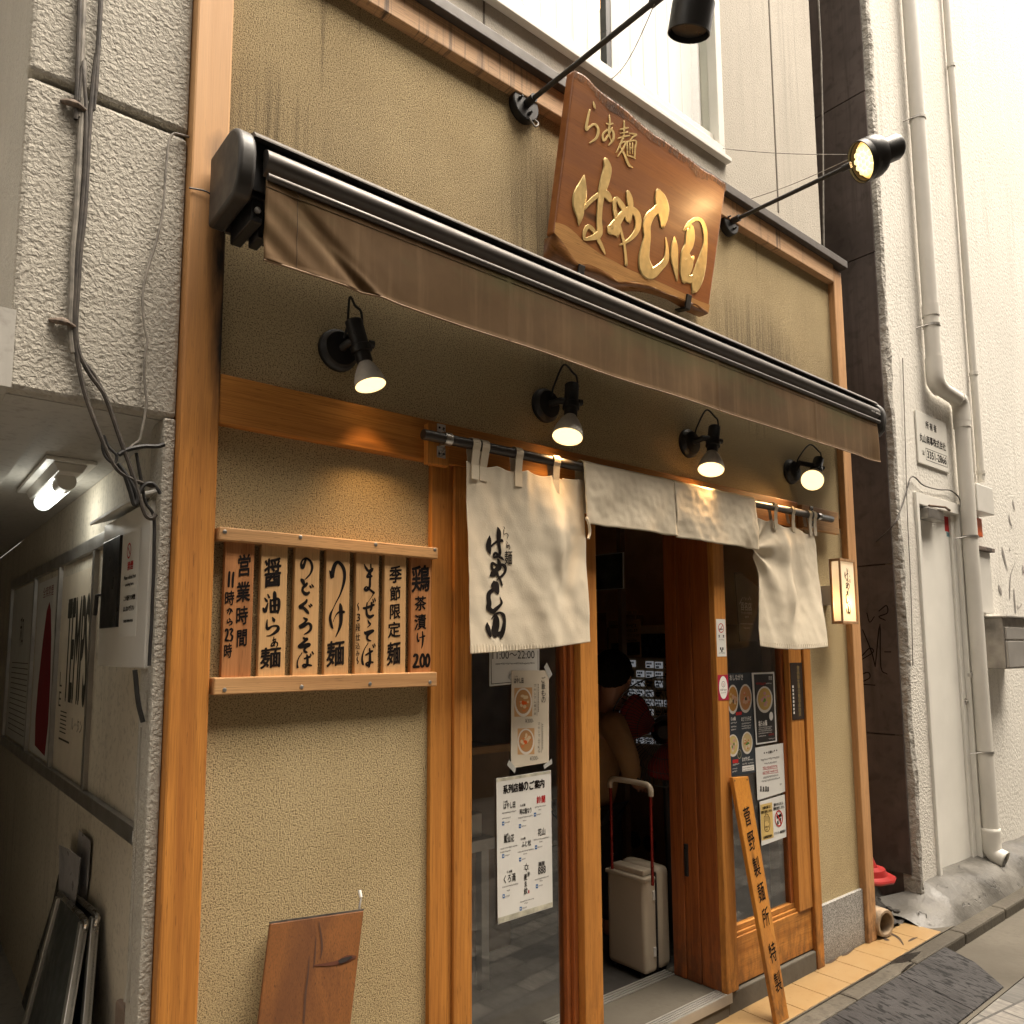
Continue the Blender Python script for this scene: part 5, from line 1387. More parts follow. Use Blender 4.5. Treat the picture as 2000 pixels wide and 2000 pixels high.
pbox(mb, 'はやし田', 470, 515, 138, 84, z3, P_, .02); pbox(mb, 'らぁ麺', 428, 455, 46, 22, z3, P_)
for x0, ya, yb in ((733, 560, 1030), (795, 1130, 1560)): quad(mb, z3, ((x0, ya), (x0+4, ya), (x0+4, yb), (x0, yb)), YG3)
rnd = random.Random(4)
for x0, ya, yb in ((755, 565, 960), (818, 1145, 1520)):
    y = ya
    while y < yb:
        h = rnd.uniform(9, 17); quad(mb, z3, ((x0-6, y), (x0+6, y), (x0+6, y+h), (x0-6, y+h)), YG3); y += h+12
flat('lettering', mb, M['inkgrey'], t)
for cx, cy, rx, ry, sd_ in ((535, 830, 130, 210, 1), (575, 1400, 122, 190, 2)):
    mb = MB(); quad(mb, z3, ((cx-rx, cy-ry), (cx+rx, cy-ry-6), (cx+rx, cy+ry-6), (cx-rx, cy+ry)), YG3+.0003); flat('picture_ground', mb, ink('tray_print', (.52, .30, .14)), t)
    food(t, z3, cx, cy, rx, ry, YG3, sd_, [(.42, .22, .09), (.55, .18, .06), (.60, .45, .28), (.60, .10, .02)], (.64, .58, .5))
for i, pts in enumerate((((835, 320), (878, 250), (958, 425), (912, 490)), ((315, 475), (352, 395), (362, 480), (358, 520)), ((330, 1660), (352, 1690), (430, 1790), (412, 1860), (300, 1740)), ((830, 1740), (905, 1690), (950, 1645), (955, 1720), (840, 1800)))):
    q = [PY(*z3(*p), YG3-.0004-.0001*i) for p in pts]
    build('tape', MB().prism(q, (0, .0003, 0)), M['tape'], t)
z4 = zoom(960, 1500, .1656)
t = sheet('branch_guide', 'white guide sheet listing nine shops in three columns on the left glass', [z4(57, 125), z4(700, 25), z4(722, 1640), z4(75, 1845)], YGL, M['paper'])
Y4 = YGL-.0006; P_ = PlaneY(Y4); mb = MB()
ti = '系列店舗のご案内'
for i, ch in enumerate(ti): pbox(mb, ch, 165+i*60+(10 if i > 4 else 0), 252-i*10, 60, 108, z4, P_, .045)
for s, cx, cy, w_, h_ in (('はやし田', 212, 440, 138, 76), ('らぁ麺', 165, 396, 46, 26), ('時は麺なり', 402, 505, 138, 70), ('らぁ麺', 368, 438, 60, 30), ('鳳仙花', 206, 832, 122, 92), ('らぁ麺', 175, 785, 48, 26), ('ふじ松', 410, 892, 112, 70), ('らぁ麺', 372, 832, 56, 30),
                          ('花山', 590, 752, 88, 88), ('くろ渦', 214, 1300, 140, 100), ('らぁ麺', 212, 1220, 62, 32), ('麺屋', 590, 1128, 74, 54), ('888', 594, 1202, 92, 88), ('麺や', 440, 1250, 28, 60), ('麦', 402, 1285, 40, 78), ('ゑ', 402, 1370, 36, 64), ('紋', 404, 1450, 44, 80)):
    pbox(mb, s, cx, cy, w_, h_, z4, P_, .014)
for i, (x0, x1, y) in enumerate(((128, 295, 520), (315, 485, 575), (512, 645, 452), (108, 305, 935), (310, 498, 975), (498, 682, 832), (130, 315, 1385), (335, 505, 1560), (512, 678, 1298), (125, 228, 590), (370, 410, 622), (555, 590, 492), (105, 228, 985), (378, 418, 1012), (565, 605, 868), (180, 222, 1445), (388, 428, 1592), (570, 606, 1330), (160, 215, 640), (357, 408, 684), (533, 585, 548), (160, 212, 1030), (360, 405, 1072), (545, 605, 930), (165, 215, 1510), (365, 415, 1648), (555, 608, 1385))):
    pxlines(mb, z4, x0, x1, y, 17, Y4, i)
disc(mb, z4, 411, 1172, 20, 34, Y4, 16, .62)
for k in range(6): disc(mb, z4, 411+30*math.cos(k*1.05+.5), 1172+44*math.sin(k*1.05+.5), 4, 6, Y4, 6)
flat('lettering', mb, M['ink'], t)
mb = MB(); pbox(mb, '鈴蘭', 584, 370, 105, 92, z4, P_, .025); quad(mb, z4, ((432, 1440), (446, 1438), (446, 1475), (432, 1478)), Y4); flat('lettering', mb, M['inkred'], t)
mb = MB()
for x, y in ((138, 655), (336, 686), (513, 550), (138, 1040), (338, 1080), (525, 935), (144, 1512), (345, 1660), (536, 1395)): quad(mb, z4, ((x-13, y-22), (x+13, y-25), (x+13, y+20), (x-13, y+24)), Y4)
flat('blue_mark', mb, M['inkblue'], t)
mb = MB()
for x, y in ((138, 655), (336, 686), (513, 550), (138, 1040), (338, 1080), (525, 935), (144, 1512), (345, 1660), (536, 1395)): disc(mb, z4, x, y, 6, 10, Y4-.0002, 8)
flat('bird_mark', mb, M['inkwhite'], t)
yt_ = plain('yellowed_tape', (.50, .48, .38), .4, var=.25, scale=30)
for pts in (((60, 128), (698, 30), (698, 62), (60, 165)), ((78, 1770), (720, 1580), (721, 1632), (78, 1838))):
    mb = MB(); quad(mb, z4, pts, Y4); flat('tape', mb, yt_, t)

# ---- right window
z6 = zoom(1400, 1300, .1863); z5 = zoom(1400, 1090, .1553)
YR = .0125
xl = XQ1+.004
A = PY(*z6(370, 70), YR); B = PY(*z6(410, 1115), YR)
mpx = PY(*z6(140, 1150), YR)
t = single('ramen_menu', 'navy menu poster with four round bowls partly hidden by the doorway pillar', 'poster', MB().box(xl, A.x, YR, YR+.0012, B.z-.0, A.z), M['dark_paper'])
P_ = PlaneY(YR-.0006); mb = MB()
pbox(mb, 'おしながき', 205, 122, 140, 62, z6, P_, .012); pbox(mb, 'のどぐろそば', 308, 557, 104, 48, z6, P_, .02); pbox(mb, 'まぜそば', 305, 978, 78, 44, z6, P_, .02); pbox(mb, 'らぁ麺', 172, 557, 50, 42, z6, P_, .02)
for i, (x0, x1, y) in enumerate(((150, 210, 600), (150, 205, 640), (150, 205, 672), (262, 360, 605), (262, 360, 632), (262, 360, 655), (345, 385, 985), (268, 318, 1030), (330, 388, 1022), (165, 240, 1035), (165, 215, 1082), (165, 215, 1110))): pxlines(mb, z6, x0, x1, y, 17, YR-.0006, i+40)
quad(mb, z6, ((268, 1055), (390, 1038), (392, 1095), (268, 1112)), YR-.0006)
flat('lettering', mb, M['inkwhite'], t)
mb = MB(); pxlines(mb, z6, 275, 385, 1068, 13, YR-.0009, 71); pxlines(mb, z6, 275, 380, 1092, 12, YR-.0009, 72); flat('small_print', mb, M['ink'], t)
mb = MB(); quad(mb, z6, ((200, 488), (262, 480), (262, 515), (200, 522)), YR-.0006); quad(mb, z6, ((165, 988), (225, 980), (225, 1018), (165, 1026)), YR-.0006); flat('red_label', mb, M['inkred'], t)
food(t, z6, 168, 355, 58, 155, YR-.0006, 11, [(.40, .20, .05), (.55, .42, .22), (.50, .30, .20), (.05, .04, .02)])
food(t, z6, 300, 345, 68, 152, YR-.0006, 12, [(.50, .24, .10), (.55, .18, .09), (.58, .36, .24), (.06, .07, .04)])
food(t, z6, 170, 838, 60, 118, YR-.0006, 13, [(.52, .40, .16), (.58, .48, .34), (.50, .30, .24), (.12, .22, .04)])
food(t, z6, 318, 810, 58, 118, YR-.0006, 14, [(.52, .40, .20), (.62, .48, .36), (.5, .2, .08), (.10, .22, .04)])
food(t, z6, 237, 928, 22, 50, YR-.0012, 15, [(.05, .06, .04), (.15, .12, .07)], (.30, .26, .2))
YR2 = YR-.0035
t = sheet('salt_ramen_poster', 'black poster with one big ramen bowl inside a white border', [z6(366, 76), z6(601, 68), z6(632, 795), z6(414, 832)], YR2, M['paper'])
q = [PY(*z6(*p), YR2-.0003) for p in ((388, 92), (590, 85), (617, 785), (424, 812))]
pn = build('black_ground', MB().prism(q, (0, .0002, 0)), M['black_paper'], t)
P_ = PlaneY(YR2-.0008); mb = MB()
pbox(mb, '塩らぁ麺', 482, 604, 90, 62, z6, P_, .03)
for i, (x0, x1, y) in enumerate(((515, 575, 188), (440, 580, 645), (440, 570, 664), (440, 582, 682), (440, 575, 705), (440, 515, 738), (545, 612, 765))): pxlines(mb, z6, x0, x1, y, 14, YR2-.0008, i+80)
pbox(mb, '限定', 562, 130, 36, 40, z6, P_)
flat('lettering', mb, M['inkwhite'], t)
mb = MB(); pxlines(mb, z6, 412, 512, 190, 28, YR2-.0008, 91); pxlines(mb, z6, 545, 600, 722, 22, YR2-.0008, 92); flat('lettering', mb, M['inkred'], t)
food(t, z6, 501, 356, 84, 140, YR2-.0008, 21, [(.50, .33, .11), (.52, .38, .18), (.50, .26, .26), (.14, .30, .05)])
mb = MB(); disc(mb, z6, 570, 530, 20, 46, YR2-.0008); flat('egg_picture', mb, M['inkwhite'], t)
YR3 = YR-.002
t = sheet('request_notice', 'white request notice with two red underlined rows below the black bowl poster', [z6(404, 862), z6(701, 811), z6(725, 1318), z6(428, 1412)], YR3, M['paper'])
P_ = PlaneY(YR3-.0006); mb = MB()
pbox(mb, 'お願い', 566, 905, 54, 30, z6, P_, .02)
for x, y in ((498, 916), (524, 912), (604, 892), (628, 888)): disc(mb, z6, x, y, 6, 9, YR3-.0006, 8)
for i, (x0, x1, y) in enumerate(((460, 660, 975), (500, 630, 1020), (488, 645, 1160), (470, 668, 1195), (662, 685, 1245))): pxlines(mb, z6, x0, x1, y, 22, YR3-.0006, i+100)
for i, x in enumerate((462, 490, 516, 538)):
    disc(mb, z6, x, 1275+i%2*6, 9, 14, YR3-.0006, 8); quad(mb, z6, ((x-8, 1288), (x+8, 1285), (x+10, 1318), (x-10, 1322)), YR3-.0006)
flat('lettering', mb, M['inkgrey'], t)
mb = MB()
for i, (x0, x1, y) in enumerate(((482, 640, 1062), (482, 645, 1110))):
    pxlines(mb, z6, x0, x1, y, 26, YR3-.0006, i+120); quad(mb, z6, ((x0, y+28), (x1, y+8), (x1, y+12), (x0, y+32)), YR3-.0006)
flat('lettering', mb, M['inkred'], t)
t = sheet('caution_notice', 'half ochre half white caution notice with a hand and a no drinking sign', [z6(450, 1428), z6(712, 1350), z6(730, 1795), z6(470, 1890)], YR3, M['paper'])
P_ = PlaneY(YR3-.0008); mb = MB()
quad(mb, z6, ((455, 1460), (580, 1432), (597, 1800), (470, 1838)), YR3-.0004); flat('ochre_half', mb, M['yellow_paper'], t)
mb = MB()
pbox(mb, '20歳未満には', 520, 1485, 84, 34, z6, P_, .02); pbox(mb, '酒類を販売しません', 522, 1528, 118, 34, z6, P_, .02); pbox(mb, '運転される方には', 646, 1450, 100, 34, z6, P_, .02); pbox(mb, '酒類を販売しません', 650, 1490, 118, 34, z6, P_, .02)
pbox(mb, '年齢確認実施中', 535, 1792, 92, 30, z6, P_, .02); pbox(mb, 'ドライバー確認実施中', 664, 1745, 116, 30, z6, P_, .02); pbox(mb, '20歳未満', 525, 1690, 40, 22, z6, P_); pbox(mb, '禁止', 525, 1718, 26, 20, z6, P_)
hand = [(500, 1650), (496, 1600), (500, 1578), (508, 1580), (509, 1560), (518, 1552), (524, 1562), (530, 1556), (538, 1564), (540, 1582), (548, 1584), (556, 1620), (556, 1690), (545, 1730), (525, 1742), (506, 1728), (500, 1690)]
hq = [Vector((a, b, 5.0)) for a, b in hand]; brush(mb, [[(a, b, 5) for a, b in hand+[hand[0]]]], lambda x, y: PY(*z6(x, y), YR3-.0008), 1, 2)
for a, b in ((509, 1580), (519, 1572), (530, 1574), (541, 1590)): quad(mb, z6, ((a-1.5, b), (a+1.5, b), (a+1.5, b+58), (a-1.5, b+58)), YR3-.0008)
quad(mb, z6, ((625, 1575), (675, 1550), (678, 1580), (630, 1608)), YR3-.0008); quad(mb, z6, ((632, 1630), (646, 1622), (648, 1662), (636, 1668)), YR3-.0008); quad(mb, z6, ((662, 1600), (674, 1596), (676, 1630), (664, 1634)), YR3-.0008)
flat('lettering', mb, M['ink'], t)
mb = MB(); disc(mb, z6, 651, 1602, 42, 88, YR3-.0011, 28, .82); quad(mb, z6, ((622, 1545), (630, 1538), (682, 1655), (674, 1664)), YR3-.0011); flat('prohibition_ring', mb, M['inkred'], t)
YA = .07
t = sheet('award_placard', 'dark brown placard with white mountain line logo hanging behind the right glass', [z5(228, 182), z5(292, 178), z5(560, 400), z5(560, 1040), z5(290, 1050)], YA, plain('dark_brown_board', (.045, .028, .018), .5), 'placard', thick=.004)
P_ = PlaneY(YA-.0008); mb = MB()
pbox(mb, '百名店', 370, 608, 138, 104, z5, P_); pbox(mb, 'ラーメンTOKYO', 375, 692, 132, 34, z5, P_); pbox(mb, '2019', 378, 740, 46, 26, z5, P_)
brush(mb, [[(285, 578, 5), (312, 520, 5), (325, 490, 5), (338, 520, 5), (350, 486, 5), (366, 530, 5), (382, 500, 5), (394, 530, 5), (412, 482, 5), (424, 525, 5)]], lambda x, y: PY(*z5(x, y), YA-.0008), 1, 1)
pxlines(mb, z5, 300, 455, 828, 16, YA-.0008, 131); pxlines(mb, z5, 340, 412, 882, 18, YA-.0008, 132)
flat('lettering', mb, M['inkwhite'], t)
# ---- stickers on the pillar and permit plate
YS = YF-.0012
q0 = [PY(*p, YS) for p in (z5(0, 766), z5(132, 768), z5(148, 1236), z5(14, 1240))]
x0s, x1s = XQ1-.076, XQ1-.008
zt1, zt2 = q0[0].z, q0[2].z
t = single('no_smoking_sticker', 'white no smoking sticker on the front of the doorway pillar', 'sticker', MB().box(x0s, x1s, YS, YF-.0002, zt2, zt1), M['paper'])
xm = (x0s+x1s)/2; H = zt1-zt2
def ringY(mb, cx, cz, r, Y, hole=.8, n=28):
    P = [Vector((cx+r*math.cos(2*math.pi*k/n), Y, cz+r*math.sin(2*math.pi*k/n))) for k in range(n)]
    Q = [Vector((cx+r*hole*math.cos(2*math.pi*k/n), Y, cz+r*hole*math.sin(2*math.pi*k/n))) for k in range(n)]
    mb.add(P+Q, [(k, (k+1) % n, n+(k+1) % n, n+k) for k in range(n)])
mb = MB(); ringY(mb, xm, zt1-H*.24, .021, YS-.0004, .82); d_ = Vector((.7, 0, .7))*.019; e_ = Vector((.7, 0, -.7))*.0018; c_ = Vector((xm, YS-.0004, zt1-H*.24)); mb.poly([c_-d_-e_, c_-d_+e_, c_+d_+e_, c_+d_-e_]); flat('prohibition_ring', mb, M['inkred'], t)
mb = MB(); mb.obox((xm-.001, YS-.0003, zt1-H*.27), (.013, 0, 0), (0, .0001, 0), (0, 0, .0022)); text(mb, '禁', (xm-.016, YS-.0004, zt1-H*.46), .013, .011, bold=.02); text(mb, '煙', (xm+.016, YS-.0004, zt1-H*.46), .013, .011, bold=.02)
text(mb, 'No Smoking', (xm, YS-.0004, zt1-H*.555), .006, .036)
for dx, dz in ((-.008, .79), (.008, .79), (0, .85)): mb.obox((xm+dx, YS-.0004, zt1-H*dz), (.0045, 0, 0), (0, .0001, 0), (0, 0, .0055))
lines(mb, xm-.022, xm+.022, zt1-H*.91, .006, YS-.0004, 140)
flat('lettering', mb, M['ink'], t)
zc1, zc2 = PY(*z5(30, 1470), YS).z, PY(*z5(120, 1785), YS).z
t = single('red_sticker', 'crimson sticker with white oval below the no smoking sticker on the pillar', 'sticker', MB().box(XQ1-.078, XQ1-.002, YS, YF-.0002, zc2, zc1), M['red_print'])
mb = MB(); n = 28; xc = XQ1-.040
mb.poly([Vector((xc+.031*math.cos(2*math.pi*k/n), YS-.0003, (zc1+zc2)/2+(zc1-zc2)*.45*math.sin(2*math.pi*k/n))) for k in range(n)]); flat('white_oval', mb, M['inkwhite'], t)
mb = MB(); ringY(mb, xc, (zc1+zc2)/2+.014, .013, YS-.0006, .84); text(mb, '勧玩業主', (xc, YS-.0006, (zc1+zc2)/2-.011), .012, .042) if False else lines(mb, xc-.022, xc+.022, (zc1+zc2)/2-.011, .010, YS-.0006, 5); lines(mb, xc-.018, xc+.018, (zc1+zc2)/2-.023, .005, YS-.0006, 6)
flat('small_print', mb, M['inkgrey'], t)
mb = MB(); text(mb, 'も', (xc, YS-.0006, (zc1+zc2)/2+.014), .014, .010); flat('emblem', mb, M['inkred'], t)
za, zb2 = PY(*z5(960, 1316), -.0225).z, PY(*z6(830, 568), -.0225).z
t = single('permit_plate', 'narrow dark plate with gold vertical lettering on the right door jamb', 'plate', MB().box(XW0+.008, XW1-.002, -.0225, -.0203, zb2, za), plain('dark_brown_plate', (.03, .018, .012), .4))
mb = MB(); hh = (za-zb2); vtext(mb, '食品衛生責任者協会会員', (XW0+.008+(XW1-XW0-.01)*.62, -.0232, za-hh*.05), hh*.082, .028); flat('lettering', mb, ink('gold_ink', (.30, .22, .10)), t)
mb = MB()
for k in range(8): mb.obox((XW0+.022, -.0232, za-hh*(.42+k*.065)), (.006, 0, 0), (0, .0001, 0), (0, 0, hh*.02))
flat('white_marks', mb, M['inkwhite'], t)

# ================================================================== INSIDE THE SHOP
XM = 3.5
my0, my1 = .45, 1.24
zmt = 1.648
mach = thing('ticket_machine', 'meal ticket machine with rows of small lit buttons deep inside the doorway', 'machine', (3.7, .85, .07))
build('cabinet', MB().box(XM, 3.95, my0, my1, .07, zmt), M['interior'], mach, bevel=.006)
PXM = lambda a, b: PX(a, b, XM-.003)
def panelX(x0, y0, x1, y1, mat, name, d=.004, par=mach):
    A, B = PX(x0, y0, XM-d), PX(x1, y1, XM-d)
    return build(name, MB().box(XM-d, XM-.0005, min(A.y, B.y), max(A.y, B.y), min(A.z, B.z), max(A.z, B.z)), mat, par)
panelX(1195, 1285, 1345, 1460, M['beige_panel'], 'button_panel', .003)
panelX(1190, 1224, 1345, 1236, M['beige_panel'], 'top_strip', .006)
panelX(1240, 1237, 1340, 1284, M['screen'], 'screen', .004)
t = NT('lit_button'); n_ = t.noise(t.coord(), 60, 2); t.set(t.ramp(n_, [(.35, (.25, .23, .2)), (.6, (.66, .64, .6))]), .4); t.b.inputs["Emission Color"].default_value = (.9, .93, 1, 1); t.b.inputs["Emission Strength"].default_value = .035
btn = t.m
tm = MB(); rnd = random.Random(9)
for r, yy in enumerate((1297, 1316, 1334, 1353, 1371, 1390, 1408, 1427, 1446)):
    for c, xx in enumerate((1216, 1233, 1250, 1268, 1286, 1304, 1322)):
        dy = (xx-1250)*.06
        if rnd.random() < .06: continue
        A, B = PX(xx-7.2, yy-6.5+dy, XM-.010), PX(xx+7.2, yy+6.5+dy, XM-.010)
        old = rnd.random() < .25
        build('button', MB().box(XM-.010, XM-.003, min(A.y, B.y), max(A.y, B.y), min(A.z, B.z), max(A.z, B.z)), M['beige_panel'] if old else btn, mach)
        cy_, cz = (A.y+B.y)/2, (A.z+B.z)/2; w_ = abs(A.y-B.y)
        for k in range(3):
            y_ = cy_+w_*(.28-.26*k); tm.poly([(XM-.0106, y_+w_*.1, cz), (XM-.0106, y_-w_*.1, cz), (XM-.0106, y_-w_*.1, cz+.012), (XM-.0106, y_+w_*.1, cz+.012)])
        tm.poly([(XM-.0106, cy_+w_*.36, cz-.016), (XM-.0106, cy_-w_*.1, cz-.016), (XM-.0106, cy_-w_*.1, cz-.006), (XM-.0106, cy_+w_*.36, cz-.006)])
flat('button_print', tm, M['ink'], mach)
for xx, yy in ((1213, 1634), (1239, 1640), (1269, 1648), (1310, 1612)):
    p = PX(xx, yy, XM-.004); build('round_mark', MB().lathe(p, (-1, 0, 0), [(0, .047), (.003, .047), (.003, 0)], 24), M['dark_plastic'] if xx < 1300 else M['red_print'], mach)
def cardX(name, label, pts, X, mat, cat='sign', th=.004):
    q = [PX(a, b, X) for a, b in pts]
    return single(name, label, cat, MB().prism(q, (th, 0, 0)), mat)
zi = zoom(1150, 1030, .15528)
t = cardX('water_sign', 'beige self service water sign propped on the ticket machine inside the shop', [zi(250, 1182), zi(648, 1156), zi(658, 1636), zi(248, 1636)], XM-.03, plain('kraft_card', (.42, .27, .13), .7))
mb = MB(); P_ = PlaneX(XM-.031)
pbox(mb, 'お水はセルフサービス', 432, 1240, 325, 52, zi, P_, .02); pbox(mb, 'でお願いいたします', 495, 1298, 240, 40, zi, P_, .012); pbox(mb, 'ご協力ありがとうございます', 500, 1358, 270, 36, zi, P_); pbox(mb, 'Here is free water', 490, 1418, 240, 32, zi, P_)
flat('lettering', mb, M['ink'], t)
mb = MB(); mb.poly([PX(*zi(*p), XM-.0312) for p in ((280, 1460), (640, 1440), (645, 1600), (285, 1620))]); flat('dark_print', mb, plain('smudged_print', (.05, .045, .035), .7, var=.6, scale=30), t)
t = cardX('wall_notice', 'brown paper notice inside the doorway behind the shopper', [zi(60, 1080), zi(214, 1076), zi(220, 1660), zi(60, 1660)], 3.44, plain('brown_card', (.24, .11, .055), .7))
mb = MB(); P_ = PlaneX(3.439); pbox(mb, '大盛', 150, 1150, 90, 60, zi, P_); pbox(mb, '無料', 150, 1560, 90, 60, zi, P_); flat('lettering', mb, M['inkbrown'], t)
t = cardX('framed_picture', 'dark framed picture high on the wall inside the doorway', [zi(40, 352), zi(428, 311), zi(432, 770), zi(40, 797)], 3.3, M['inkwhite'], 'picture', .01)
q = [PX(*zi(*p), 3.2985) for p in ((40, 362), (421, 322), (425, 762), (40, 787))]
build('picture', MB().prism(q, (.001, 0, 0)), plain('dark_photo', (.06, .065, .05), .4, var=.7, scale=9), t)
hang = single('interior_post', 'thin dark post standing behind the framed picture inside the shop', 'post', MB().box(3.36, 3.40, PX(1212, 1100, 3.36).y, PX(1205, 1100, 3.36).y, .07, 2.6), M['interior'])
dv = single('partition', 'dark brown partition wall behind the ticket machine', 'partition', MB().box(3.96, 4.02, .4, 2.6, .07, 2.58), M['interior_wall'])
p = PX(*zi(565, 1100), XM+.1)
sb = single('straw_box', 'small carton of wooden chopsticks on top of the ticket machine', 'box', MB().box(XM+.06, XM+.13, p.y-.05, p.y+.06, zmt+.001, zmt+.075), plain('carton', (.40, .27, .14), .7), bevel=.002)
ck = MB(); rnd = random.Random(3)
for k in range(16): ck.tube([(XM+.07+rnd.uniform(0, .05), p.y+rnd.uniform(-.035, .045), zmt+.02), (XM+.07+rnd.uniform(0, .05), p.y+rnd.uniform(-.035, .045), zmt+.10)], .004, 5)
build('chopsticks', ck, plain('chopstick_wood', (.55, .38, .19), .6), sb)
# suitcase in the doorway
sx0, sx1, sy0, sy1, sz0, sz1 = 2.682, 2.862, .286, .515, .095, .535
su = thing('suitcase', 'beige hard shell suitcase with red telescopic handle standing in the doorway', 'suitcase', ((sx0+sx1)/2, (sy0+sy1)/2, .07))
build('shell', MB().box(sx0, sx0+.085, sy0, sy1, sz0, sz1-.03), M['case'], su, bevel=.022, seg=4, smooth=True)
build('shell', MB().box(sx0+.092, sx1, sy0, sy1, sz0, sz1-.0), M['case'], su, bevel=.03, seg=4, smooth=True)
build('zip_seam', MB().box(sx0+.0845, sx0+.0925, sy0+.004, sy1-.004, sz0+.004, sz1-.018), M['dark_plastic'], su, bevel=.02)
build('top_cap', MB().box(sx0-.004, sx0+.075, sy0-.003, sy1+.003, sz1-.050, sz1-.030).box(sx0+.018, sx0+.08, sy0+.02, sy1-.02, sz1-.03, sz1-.004), M['case'], su, bevel=.006)
build('latch', MB().box(sx0+.05, sx0+.066, sy0-.006, sy0+.002, sz1-.13, sz1-.09).box(sx0+.05, sx0+.066, sy0-.006, sy0+.002, sz0+.07, sz0+.11), M['box_paint'], su, bevel=.002)
hy0, hy1 = PX(1270, 1560, sx0+.01).y, PX(1192, 1540, sx0+.01).y
hz = PX(1230, 1528, sx0+.01).z
hd = MB()
for y in (hy0, hy1): hd.tube([(sx0+.012, y, sz1-.05), (sx0+.012, y, hz-.03)], .0072, 12)
build('handle_tube', hd, plain('red_anodised_tube', (.24, .018, .012), .25, .6), su, smooth=True)
gp = catmull([(sx0+.012, hy0-.002, hz-.045), (sx0+.012, hy0-.002, hz-.018), (sx0+.012, hy0+.014, hz), (sx0+.012, hy0+.05, hz+.004), (sx0+.012, hy1-.05, hz+.004), (sx0+.012, hy1-.014, hz), (sx0+.012, hy1+.002, hz-.018), (sx0+.012, hy1+.002, hz-.04)])
build('handle_grip', MB().tube(gp, .0125, 14), M['case'], su, smooth=True)
for x in (sx0+.03, sx1-.03):
    for y in (sy0+.035, sy1-.035): build('wheel', MB().lathe((x, y-.01, .089), (0, 1, 0), [(0, 0), (0, .018), (.02, .018), (.02, 0)], 16), M['dark_plastic'], su, smooth=True)
# fan
fc = PD(1298, 1428, 3.72); fr_ = .265
fn = Vector((-.80, -.6, .02)).normalized()
fan = thing('floor_fan', 'big black floor fan with red blades inside the doorway', 'fan', (fc.x+.1, fc.y+.06, .07))
fa = fn.cross(UZ).normalized(); fb = fn.cross(fa)
cg = MB()
for k in range(72):
    w = 2*math.pi*k/72; o_ = fa*math.cos(w)+fb*math.sin(w); o2 = fa*math.cos(w+.22)+fb*math.sin(w+.22)
    cg.tube([fc+fn*.06+o_*.06, fc+fn*.055+(o_*.6+o2*.4)*.17, fc+fn*.02+o2*fr_, fc-fn*.05+o2*(fr_-.03)], .0016, 4, False)
for rr in (.06, .13, .2, fr_): cg.tube([fc+fn*(.06-.04*(rr/fr_)**2)+(fa*math.cos(a*.1309)+fb*math.sin(a*.1309))*rr for a in range(49)], .002 if rr < fr_ else .004, 5, False)
build('cage', cg, M['blackmetal'], fan, smooth=True)
for k in range(3):
    w0 = R(100+k*120); bl = MB()
    def blade(u, v, w0=w0):
        r = .05+u*.185; w = w0+(v-.5)*(.75+.55*math.sin(u*math.pi*.8))
        return fc+fn*(.0+.035*(v-.5))+(fa*math.cos(w)+fb*math.sin(w))*r
    build('blade', MB().grid(blade, 10, 8), M['red_plastic'], fan, smooth=True, solid=.003)
build('hub', MB().lathe(fc-fn*.12, fn, [(0, .0), (0, .07), (.10, .07), (.13, .05), (.165, .045), (.185, .03), (.187, 0)], 28), M['blackmetal'], fan, smooth=True)
build('stand', MB().tube([fc-fn*.08, fc-fn*.09-UZ*.3, Vector((fc.x+.08, fc.y+.05, .09))], .018, 12).lathe(Vector((fc.x+.08, fc.y+.05, .071)), UZ, [(0, 0), (0, .2), (.02, .19), (.03, 0)], 28), M['blackmetal'], fan, smooth=True)
# counter seen through the left glass
co = thing('counter', 'dark counter with light wooden edge behind the left window', 'counter', (1.9, 1.2, .07))
ca = PY(940, 1466, .95)
build('counter_edge', MB().box(.9, 2.5, .95, .99, ca.z-.018, ca.z+.018), M['rail'], co, bevel=.003)
build('counter_body', MB().box(.9, 2.5, .99, 1.5, .07, ca.z), M['interior'], co)
ba = PY(935, 1612, .7)
bx_ = single('storage_box', 'pale plastic storage box on a low shelf behind the left window', 'box', MB().box(ba.x-.2, ba.x+.02, .7, .9, ba.z-.05, ba.z+.05), M['box_paint'], bevel=.006)
sh = single('low_shelf', 'low steel shelf carrying the pale box behind the left window', 'shelf', MB().box(ba.x-.5, ba.x+.06, .66, .94, ba.z-.10, ba.z-.051), M['steel_dull'], bevel=.003)
build('support', MB().box(ba.x-.48, ba.x-.44, .68, .72, .07, ba.z-.10).box(ba.x+.0, ba.x+.04, .68, .72, .07, ba.z-.10), M['steel_dull'], sh)
# person at the machine
def skin_mesh(name, joints, bones, parent, mat, sub=2, root=0):
    loc = ABS[parent.name]; me = bpy.data.meshes.new(name)
    me.from_pydata([tuple(Vector(p)-loc) for p, r in joints], bones, [])
    o = link(name, me, parent); ABS[o.name] = loc
    sk = o.modifiers.new("skin", 'SKIN')
    for i, (p, r) in enumerate(joints):
        rr = r if isinstance(r, tuple) else (r, r)
        me.skin_vertices[0].data[i].radius = rr; me.skin_vertices[0].data[i].use_root = (i == root)
    sk.use_smooth_shade = True
    s_ = o.modifiers.new("sub", 'SUBSURF'); s_.levels = sub; s_.render_levels = sub
    me.materials.append(mat); return o
D = 3.86
hd_ = PD(1200, 1322, D); fwd = Vector((.95, .31, 0)).normalized(); side = Vector((fwd.y, -fwd.x, 0))     # side: the person's right, towards the camera
pr_ = thing('person', 'person with short black hair in a brown shirt bending at the ticket machine', 'person', (hd_.x-.18, hd_.y, .07))
nk = PD(1186, 1392, D); ch = PD(1166, 1450, D+.05); hip = PD(1150, 1570, D+.1); 
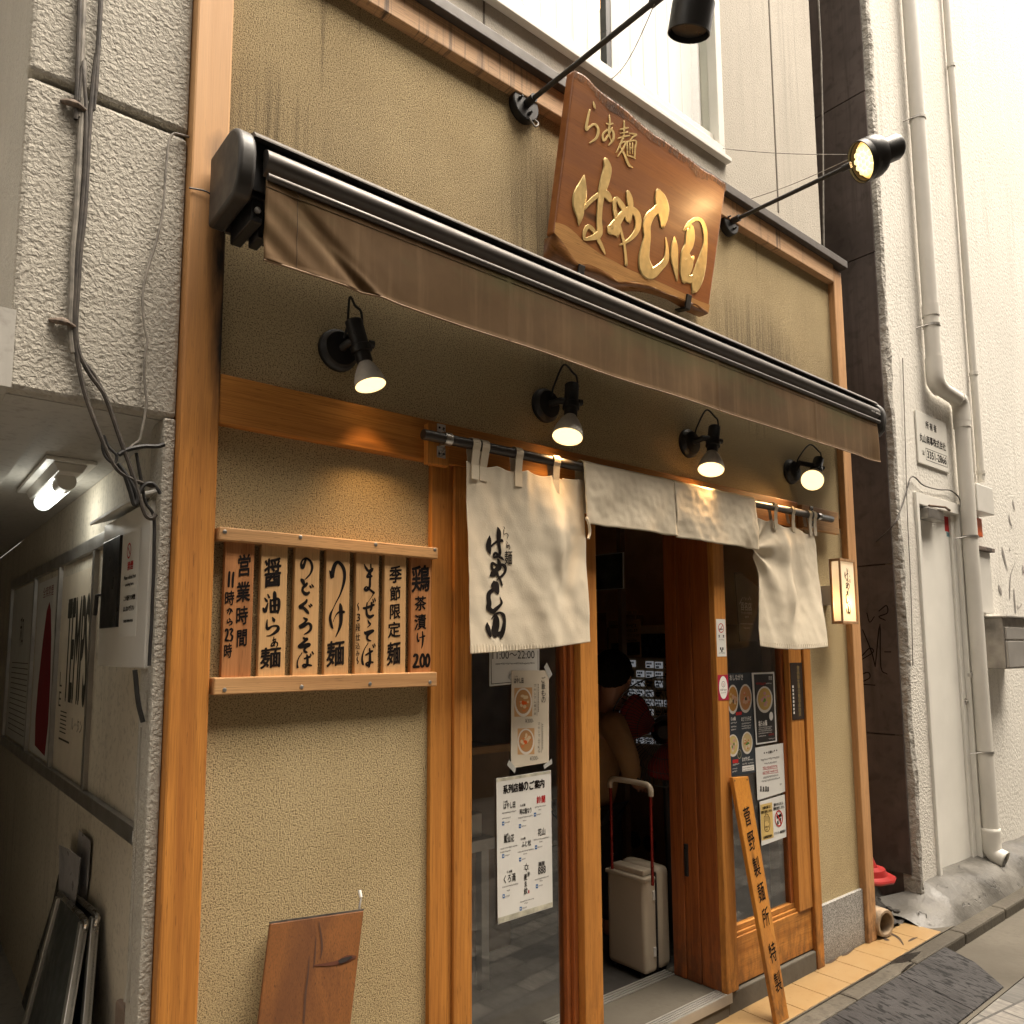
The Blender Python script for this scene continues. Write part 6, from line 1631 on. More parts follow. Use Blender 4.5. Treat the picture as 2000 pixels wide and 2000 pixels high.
shr = PD(1196, 1412, D-.12); elr = PD(1226, 1478, D-.20); wrr = PD(1232, 1532, D-.10)+fwd*.06
shl = nk-side*.17+fwd*.05-UZ*.06; ell = shl+fwd*.12-UZ*.22; wrl = ell+fwd*.2-UZ*.02
kn_r, kn_l = Vector((hip.x+.04, hip.y, .5))+side*.09, Vector((hip.x+.02, hip.y, .5))-side*.09
ft_r, ft_l = Vector((hip.x, hip.y, .09))+side*.10, Vector((hip.x-.05, hip.y, .09))-side*.10
hdl = []
J = [(hip, .09), (ch, (.12, .10)), (nk, .055), (hd_-UZ*.05+fwd*.015, .07), (hd_+UZ*.045, .088), (hd_+UZ*.09-fwd*.01, .06),
     (shr, .05), (elr, .036), (wrr, .026), (wrr+fwd*.05-UZ*.03, .032), (shl, .05), (ell, .036), (wrl, .026), (wrl+fwd*.05-UZ*.03, .032),
     (hip+side*.09-UZ*.06, .075), (kn_r, .055), (ft_r, .04), (ft_r+fwd*.16-UZ*.01, .032), (hip-side*.09-UZ*.06, .075), (kn_l, .055), (ft_l, .04), (ft_l+fwd*.16-UZ*.01, .032),
     (hd_-UZ*.03+fwd*.10, .012), (hd_-UZ*.085+fwd*.06, .035)]
Bn = [(0, 1), (1, 2), (2, 3), (3, 4), (4, 5), (1, 6), (6, 7), (7, 8), (8, 9), (1, 10), (10, 11), (11, 12), (12, 13), (0, 14), (14, 15), (15, 16), (16, 17), (0, 18), (18, 19), (19, 20), (20, 21), (3, 22), (3, 23)]
for base, hv, sd2 in ((9, wrr, 1), (13, wrl, -1)):          # five fingers on each hand
    for k in range(5):
        off = side*sd2*(.028-.014*k); L_ = (.035, .055, .062, .057, .045)[k]
        a = J[base][0]+off*1.1+fwd*.02; b2 = a+fwd*L_*.6-UZ*.012; c2 = b2+fwd*L_*.35-UZ*.025
        i0 = len(J); J += [(a, .0095), (b2, .0088), (c2, .007)]; Bn += [(base, i0), (i0, i0+1), (i0+1, i0+2)]
body = skin_mesh('body', J, Bn, pr_, M['skin'])
ear = hd_+side*.083-UZ*.012-fwd*.012
build('ear', MB().ellipsoid(ear, .012, .017, .030, 12, 8).ellipsoid(ear+side*.006, .005, .009, .018, 8, 6), M['skin'], body, smooth=True)
for s in (-1, 1): build('eye', MB().ellipsoid(hd_+fwd*.088+side*s*.032-UZ*.0, .008, .008, .006, 8, 6), M['ink'], body)
build('mouth', MB().ellipsoid(hd_+fwd*.085-UZ*.078, .012, .018, .004, 8, 6), ink('lips', (.25, .08, .06)), body)
rotf = fwd.to_track_quat('X', 'Z').to_matrix()
def hair(u, v):
    w = u*2*math.pi; t_ = v*math.pi*(.84-.40*((1+math.cos(w))/2)**1.5)
    d = Vector((math.sin(t_)*math.cos(w), math.sin(t_)*math.sin(w), math.cos(t_)))
    k = 1+.05*noise.noise(d*5)+.035*noise.noise(Vector((math.cos(w)*14, math.sin(w)*14, v*3)))
    if d.z < -.2: k *= 1-.25*(-.2-d.z)
    return hd_+UZ*.028-fwd*.022+rotf @ Vector((d.x*.118*k, d.y*.098*k, d.z*.112*k))
build('hair', MB().grid(hair, 48, 28), M['hair'], pr_, smooth=True)
JS = [(hip-UZ*.05, (.15, .13)), (ch.lerp(hip, .5), (.15, .13)), (ch, (.165, .135)), (nk-UZ*.05-fwd*.01, (.12, .10)), (nk+UZ*.015, .068)]
sh_ = skin_mesh('shirt', JS, [(0, 1), (1, 2), (2, 3), (3, 4)], pr_, M['shirt'])
for a, b2, c2 in ((shr, elr, wrr-fwd*.03+UZ*.01), (shl, ell, wrl-fwd*.03)):
    st0 = a.lerp(nk-UZ*.08, .45)
    skin_mesh('sleeve', [(st0, .085), (a, .080), (a.lerp(b2, .5), .066), (b2, .060), (c2, .046)], [(0, 1), (1, 2), (2, 3), (3, 4)], sh_, M['shirt'])
JT = [(hip-UZ*.02, .125), (hip+side*.09-UZ*.08, .095), (kn_r, .072), (ft_r+UZ*.04, .055), (hip-side*.09-UZ*.08, .095), (kn_l, .072), (ft_l+UZ*.04, .055)]
skin_mesh('trousers', JT, [(0, 1), (1, 2), (2, 3), (0, 4), (4, 5), (5, 6)], pr_, M['trousers'])
# ================================================================== PASSAGE ON THE LEFT
zc_ = zoom(0, 1000, .17598); zd = zoom(0, 1600, .20704); z4b = zoom(0, 650, .36232)
def boxX(x0, x1, a, b, **k):
    A, B = PX(*a, x0), PX(*b, x0); return (x0, x1, min(A.y, B.y), max(A.y, B.y), min(A.z, B.z), max(A.z, B.z))
XE = .515
e = boxX(XE, .598, zc_(1160, 150), zc_(1590, 1740)); e = (e[0], e[1], .040, e[3], e[4], e[5])
eb = thing('meter_box', 'white steel meter box with no smoking notice and rain hood in the passage', 'box', (.56, (e[2]+e[3])/2, e[4]))
build('case', MB().box(*e), M['box_paint'], eb, bevel=.004)
hz = e[5]
build('hood', MB().prism([(XE-.035, e[2]-.015, hz+.0), (.598, e[2]-.015, hz+.045), (.598, e[2]-.015, hz+.052), (XE-.035, e[2]-.015, hz+.010)], (0, e[3]-e[2]+.05, 0)), M['box_paint'], eb, bevel=.002)
wn_ = boxX(XE, 0, zc_(1180, 345), zc_(1318, 1275)); build('window', MB().box(XE-.008, XE+.002, *wn_[2:]), M['dark_plastic'], eb, bevel=.002)
hn = PX(*zc_(1110, 930), XE); build('handle', MB().tube([(XE+.0, wn_[3]+.002, hn.z), (XE-.012, wn_[3]+.03, hn.z), (XE-.012, wn_[3]+.045, hn.z-.06)], .006, 8), M['dark_plastic'], eb, smooth=True)
nt = boxX(XE, 0, zc_(1370, 262), zc_(1508, 1378))
nb = build('notice', MB().box(XE-.0012, XE-.0002, *nt[2:]), M['paper'], eb)
PB_ = PlaneX(XE-.0018); mb = MB()
pbox(mb, 'Please refrain from', 1440, 720, 130, 46, zc_, PB_, .01); pbox(mb, 'smoking here.', 1436, 805, 94, 44, zc_, PB_, .01); pbox(mb, 'この場所での喫煙', 1436, 950, 126, 62, zc_, PB_, .03); pbox(mb, 'はしないで下さい', 1428, 1070, 118, 62, zc_, PB_, .03); pbox(mb, '新宿区喫煙対策係', 1422, 1208, 102, 34, zc_, PB_, .02)
flat('lettering', mb, M['ink'], eb)
mb = MB(); pbox(mb, '禁煙', 1446, 592, 64, 100, zc_, PB_, .03)
def ringX(mb, c, ry, rz, hole=.78, n=24):
    P = [Vector((c.x, c.y+ry*math.cos(2*math.pi*k/n), c.z+rz*math.sin(2*math.pi*k/n))) for k in range(n)]
    Q = [Vector((c.x, c.y+ry*hole*math.cos(2*math.pi*k/n), c.z+rz*hole*math.sin(2*math.pi*k/n))) for k in range(n)]
    mb.add(P+Q, [(k, (k+1) % n, n+(k+1) % n, n+k) for k in range(n)])
c = PX(*zc_(1432, 430), XE-.0018); ringX(mb, c, .022, .022)
mb.poly([c+Vector((0, .012, .013)), c+Vector((0, .015, .010)), c+Vector((0, -.012, -.013)), c+Vector((0, -.015, -.010))])
flat('lettering', mb, M['inkred'], eb)
ub = single('small_box', 'small beige junction box on the passage wall under the meter box', 'box', MB().box(.57, .598, .11, .17, e[4]-.085, e[4]-.012), M['box_paint'], bevel=.003)
# ceiling lamp
la_, lb2_ = PZ(72, 985, 2.085), PZ(120, 958, 2.085)
cx_ = (la_.x+lb2_.x)/2
cl = thing('ceiling_lamp', 'lit tube lamp on a white base under the passage ceiling', 'lamp', (cx_, 1.2, 2.15))
build('base', MB().box(cx_-.075, cx_+.075, .78, 1.46, 2.135, 2.149), M['box_paint'], cl, bevel=.003)
build('base', MB().prism([(cx_-.05, .80, 2.134), (cx_+.05, .80, 2.134), (cx_+.035, .80, 2.105), (cx_-.035, .80, 2.105)], (0, .62, 0)), M['box_paint'], cl, bevel=.003)
build('tube_socket', MB().lathe((cx_, .86, 2.085), (0, 1, 0), [(0, 0), (0, .03), (.09, .03), (.09, 0)], 20), M['box_paint'], cl, smooth=True)
build('lamp_tube', MB().lathe((cx_, .96, 2.085), (0, 1, 0), [(0, .031), (.38, .031), (.405, .022), (.41, 0)], 24), emit('lit_tube', (.95, 1, .93), .42), cl, smooth=True)
L = bpy.data.lights.new('tube_light', 'POINT'); L.energy = .40; L.color = (1, .98, .86); L.shadow_soft_size = .05
lo = bpy.data.objects.new('tube_light', L); COL.objects.link(lo); lo.parent = cl; lo.location = Vector((cx_, 1.17, 2.03))-ABS[cl.name]
# notice board with three posters
y0b, y1b, z0b, z1b = .17, 3.25, .983, 1.925
nbd = thing('notice_board', 'long glazed steel notice board on the passage wall', 'board', (.58, 1.7, z0b))
fb_ = MB().box(.572, .599, y0b, y1b, z1b-.05, z1b).box(.572, .599, y0b, y1b, z0b, z0b+.05)
for yy in (y0b, .99, 1.68, 2.35, y1b-.03): fb_.box(.574, .599, yy, yy+.035, z0b+.051, z1b-.051)
build('frame', fb_, M['steel_dull'], nbd, bevel=.002)
build('back_panel', MB().box(.590, .5985, y0b+.036, y1b-.031, z0b+.051, z1b-.051), M['passage'], nbd)
yl = MB().box(.5708, .5719, .19, .30, z0b+.012, z0b+.04); build('maker_tag', yl, M['paper'], nbd)
def posterX(label, y0, y1, z0, z1, mat):
    return single('poster', label, 'poster', MB().box(.5875, .5895, y0, y1, z0, z1), mat, 'posters in the passage notice board')
UY = Vector((0, -1, 0))
p = posterX('cream poster with tall black display lettering, nearest in the passage board', 1.04, 1.66, z0b+.06, z1b-.10, M['cream_paper'])
mb = MB(); X_ = .5870
text(mb, 'TEMPS', (X_, 1.30, 1.52), .42, .42, UY, UZ, .03); text(mb, 'L', (X_, 1.58, 1.40), .06, .05, UY); text(mb, 'E', (X_, 1.58, 1.32), .06, .05, UY)
mb.poly([(X_, 1.56, 1.16), (X_, 1.34, 1.16), (X_, 1.34, 1.168), (X_, 1.56, 1.168)])
for k in range(6): mb.poly([(X_, 1.55, 1.27-k*.016), (X_, 1.42, 1.27-k*.016), (X_, 1.42, 1.275-k*.016), (X_, 1.55, 1.275-k*.016)])
text(mb, 'ル・タン', (X_, 1.22, 1.24), .05, .2, UY)
flat('lettering', mb, ink('faded_black', (.05, .045, .035)), p)
p = posterX('white poster with a big red flame shape, middle of the passage board', 1.74, 2.30, z0b+.06, z1b-.08, M['paper'])
mb = MB(); mb.poly([(X_, 2.14, 1.08), (X_, 1.86, 1.06), (X_, 1.82, 1.2), (X_, 1.83, 1.4), (X_, 1.87, 1.58), (X_, 1.92, 1.70), (X_, 1.97, 1.74), (X_, 2.03, 1.70), (X_, 2.09, 1.56), (X_, 2.15, 1.36), (X_, 2.17, 1.2)]); text(mb, '全席禁煙', (X_, 2.02, 1.79), .05, .28, UY); flat('red_shape', mb, ink('faded_red', (.20, .025, .03)), p)
p = posterX('white printed poster with small grey tables, farthest in the passage board', 2.42, 3.18, z0b+.06, z1b-.06, M['paper'])
mb = MB()
for k in range(14): mb.poly([(X_, 3.1, 1.45-k*.028), (X_, 2.5, 1.45-k*.028), (X_, 2.5, 1.454-k*.028), (X_, 3.1, 1.454-k*.028)])
text(mb, '和', (X_, 2.8, 1.62), .16, .12, UY); flat('lettering', mb, M['inkgrey'], p)
# leaning framed panels and the loose sheets in them
def lean_panel(label, tl, tr, xt, bl, br, xb, mat, rad=.012):
    a, b = PX(*zd(*tl), xt), PX(*zd(*tr), xt); c, d = PX(*zd(*br), xb), PX(*zd(*bl), xb)
    k = lambda p, q: p+(q-p)*((p.z-.0+.05)/(p.z-q.z))
    c, d = k(b, c), k(a, d)
    n = (b-a).cross(d-a).normalized(); n = -n if n.x > 0 else n
    t = thing('standing_sign', label, 'sign', (c+d)/2, 'aluminium framed panels leaning in the passage')
    build('sheet', MB().prism([a, b, c, d], -n*.006), mat, t)
    u_, v_ = (b-a).normalized(), (d-a).normalized(); fr = MB(); W = .035
    for p, q in ((a, d), (b-u_*W, c-u_*W)): fr.prism([p+n*.012, p+u_*W+n*.012, q+u_*W+n*.012, q+n*.012], -n*.024)
    build('frame', fr, M['aluminium'], t, bevel=.003)
    build('top_tube', MB().tube(catmull([a-v_*.01+n*0, a.lerp(b, .5)-v_*.01, b-v_*.008, b+u_*.012+v_*.02, b+u_*.014+v_*.07]), .009, 8), M['steel'], t, smooth=True)
    return a, b, n
lean_panel('aluminium framed panel leaning behind the other one on the passage wall', (640, 690), (905, 930), .575, (455, 1932), (820, 1932), .53, M['chalk'])
a_, b_, n_ = lean_panel('dark aluminium framed panel leaning in front, with a bent paper behind its rim', (555, 725), (800, 985), .545, (240, 1932), (640, 1932), .48, M['chalk'])
for lab, pts, X in (('stiff grey sheet sticking up behind the front leaning panel', ((556, 242), (640, 280), (755, 365), (735, 600), (700, 830), (552, 712)), .556), ('narrow grey sheet standing behind the bent one against the passage wall', ((745, 100), (850, 205), (832, 520), (808, 800), (715, 740), (722, 320)), .588)):
    q = [PX(*zd(*p), X+(.008 if i in (3,) else 0)) for i, p in enumerate(pts)]
    single('loose_sheet', lab, 'sheet', MB().prism(q, (.002, 0, 0)), plain('grey_plastic_sheet', (.34, .33, .34), .35, var=.08), 'loose sheets behind the leaning panels')
q = [PX(*zd(*p), .585) for p in ((550, 520), (500, 770), (180, 1800), (120, 1932), (230, 1932), (560, 700))]
single('dark_board', 'thin black board edge leaning left of the framed panels', 'board', MB().prism(q, (.006, 0, 0)), M['dark_plastic'])
pb0 = boxX(.53, .598, zd(1030, 1720), zd(1290, 1990))
bb = thing('outlet_box', 'small brown weathered outlet box low on the passage corner', 'box', (.565, .07, pb0[4]))
build('case', MB().box(.556, .5985, .145, .23, pb0[4]-.05, pb0[5]), plain('aged_brown_plastic', (.17, .125, .095), .5, var=.2), bb, bevel=.008)
build('lid', MB().box(.535, .5555, .15, .25, pb0[4]-.05, pb0[5]-.01), plain('aged_brown_lid', (.20, .145, .11), .5, var=.2), bb, bevel=.008)

# ================================================================== CABLES on the concrete building
YC = -.014
def cable(pts, r, mat, label, Y=YC, cat='cable', group='cables on the grey concrete building', name='cable'):
    path = [PY(p[0], p[1], p[2] if len(p) > 2 else Y) for p in pts]
    if pts[0][1] == -10: path = [Vector((path[0].x+(path[0].x-path[1].x)*4, path[0].y, 6.9))]+path
    path = catmull(path, 5)
    path = [p+Vector((noise.noise(p*9)*.002, 0, noise.noise(p*7+Vector((5, 0, 0)))*.001)) for p in path]
    return single(name, label, cat, MB().tube(path, r, 8), mat, group, smooth=True)
cable([(164, -10), (163, 120), (158, 260), (148, 420), (141, 560), (138, 640), (143, 690)], .0075, M['cable_grey'], 'pale conduit running straight down the grey fascia behind the black cables', -.010, 'conduit', name='conduit')
cable([(157, -10), (160, 120), (168, 220), (166, 330), (155, 460), (147, 580), (147, 660), (155, 720), (166, 770), (180, 810), (196, 850), (213, 890), (232, 920), (262, 938), (300, 950, .0)], .0055, M['cable'], 'weathered cable crossing the fascia and curving in under the beam')
cable([(198, -10), (190, 90), (179, 190), (172, 300), (166, 400), (155, 520), (148, 620), (152, 680), (175, 730), (203, 770), (222, 820), (236, 860), (252, 905), (266, 950), (278, 990), (286, 1008), (297, 1012), (304, 1004)], .0058, M['cable'], 'thick twisted cable hanging past the meter box corner')
cable([(178, 185), (171, 290), (162, 410), (152, 530), (144, 630), (150, 668), (160, 700), (186, 735), (212, 790), (228, 840), (244, 880)], .0045, M['cable'], 'cable strapped to the conduit at the two brackets')
cable([(370, 268, -.004), (352, 263), (338, 262), (329, 280), (324, 330), (320, 400), (306, 470), (284, 545), (278, 590), (283, 640), (289, 665), (285, 690), (282, 722), (284, 760), (287, 785), (282, 815), (276, 845), (272, 860), (262, 868), (250, 878)], .0032, M['cable_grey'], 'thin pale cord snaking down the right part of the fascia')
cable([(232, 888), (250, 878), (280, 872), (306, 872), (320, 868)], .0058, M['cable_black'], 'short black cable bending into the corner post')
cable([(203, 850), (200, 872), (206, 892), (222, 905), (228, 890), (212, 872), (204, 852)], .0035, M['cable_black'], 'small black cable loop hanging below the beam')
cable([(230, 905), (248, 930), (262, 955), (268, 975), (262, 985), (255, 960), (245, 930)], .006, M['cable_black'], 'knotted bundle of black cable ends above the meter box')
cable([(262, 985), (280, 950), (296, 944), (308, 955), (313, 965)], .0045, M['cable_black'], 'black cable arching over the meter box hood')
cable([(266, 885), (274, 930), (284, 980), (300, 1010), (301, 1080), (298, 1180), (291, 1300)], .0042, M['cable_black'], 'black cable running straight down along the side of the meter box', -.006)
cable([(263, 1308, .03), (270, 1370, .03), (279, 1410, .03)], .006, M['cable_black'], 'black cable stub below the meter box', .03)
cable([(282, 1420, .08), (279, 1500, .08), (276, 1600, .08), (272, 1700, .08), (266, 1800, .08), (262, 1880, .08), (255, 1930, .08), (250, 1955, .08)], .011, plain('weathered_conduit', (.26, .24, .20), .7, var=.3), 'weathered conduit down the passage corner to the outlet box', .08, 'conduit', name='conduit')
cable([(268, 1760, .09), (263, 1785, .09), (264, 1800, .09), (268, 1785, .09), (269, 1765, .09)], .003, M['cable_grey'], 'small loop of wire tied to the passage conduit', .09)
for (a, b), lab in (((140, 205), 'rusty cable bracket under the upper joint of the fascia'), ((118, 630), 'rusty cable bracket low on the grey fascia')):
    P = PY(a, b, -.006); mb = MB()
    mb.tube([P+Vector((-.022, .006, .002)), P+Vector((-.008, -.006, .0)), P+Vector((.012, -.016, -.003)), P+Vector((.03, -.01, -.006))], [.005, .008, .007, .004], 8)
    mb.ellipsoid(P+Vector((.004, -.006, .002)), .016, .010, .009, 10, 6)
    single('cable_bracket', lab, 'bracket', mb, plain('rusty_bracket', (.16, .12, .09), .8, var=.4, scale=60), 'cable brackets on the grey fascia', smooth=True)

# ================================================================== ON THE WHITE BUILDING
z3b = zoom(1300, 0, .36232); z6b = zoom(1300, 650, .36232); z9 = zoom(1300, 1300, .36232); z7 = zoom(1750, 780, .3)
def pipe_path(pts, Y): return [PY(*p, Y) for p in pts]
Yp = -.065
xp1 = PY(1800, 350, Yp).x; xp2 = PY(1898, 1100, Yp).x
zk1, zk2 = PY(1827, 745, Yp).z, PY(1876, 800, Yp).z
zel = zk1
big = thing('downpipe', 'thick grey downpipe with an offset bend right of the steel door', 'pipe', (xp2, Yp, .2))
rp = .047
zo = PY(1948, 1668, Yp).z
pth = [Vector((xp1, Yp, 9)), Vector((xp1, Yp, zel+.10))]
bend = [Vector((xp1, Yp, zel+.10)), Vector((xp1, Yp, zel+.03)), Vector((xp1+.02, Yp, zel-.01)), Vector((xp1+.07, Yp, zel-.03))]
bend2 = [Vector((xp2-.07, Yp, zel-.045)), Vector((xp2-.02, Yp, zel-.06)), Vector((xp2, Yp, zel-.10)), Vector((xp2, Yp, zel-.17))]
full = [Vector((xp1, Yp, 9))]+catmull(bend, 5)+catmull(bend2, 5)+[Vector((xp2, Yp, zo+.12))]
build('pipe', MB().tube(full, rp, 20), M['pvc'], big, smooth=True)
build('elbow', MB().tube(catmull([Vector((xp1, Yp, zel+.16)), Vector((xp1, Yp, zel+.04)), Vector((xp1+.018, Yp, zel-.008)), Vector((xp1+.08, Yp, zel-.034))], 6), rp+.006, 20), M['pvc'], big, smooth=True)
build('elbow', MB().tube(catmull([Vector((xp2-.06, Yp, zel-.043)), Vector((xp2-.018, Yp, zel-.06)), Vector((xp2, Yp, zel-.10)), Vector((xp2, Yp, zel-.2))], 6), rp+.006, 20), M['pvc'], big, smooth=True)
out = catmull([Vector((xp2, Yp, zo+.18)), Vector((xp2, Yp, zo+.06)), Vector((xp2, Yp-.02, zo+.015)), Vector((xp2, Yp-.075, zo-.008))], 6)
build('outlet', MB().tube(out, rp+.005, 20, False), M['pvc'], big, smooth=True, solid=.006)
build('outlet_shadow', MB().lathe(out[-2], (0, -1, 0), [(0, rp-.004), (0, 0)], 20), M['dark_plastic'], big)
for zz, xx in ((PY(1805, 247, Yp).z, xp1), (PY(1824, 640, Yp).z, xp1), (PY(1900, 1050, Yp).z, xp2), (PY(1927, 1468, Yp).z, xp2)):
    build('pipe_strap', MB().lathe((xx, Yp, zz), (0, 0, 1), [(-.008, rp+.002), (-.008, rp+.005), (.008, rp+.005), (.008, rp+.002)], 24).tube([(xx-rp, Yp, zz), (xx-rp-.03, 0, zz-.012)], .004, 6), M['steel_dull'], big)
for zz, xx in ((PY(1822, 608, Yp).z, xp1), (zel-.19, xp2)): build('coupling', MB().lathe((xx, Yp, zz), (0, 0, 1), [(-.05, rp+.001), (-.05, rp+.005), (.03, rp+.005), (.03, rp+.001)], 24), M['pvc'], big, smooth=True)
Yt = -.035
xt = PY(1870, 300, Yt).x
zjb = PY(1912, 940, Yt).z
thin = thing('conduit_pipe', 'thin grey conduit pipe running down into the junction box', 'pipe', (xt, Yt, zjb))
build('pipe', MB().tube([(xt, Yt, 9), (xt, Yt, zjb)], .024, 16), M['pvc'], thin, smooth=True)
for q in ((1854, 125), (1894, 726), (1912, 922)):
    zz = PY(*q, Yt).z; build('pipe_clip', MB().lathe((xt, Yt, zz), (0, 0, 1), [(-.012, .025), (-.012, .029), (.012, .029), (.012, .025)], 20), M['pvc'], thin, smooth=True)
A, B = PY(*z6b(1680, 810), -.10), PY(*z6b(1775, 985), -.10)
single('junction_box', 'white square junction box under the thin conduit pipe', 'box', MB().box(A.x-.02, B.x, -.10, -.002, B.z, A.z), M['box_paint'], bevel=.006)
A, B = PY(*z7(525, 770), -.04), PY(*z7(562, 898), -.04)
og = single('orange_tag', 'orange plastic tag hanging behind the thick downpipe', 'tag', MB().box(A.x-.03, B.x, -.045, -.02, B.z, A.z), M['orange'], bevel=.004)
A, B = PY(*z7(540, 985), -.05), PY(*z7(640, 1395), -.05)
mc = thing('meter_cabinet', 'white wall cabinet with a rusty lid edge behind the downpipe', 'cabinet', ((A.x+B.x)/2, -.02, B.z))
build('case', MB().box(A.x-.15, B.x, -.05, -.002, B.z, A.z), M['box_paint'], mc, bevel=.004)
build('lid', MB().box(A.x-.17, B.x+.03, -.075, -.002, A.z+.002, A.z+.03), plain('rusty_lid', (.13, .10, .08), .7, var=.5, scale=30), mc, bevel=.004)
Ym = -.155
A, B = PY(*z7(695, 1420), Ym), PY(*z7(795, 1752), Ym)
mbx = thing('letter_box', 'weathered steel letter box with two stainless flaps low on the white wall', 'letter box', ((A.x+B.x)/2, -.08, B.z))
build('case', MB().box(A.x-.005, B.x+.24, Ym, -.002, B.z, A.z), plain('weathered_zinc', (.36, .33, .29), .5, .4, .25, 9), mbx, bevel=.005)
h_ = A.z-B.z
build('flap', MB().box(A.x+.01, B.x+.225, Ym-.012, Ym-.001, A.z-h_*.42, A.z-h_*.19), plain('brushed_flap', (.40, .38, .35), .45, .5, .06, 3), mbx, bevel=.003)
build('flap', MB().box(A.x+.005, B.x+.23, Ym-.018, Ym-.001, B.z+.012, A.z-h_*.46), plain('brushed_flap', (.40, .38, .35), .45, .5, .06, 3), mbx, bevel=.003)
build('roof', MB().box(A.x-.015, B.x+.25, Ym-.03, -.002, A.z+.001, A.z+.012), M['steel_dull'], mbx, bevel=.002)
gx0 = PY(*z7(800, 1480), Ym).x
stk = MB().box(B.x+.242, B.x+.245, Ym+.02, -.02, B.z+.05, A.z-.05)
# stickers on the wall behind the letter box
PW_ = PlaneY(-.004)
gs = single('wall_sticker', 'torn blue and white stickers on the wall right of the letter box', 'sticker', MB().box(PY(*z7(785, 1440), -.004).x, PY(*z7(832, 1440), -.004).x+.2, -.004, .001, PY(*z7(800, 1690), -.004).z, PY(*z7(800, 1440), -.004).z), M['paper'])
mb = MB(); ringY(mb, PY(*z7(800, 1575), -.005).x+.02, PY(*z7(800, 1575), -.005).z, .10, -.0048, .86); flat('blue_scrawl', mb, plain('sky_blue_paint', (.10, .38, .55), .5), gs)
# owner's sign
A = [PY(*z6b(*p), -.012) for p in ((1356, 418), (1515, 490), (1525, 758), (1357, 692))]
xs0, xs1 = (A[0].x+A[3].x)/2, (A[1].x+A[2].x)/2; zs0, zs1 = (A[2].z+A[3].z)/2, (A[0].z+A[1].z)/2
ow = single('owner_sign', 'white plate with black writing and phone number above the steel door', 'sign', MB().box(xs0, xs1, -.012, -.002, zs0, zs1), plain('white_sign_plate', (.72, .70, .64), .4, var=.03), bevel=.003)
P_ = PlaneY(-.0128); mb = MB(); W_ = xs1-xs0; H_ = zs1-zs0; xm = (xs0+xs1)/2
for i, ch in enumerate('所有者'): text(mb, ch, (xs0+W_*(.34+i*.13), -.0128, zs1-H_*.21), H_*.15, W_*.10, bold=.02)
text(mb, '丸山商事株式会社', (xm, -.0128, zs1-H_*.50), H_*.17, W_*.86, bold=.02)
text(mb, '3351-2866', (xm+W_*.10, -.0128, zs1-H_*.78), H_*.15, W_*.64, bold=.02)
text(mb, '☎', (xs0+W_*.16, -.0128, zs1-H_*.78), H_*.09, W_*.09)
flat('lettering', mb, M['ink'], ow)
mb = MB(); a0, a1, c0_, c1_ = xm-W_*.26, xm+W_*.45, zs1-H_*.90, zs1-H_*.67
for b in ((a0, a1, c0_, c0_+.003), (a0, a1, c1_-.003, c1_), (a0, a0+.003, c0_, c1_), (a1-.003, a1, c0_, c1_)): mb.box(b[0], b[1], -.0128, -.0121, b[2], b[3])
flat('patch_edge', mb, M['inkgrey'], ow)
# wires
def wire(pts, Y, r, mat, label, group='wires on the white building'):
    p = [PY(*q[:2], q[2] if len(q) > 2 else Y) for q in pts]
    if pts[0][1] == -10: p = [Vector((p[0].x, p[0].y, 9.5))]+p
    p = catmull(p, 5)
    return single('wire', label, 'wire', MB().tube(p, r, 6), mat, group, smooth=True)
wire([z6b(1030, 1228)+(.35,), z6b(1130, 1130)+(.12,), z6b(1225, 1040)+(-.01,), z6b(1265, 960)+(-.02,), z6b(1300, 850)+(-.02,), z6b(1318, 785)+(-.02,), z6b(1345, 780)+(-.02,), z6b(1390, 822)+(-.02,), z6b(1470, 845)+(-.02,), z6b(1535, 850)+(-.02,), z6b(1580, 888)+(-.03,), z6b(1592, 950)+(-.03,)], -.02, .0042, M['cable'], 'dark wire drooping from the gap up over the steel door frame')
wire([(1598, -10), (1604, 130), (1607, 260), (1608, 400), (1609, 490)], .10, .006, M['cable_grey'], 'pale wire running down the corner of the beige upper wall')
wire([(1763, 700), (1768, 860), (1772, 1000), (1779, 1150), (1783, 1300)], -.012, .003, M['cable_grey'], 'thin grey wire down the broken corner render')
# scuffs and scrawls
def marks(name, par, fn, rows, mat, nrm_):
    for r_ in rows:
        mb = MB(); brush(mb, [r_], fn, 1, 4, 0, nrm_); flat(name, mb, mat, par)
W7 = lambda x, y: PY(*z7(x, y), -.0035)
marks('scuff_mark', wb, W7, [[(690, 960, 3), (700, 1010, 12), (715, 1070, 7), (730, 1120, 2)], [(735, 745, 2), (742, 790, 8), (758, 840, 2)], [(668, 1205, 3), (678, 1240, 16), (688, 1275, 4)], [(775, 1065, 3), (748, 1140, 5), (742, 1220, 7), (742, 1300, 3)], [(768, 1230, 3), (772, 1290, 8), (780, 1390, 6)], [(760, 650, 2), (766, 690, 7), (775, 725, 2)], [(826, 1080, 5), (830, 1130, 10)], [(740, 965, 3), (742, 985, 6)], [(788, 1340, 3), (800, 1360, 6), (820, 1330, 3)]], plain('black_scuff', (.26, .24, .22), .8), Vector((0, -1, 0)))
D6 = lambda x, y: PX(*z6b(x, y), XA-.002)
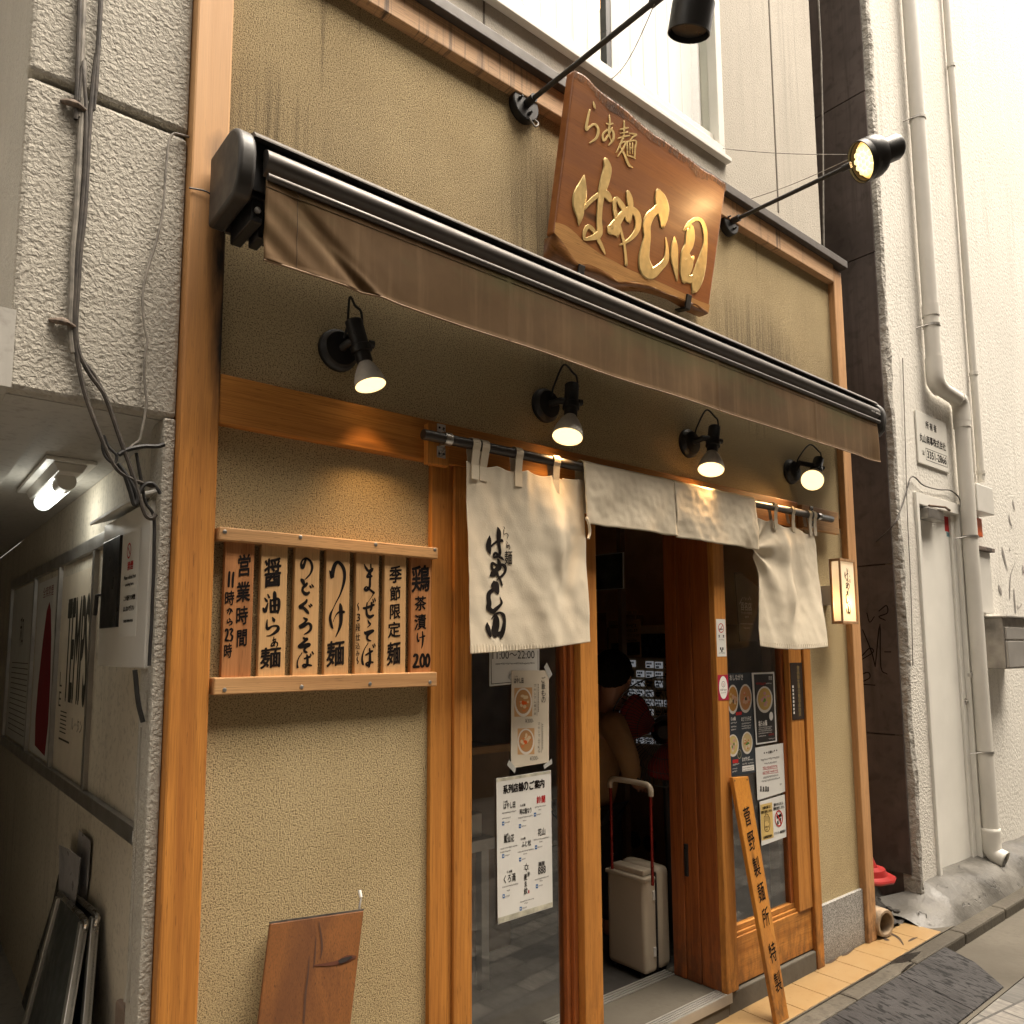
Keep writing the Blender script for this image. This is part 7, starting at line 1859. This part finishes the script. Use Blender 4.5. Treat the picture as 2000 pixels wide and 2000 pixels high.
marks('scrawl', wb, D6, [[(1062, 1600, 5), (1110, 1720, 7), (1130, 1800, 5)], [(1130, 1800, 5), (1155, 1570, 7), (1160, 1800, 6), (1195, 1840, 5)], [(1150, 1500, 6), (1190, 1470, 7), (1195, 1510, 6), (1150, 1530, 7), (1185, 1550, 5)], [(1085, 1510, 6), (1100, 1560, 5), (1125, 1530, 5)], [(1060, 1740, 6), (1100, 1700, 6), (1120, 1720, 6), (1060, 1760, 5)], [(1040, 1850, 6), (1090, 1830, 7), (1100, 1860, 6), (1050, 1890, 6), (1130, 1900, 5)], [(1180, 1720, 5), (1215, 1720, 6)]], M['ink'], Vector((-1, 0, 0)))

# ================================================================== IN THE GAP
zB_ = zoom(1500, 1600, .2588)
cc = PY(1692, 1690, .12)
cone = thing('plastic_cone', 'red plastic cone base lying in the dark gap between the buildings', 'cone', (cc.x, .12, cc.z-.03))
zc0 = PY(1706, 1709, .12).z
build('base_flange', MB().lathe((cc.x-.01, .12, zc0), UZ, [(0, 0), (0, .15), (.010, .155), (.020, .15), (.028, .12), (.028, 0)], 10), M['red_plastic'], cone, smooth=True)
build('cone_body', MB().lathe((cc.x-.01, .12, zc0+.028), UZ, [(0, .11), (.03, .10), (.04, .06), (.09, .04), (.13, .03), (.13, 0)], 28), M['red_plastic'], cone, smooth=True)
cp0 = Vector((4.195, -.06, .075))
cv = single('clay_pipe', 'stained round drain pipe end lying beside the corner post on the tiles', 'pipe', MB().lathe(cp0, (.15, 1, .03), [(.0, .055), (0, .068), (.01, .071), (.3, .071), (.3, .055), (0, .055)], 32), M['clay'], smooth=True)
mb = MB(); rnd = random.Random(12)
for i in range(26):
    c = Vector((rnd.uniform(4.2, 4.6), rnd.uniform(.0, .25), .06)); r = rnd.uniform(.015, .05)
    mb.ellipsoid(c, r, r*rnd.uniform(.6, 1), r*rnd.uniform(.4, .8), 7, 5, Matrix.Rotation(rnd.uniform(0, 6), 3, 'Z'))
o = build('rubble', mb, M['rubble']); o['kind'] = 'stuff'; o['label'] = 'dark wet broken mortar in the gap between the buildings'
bpy.data.objects.remove(_to)
bpy.data.curves.remove(_tc)

tpo = bpy.data.objects['tile_path']; kbo = bpy.data.objects['kerb']
mb = MB(); brush(mb, [[(895, 845, 6), (945, 872, 14), (990, 900, 16), (1022, 948, 8)], [(862, 880, 8), (885, 905, 20), (915, 912, 8)], [(930, 790, 8), (955, 800, 14), (985, 802, 6)], [(1060, 920, 10), (1090, 905, 16), (1130, 890, 4)], [(560, 1030, 10), (600, 1010, 20), (650, 975, 8)], [(440, 1090, 8), (480, 1075, 16), (530, 1045, 6)]], lambda x, y: PZ(*zB_(x, y), .0022), 1, 5, 0, UZ)
flat('dirt_mark', mb, plain('wet_dirt', (.055, .03, .014), .6, var=.4, scale=40), tpo)
mb = MB(); brush(mb, [[(930, 1085, 14), (985, 1062, 44), (1050, 1045, 56), (1110, 1020, 30), (1150, 1000, 6)], [(1010, 1150, 8), (1060, 1110, 16), (1100, 1085, 6)], [(700, 1215, 8), (760, 1180, 20), (830, 1150, 6)]], lambda x, y: PZ(*zB_(x, y), -.0008), 1, 5, 0, UZ)
flat('wet_mark', mb, plain('wet_grime', (.016, .013, .010), .35, var=.4, scale=40), kbo)
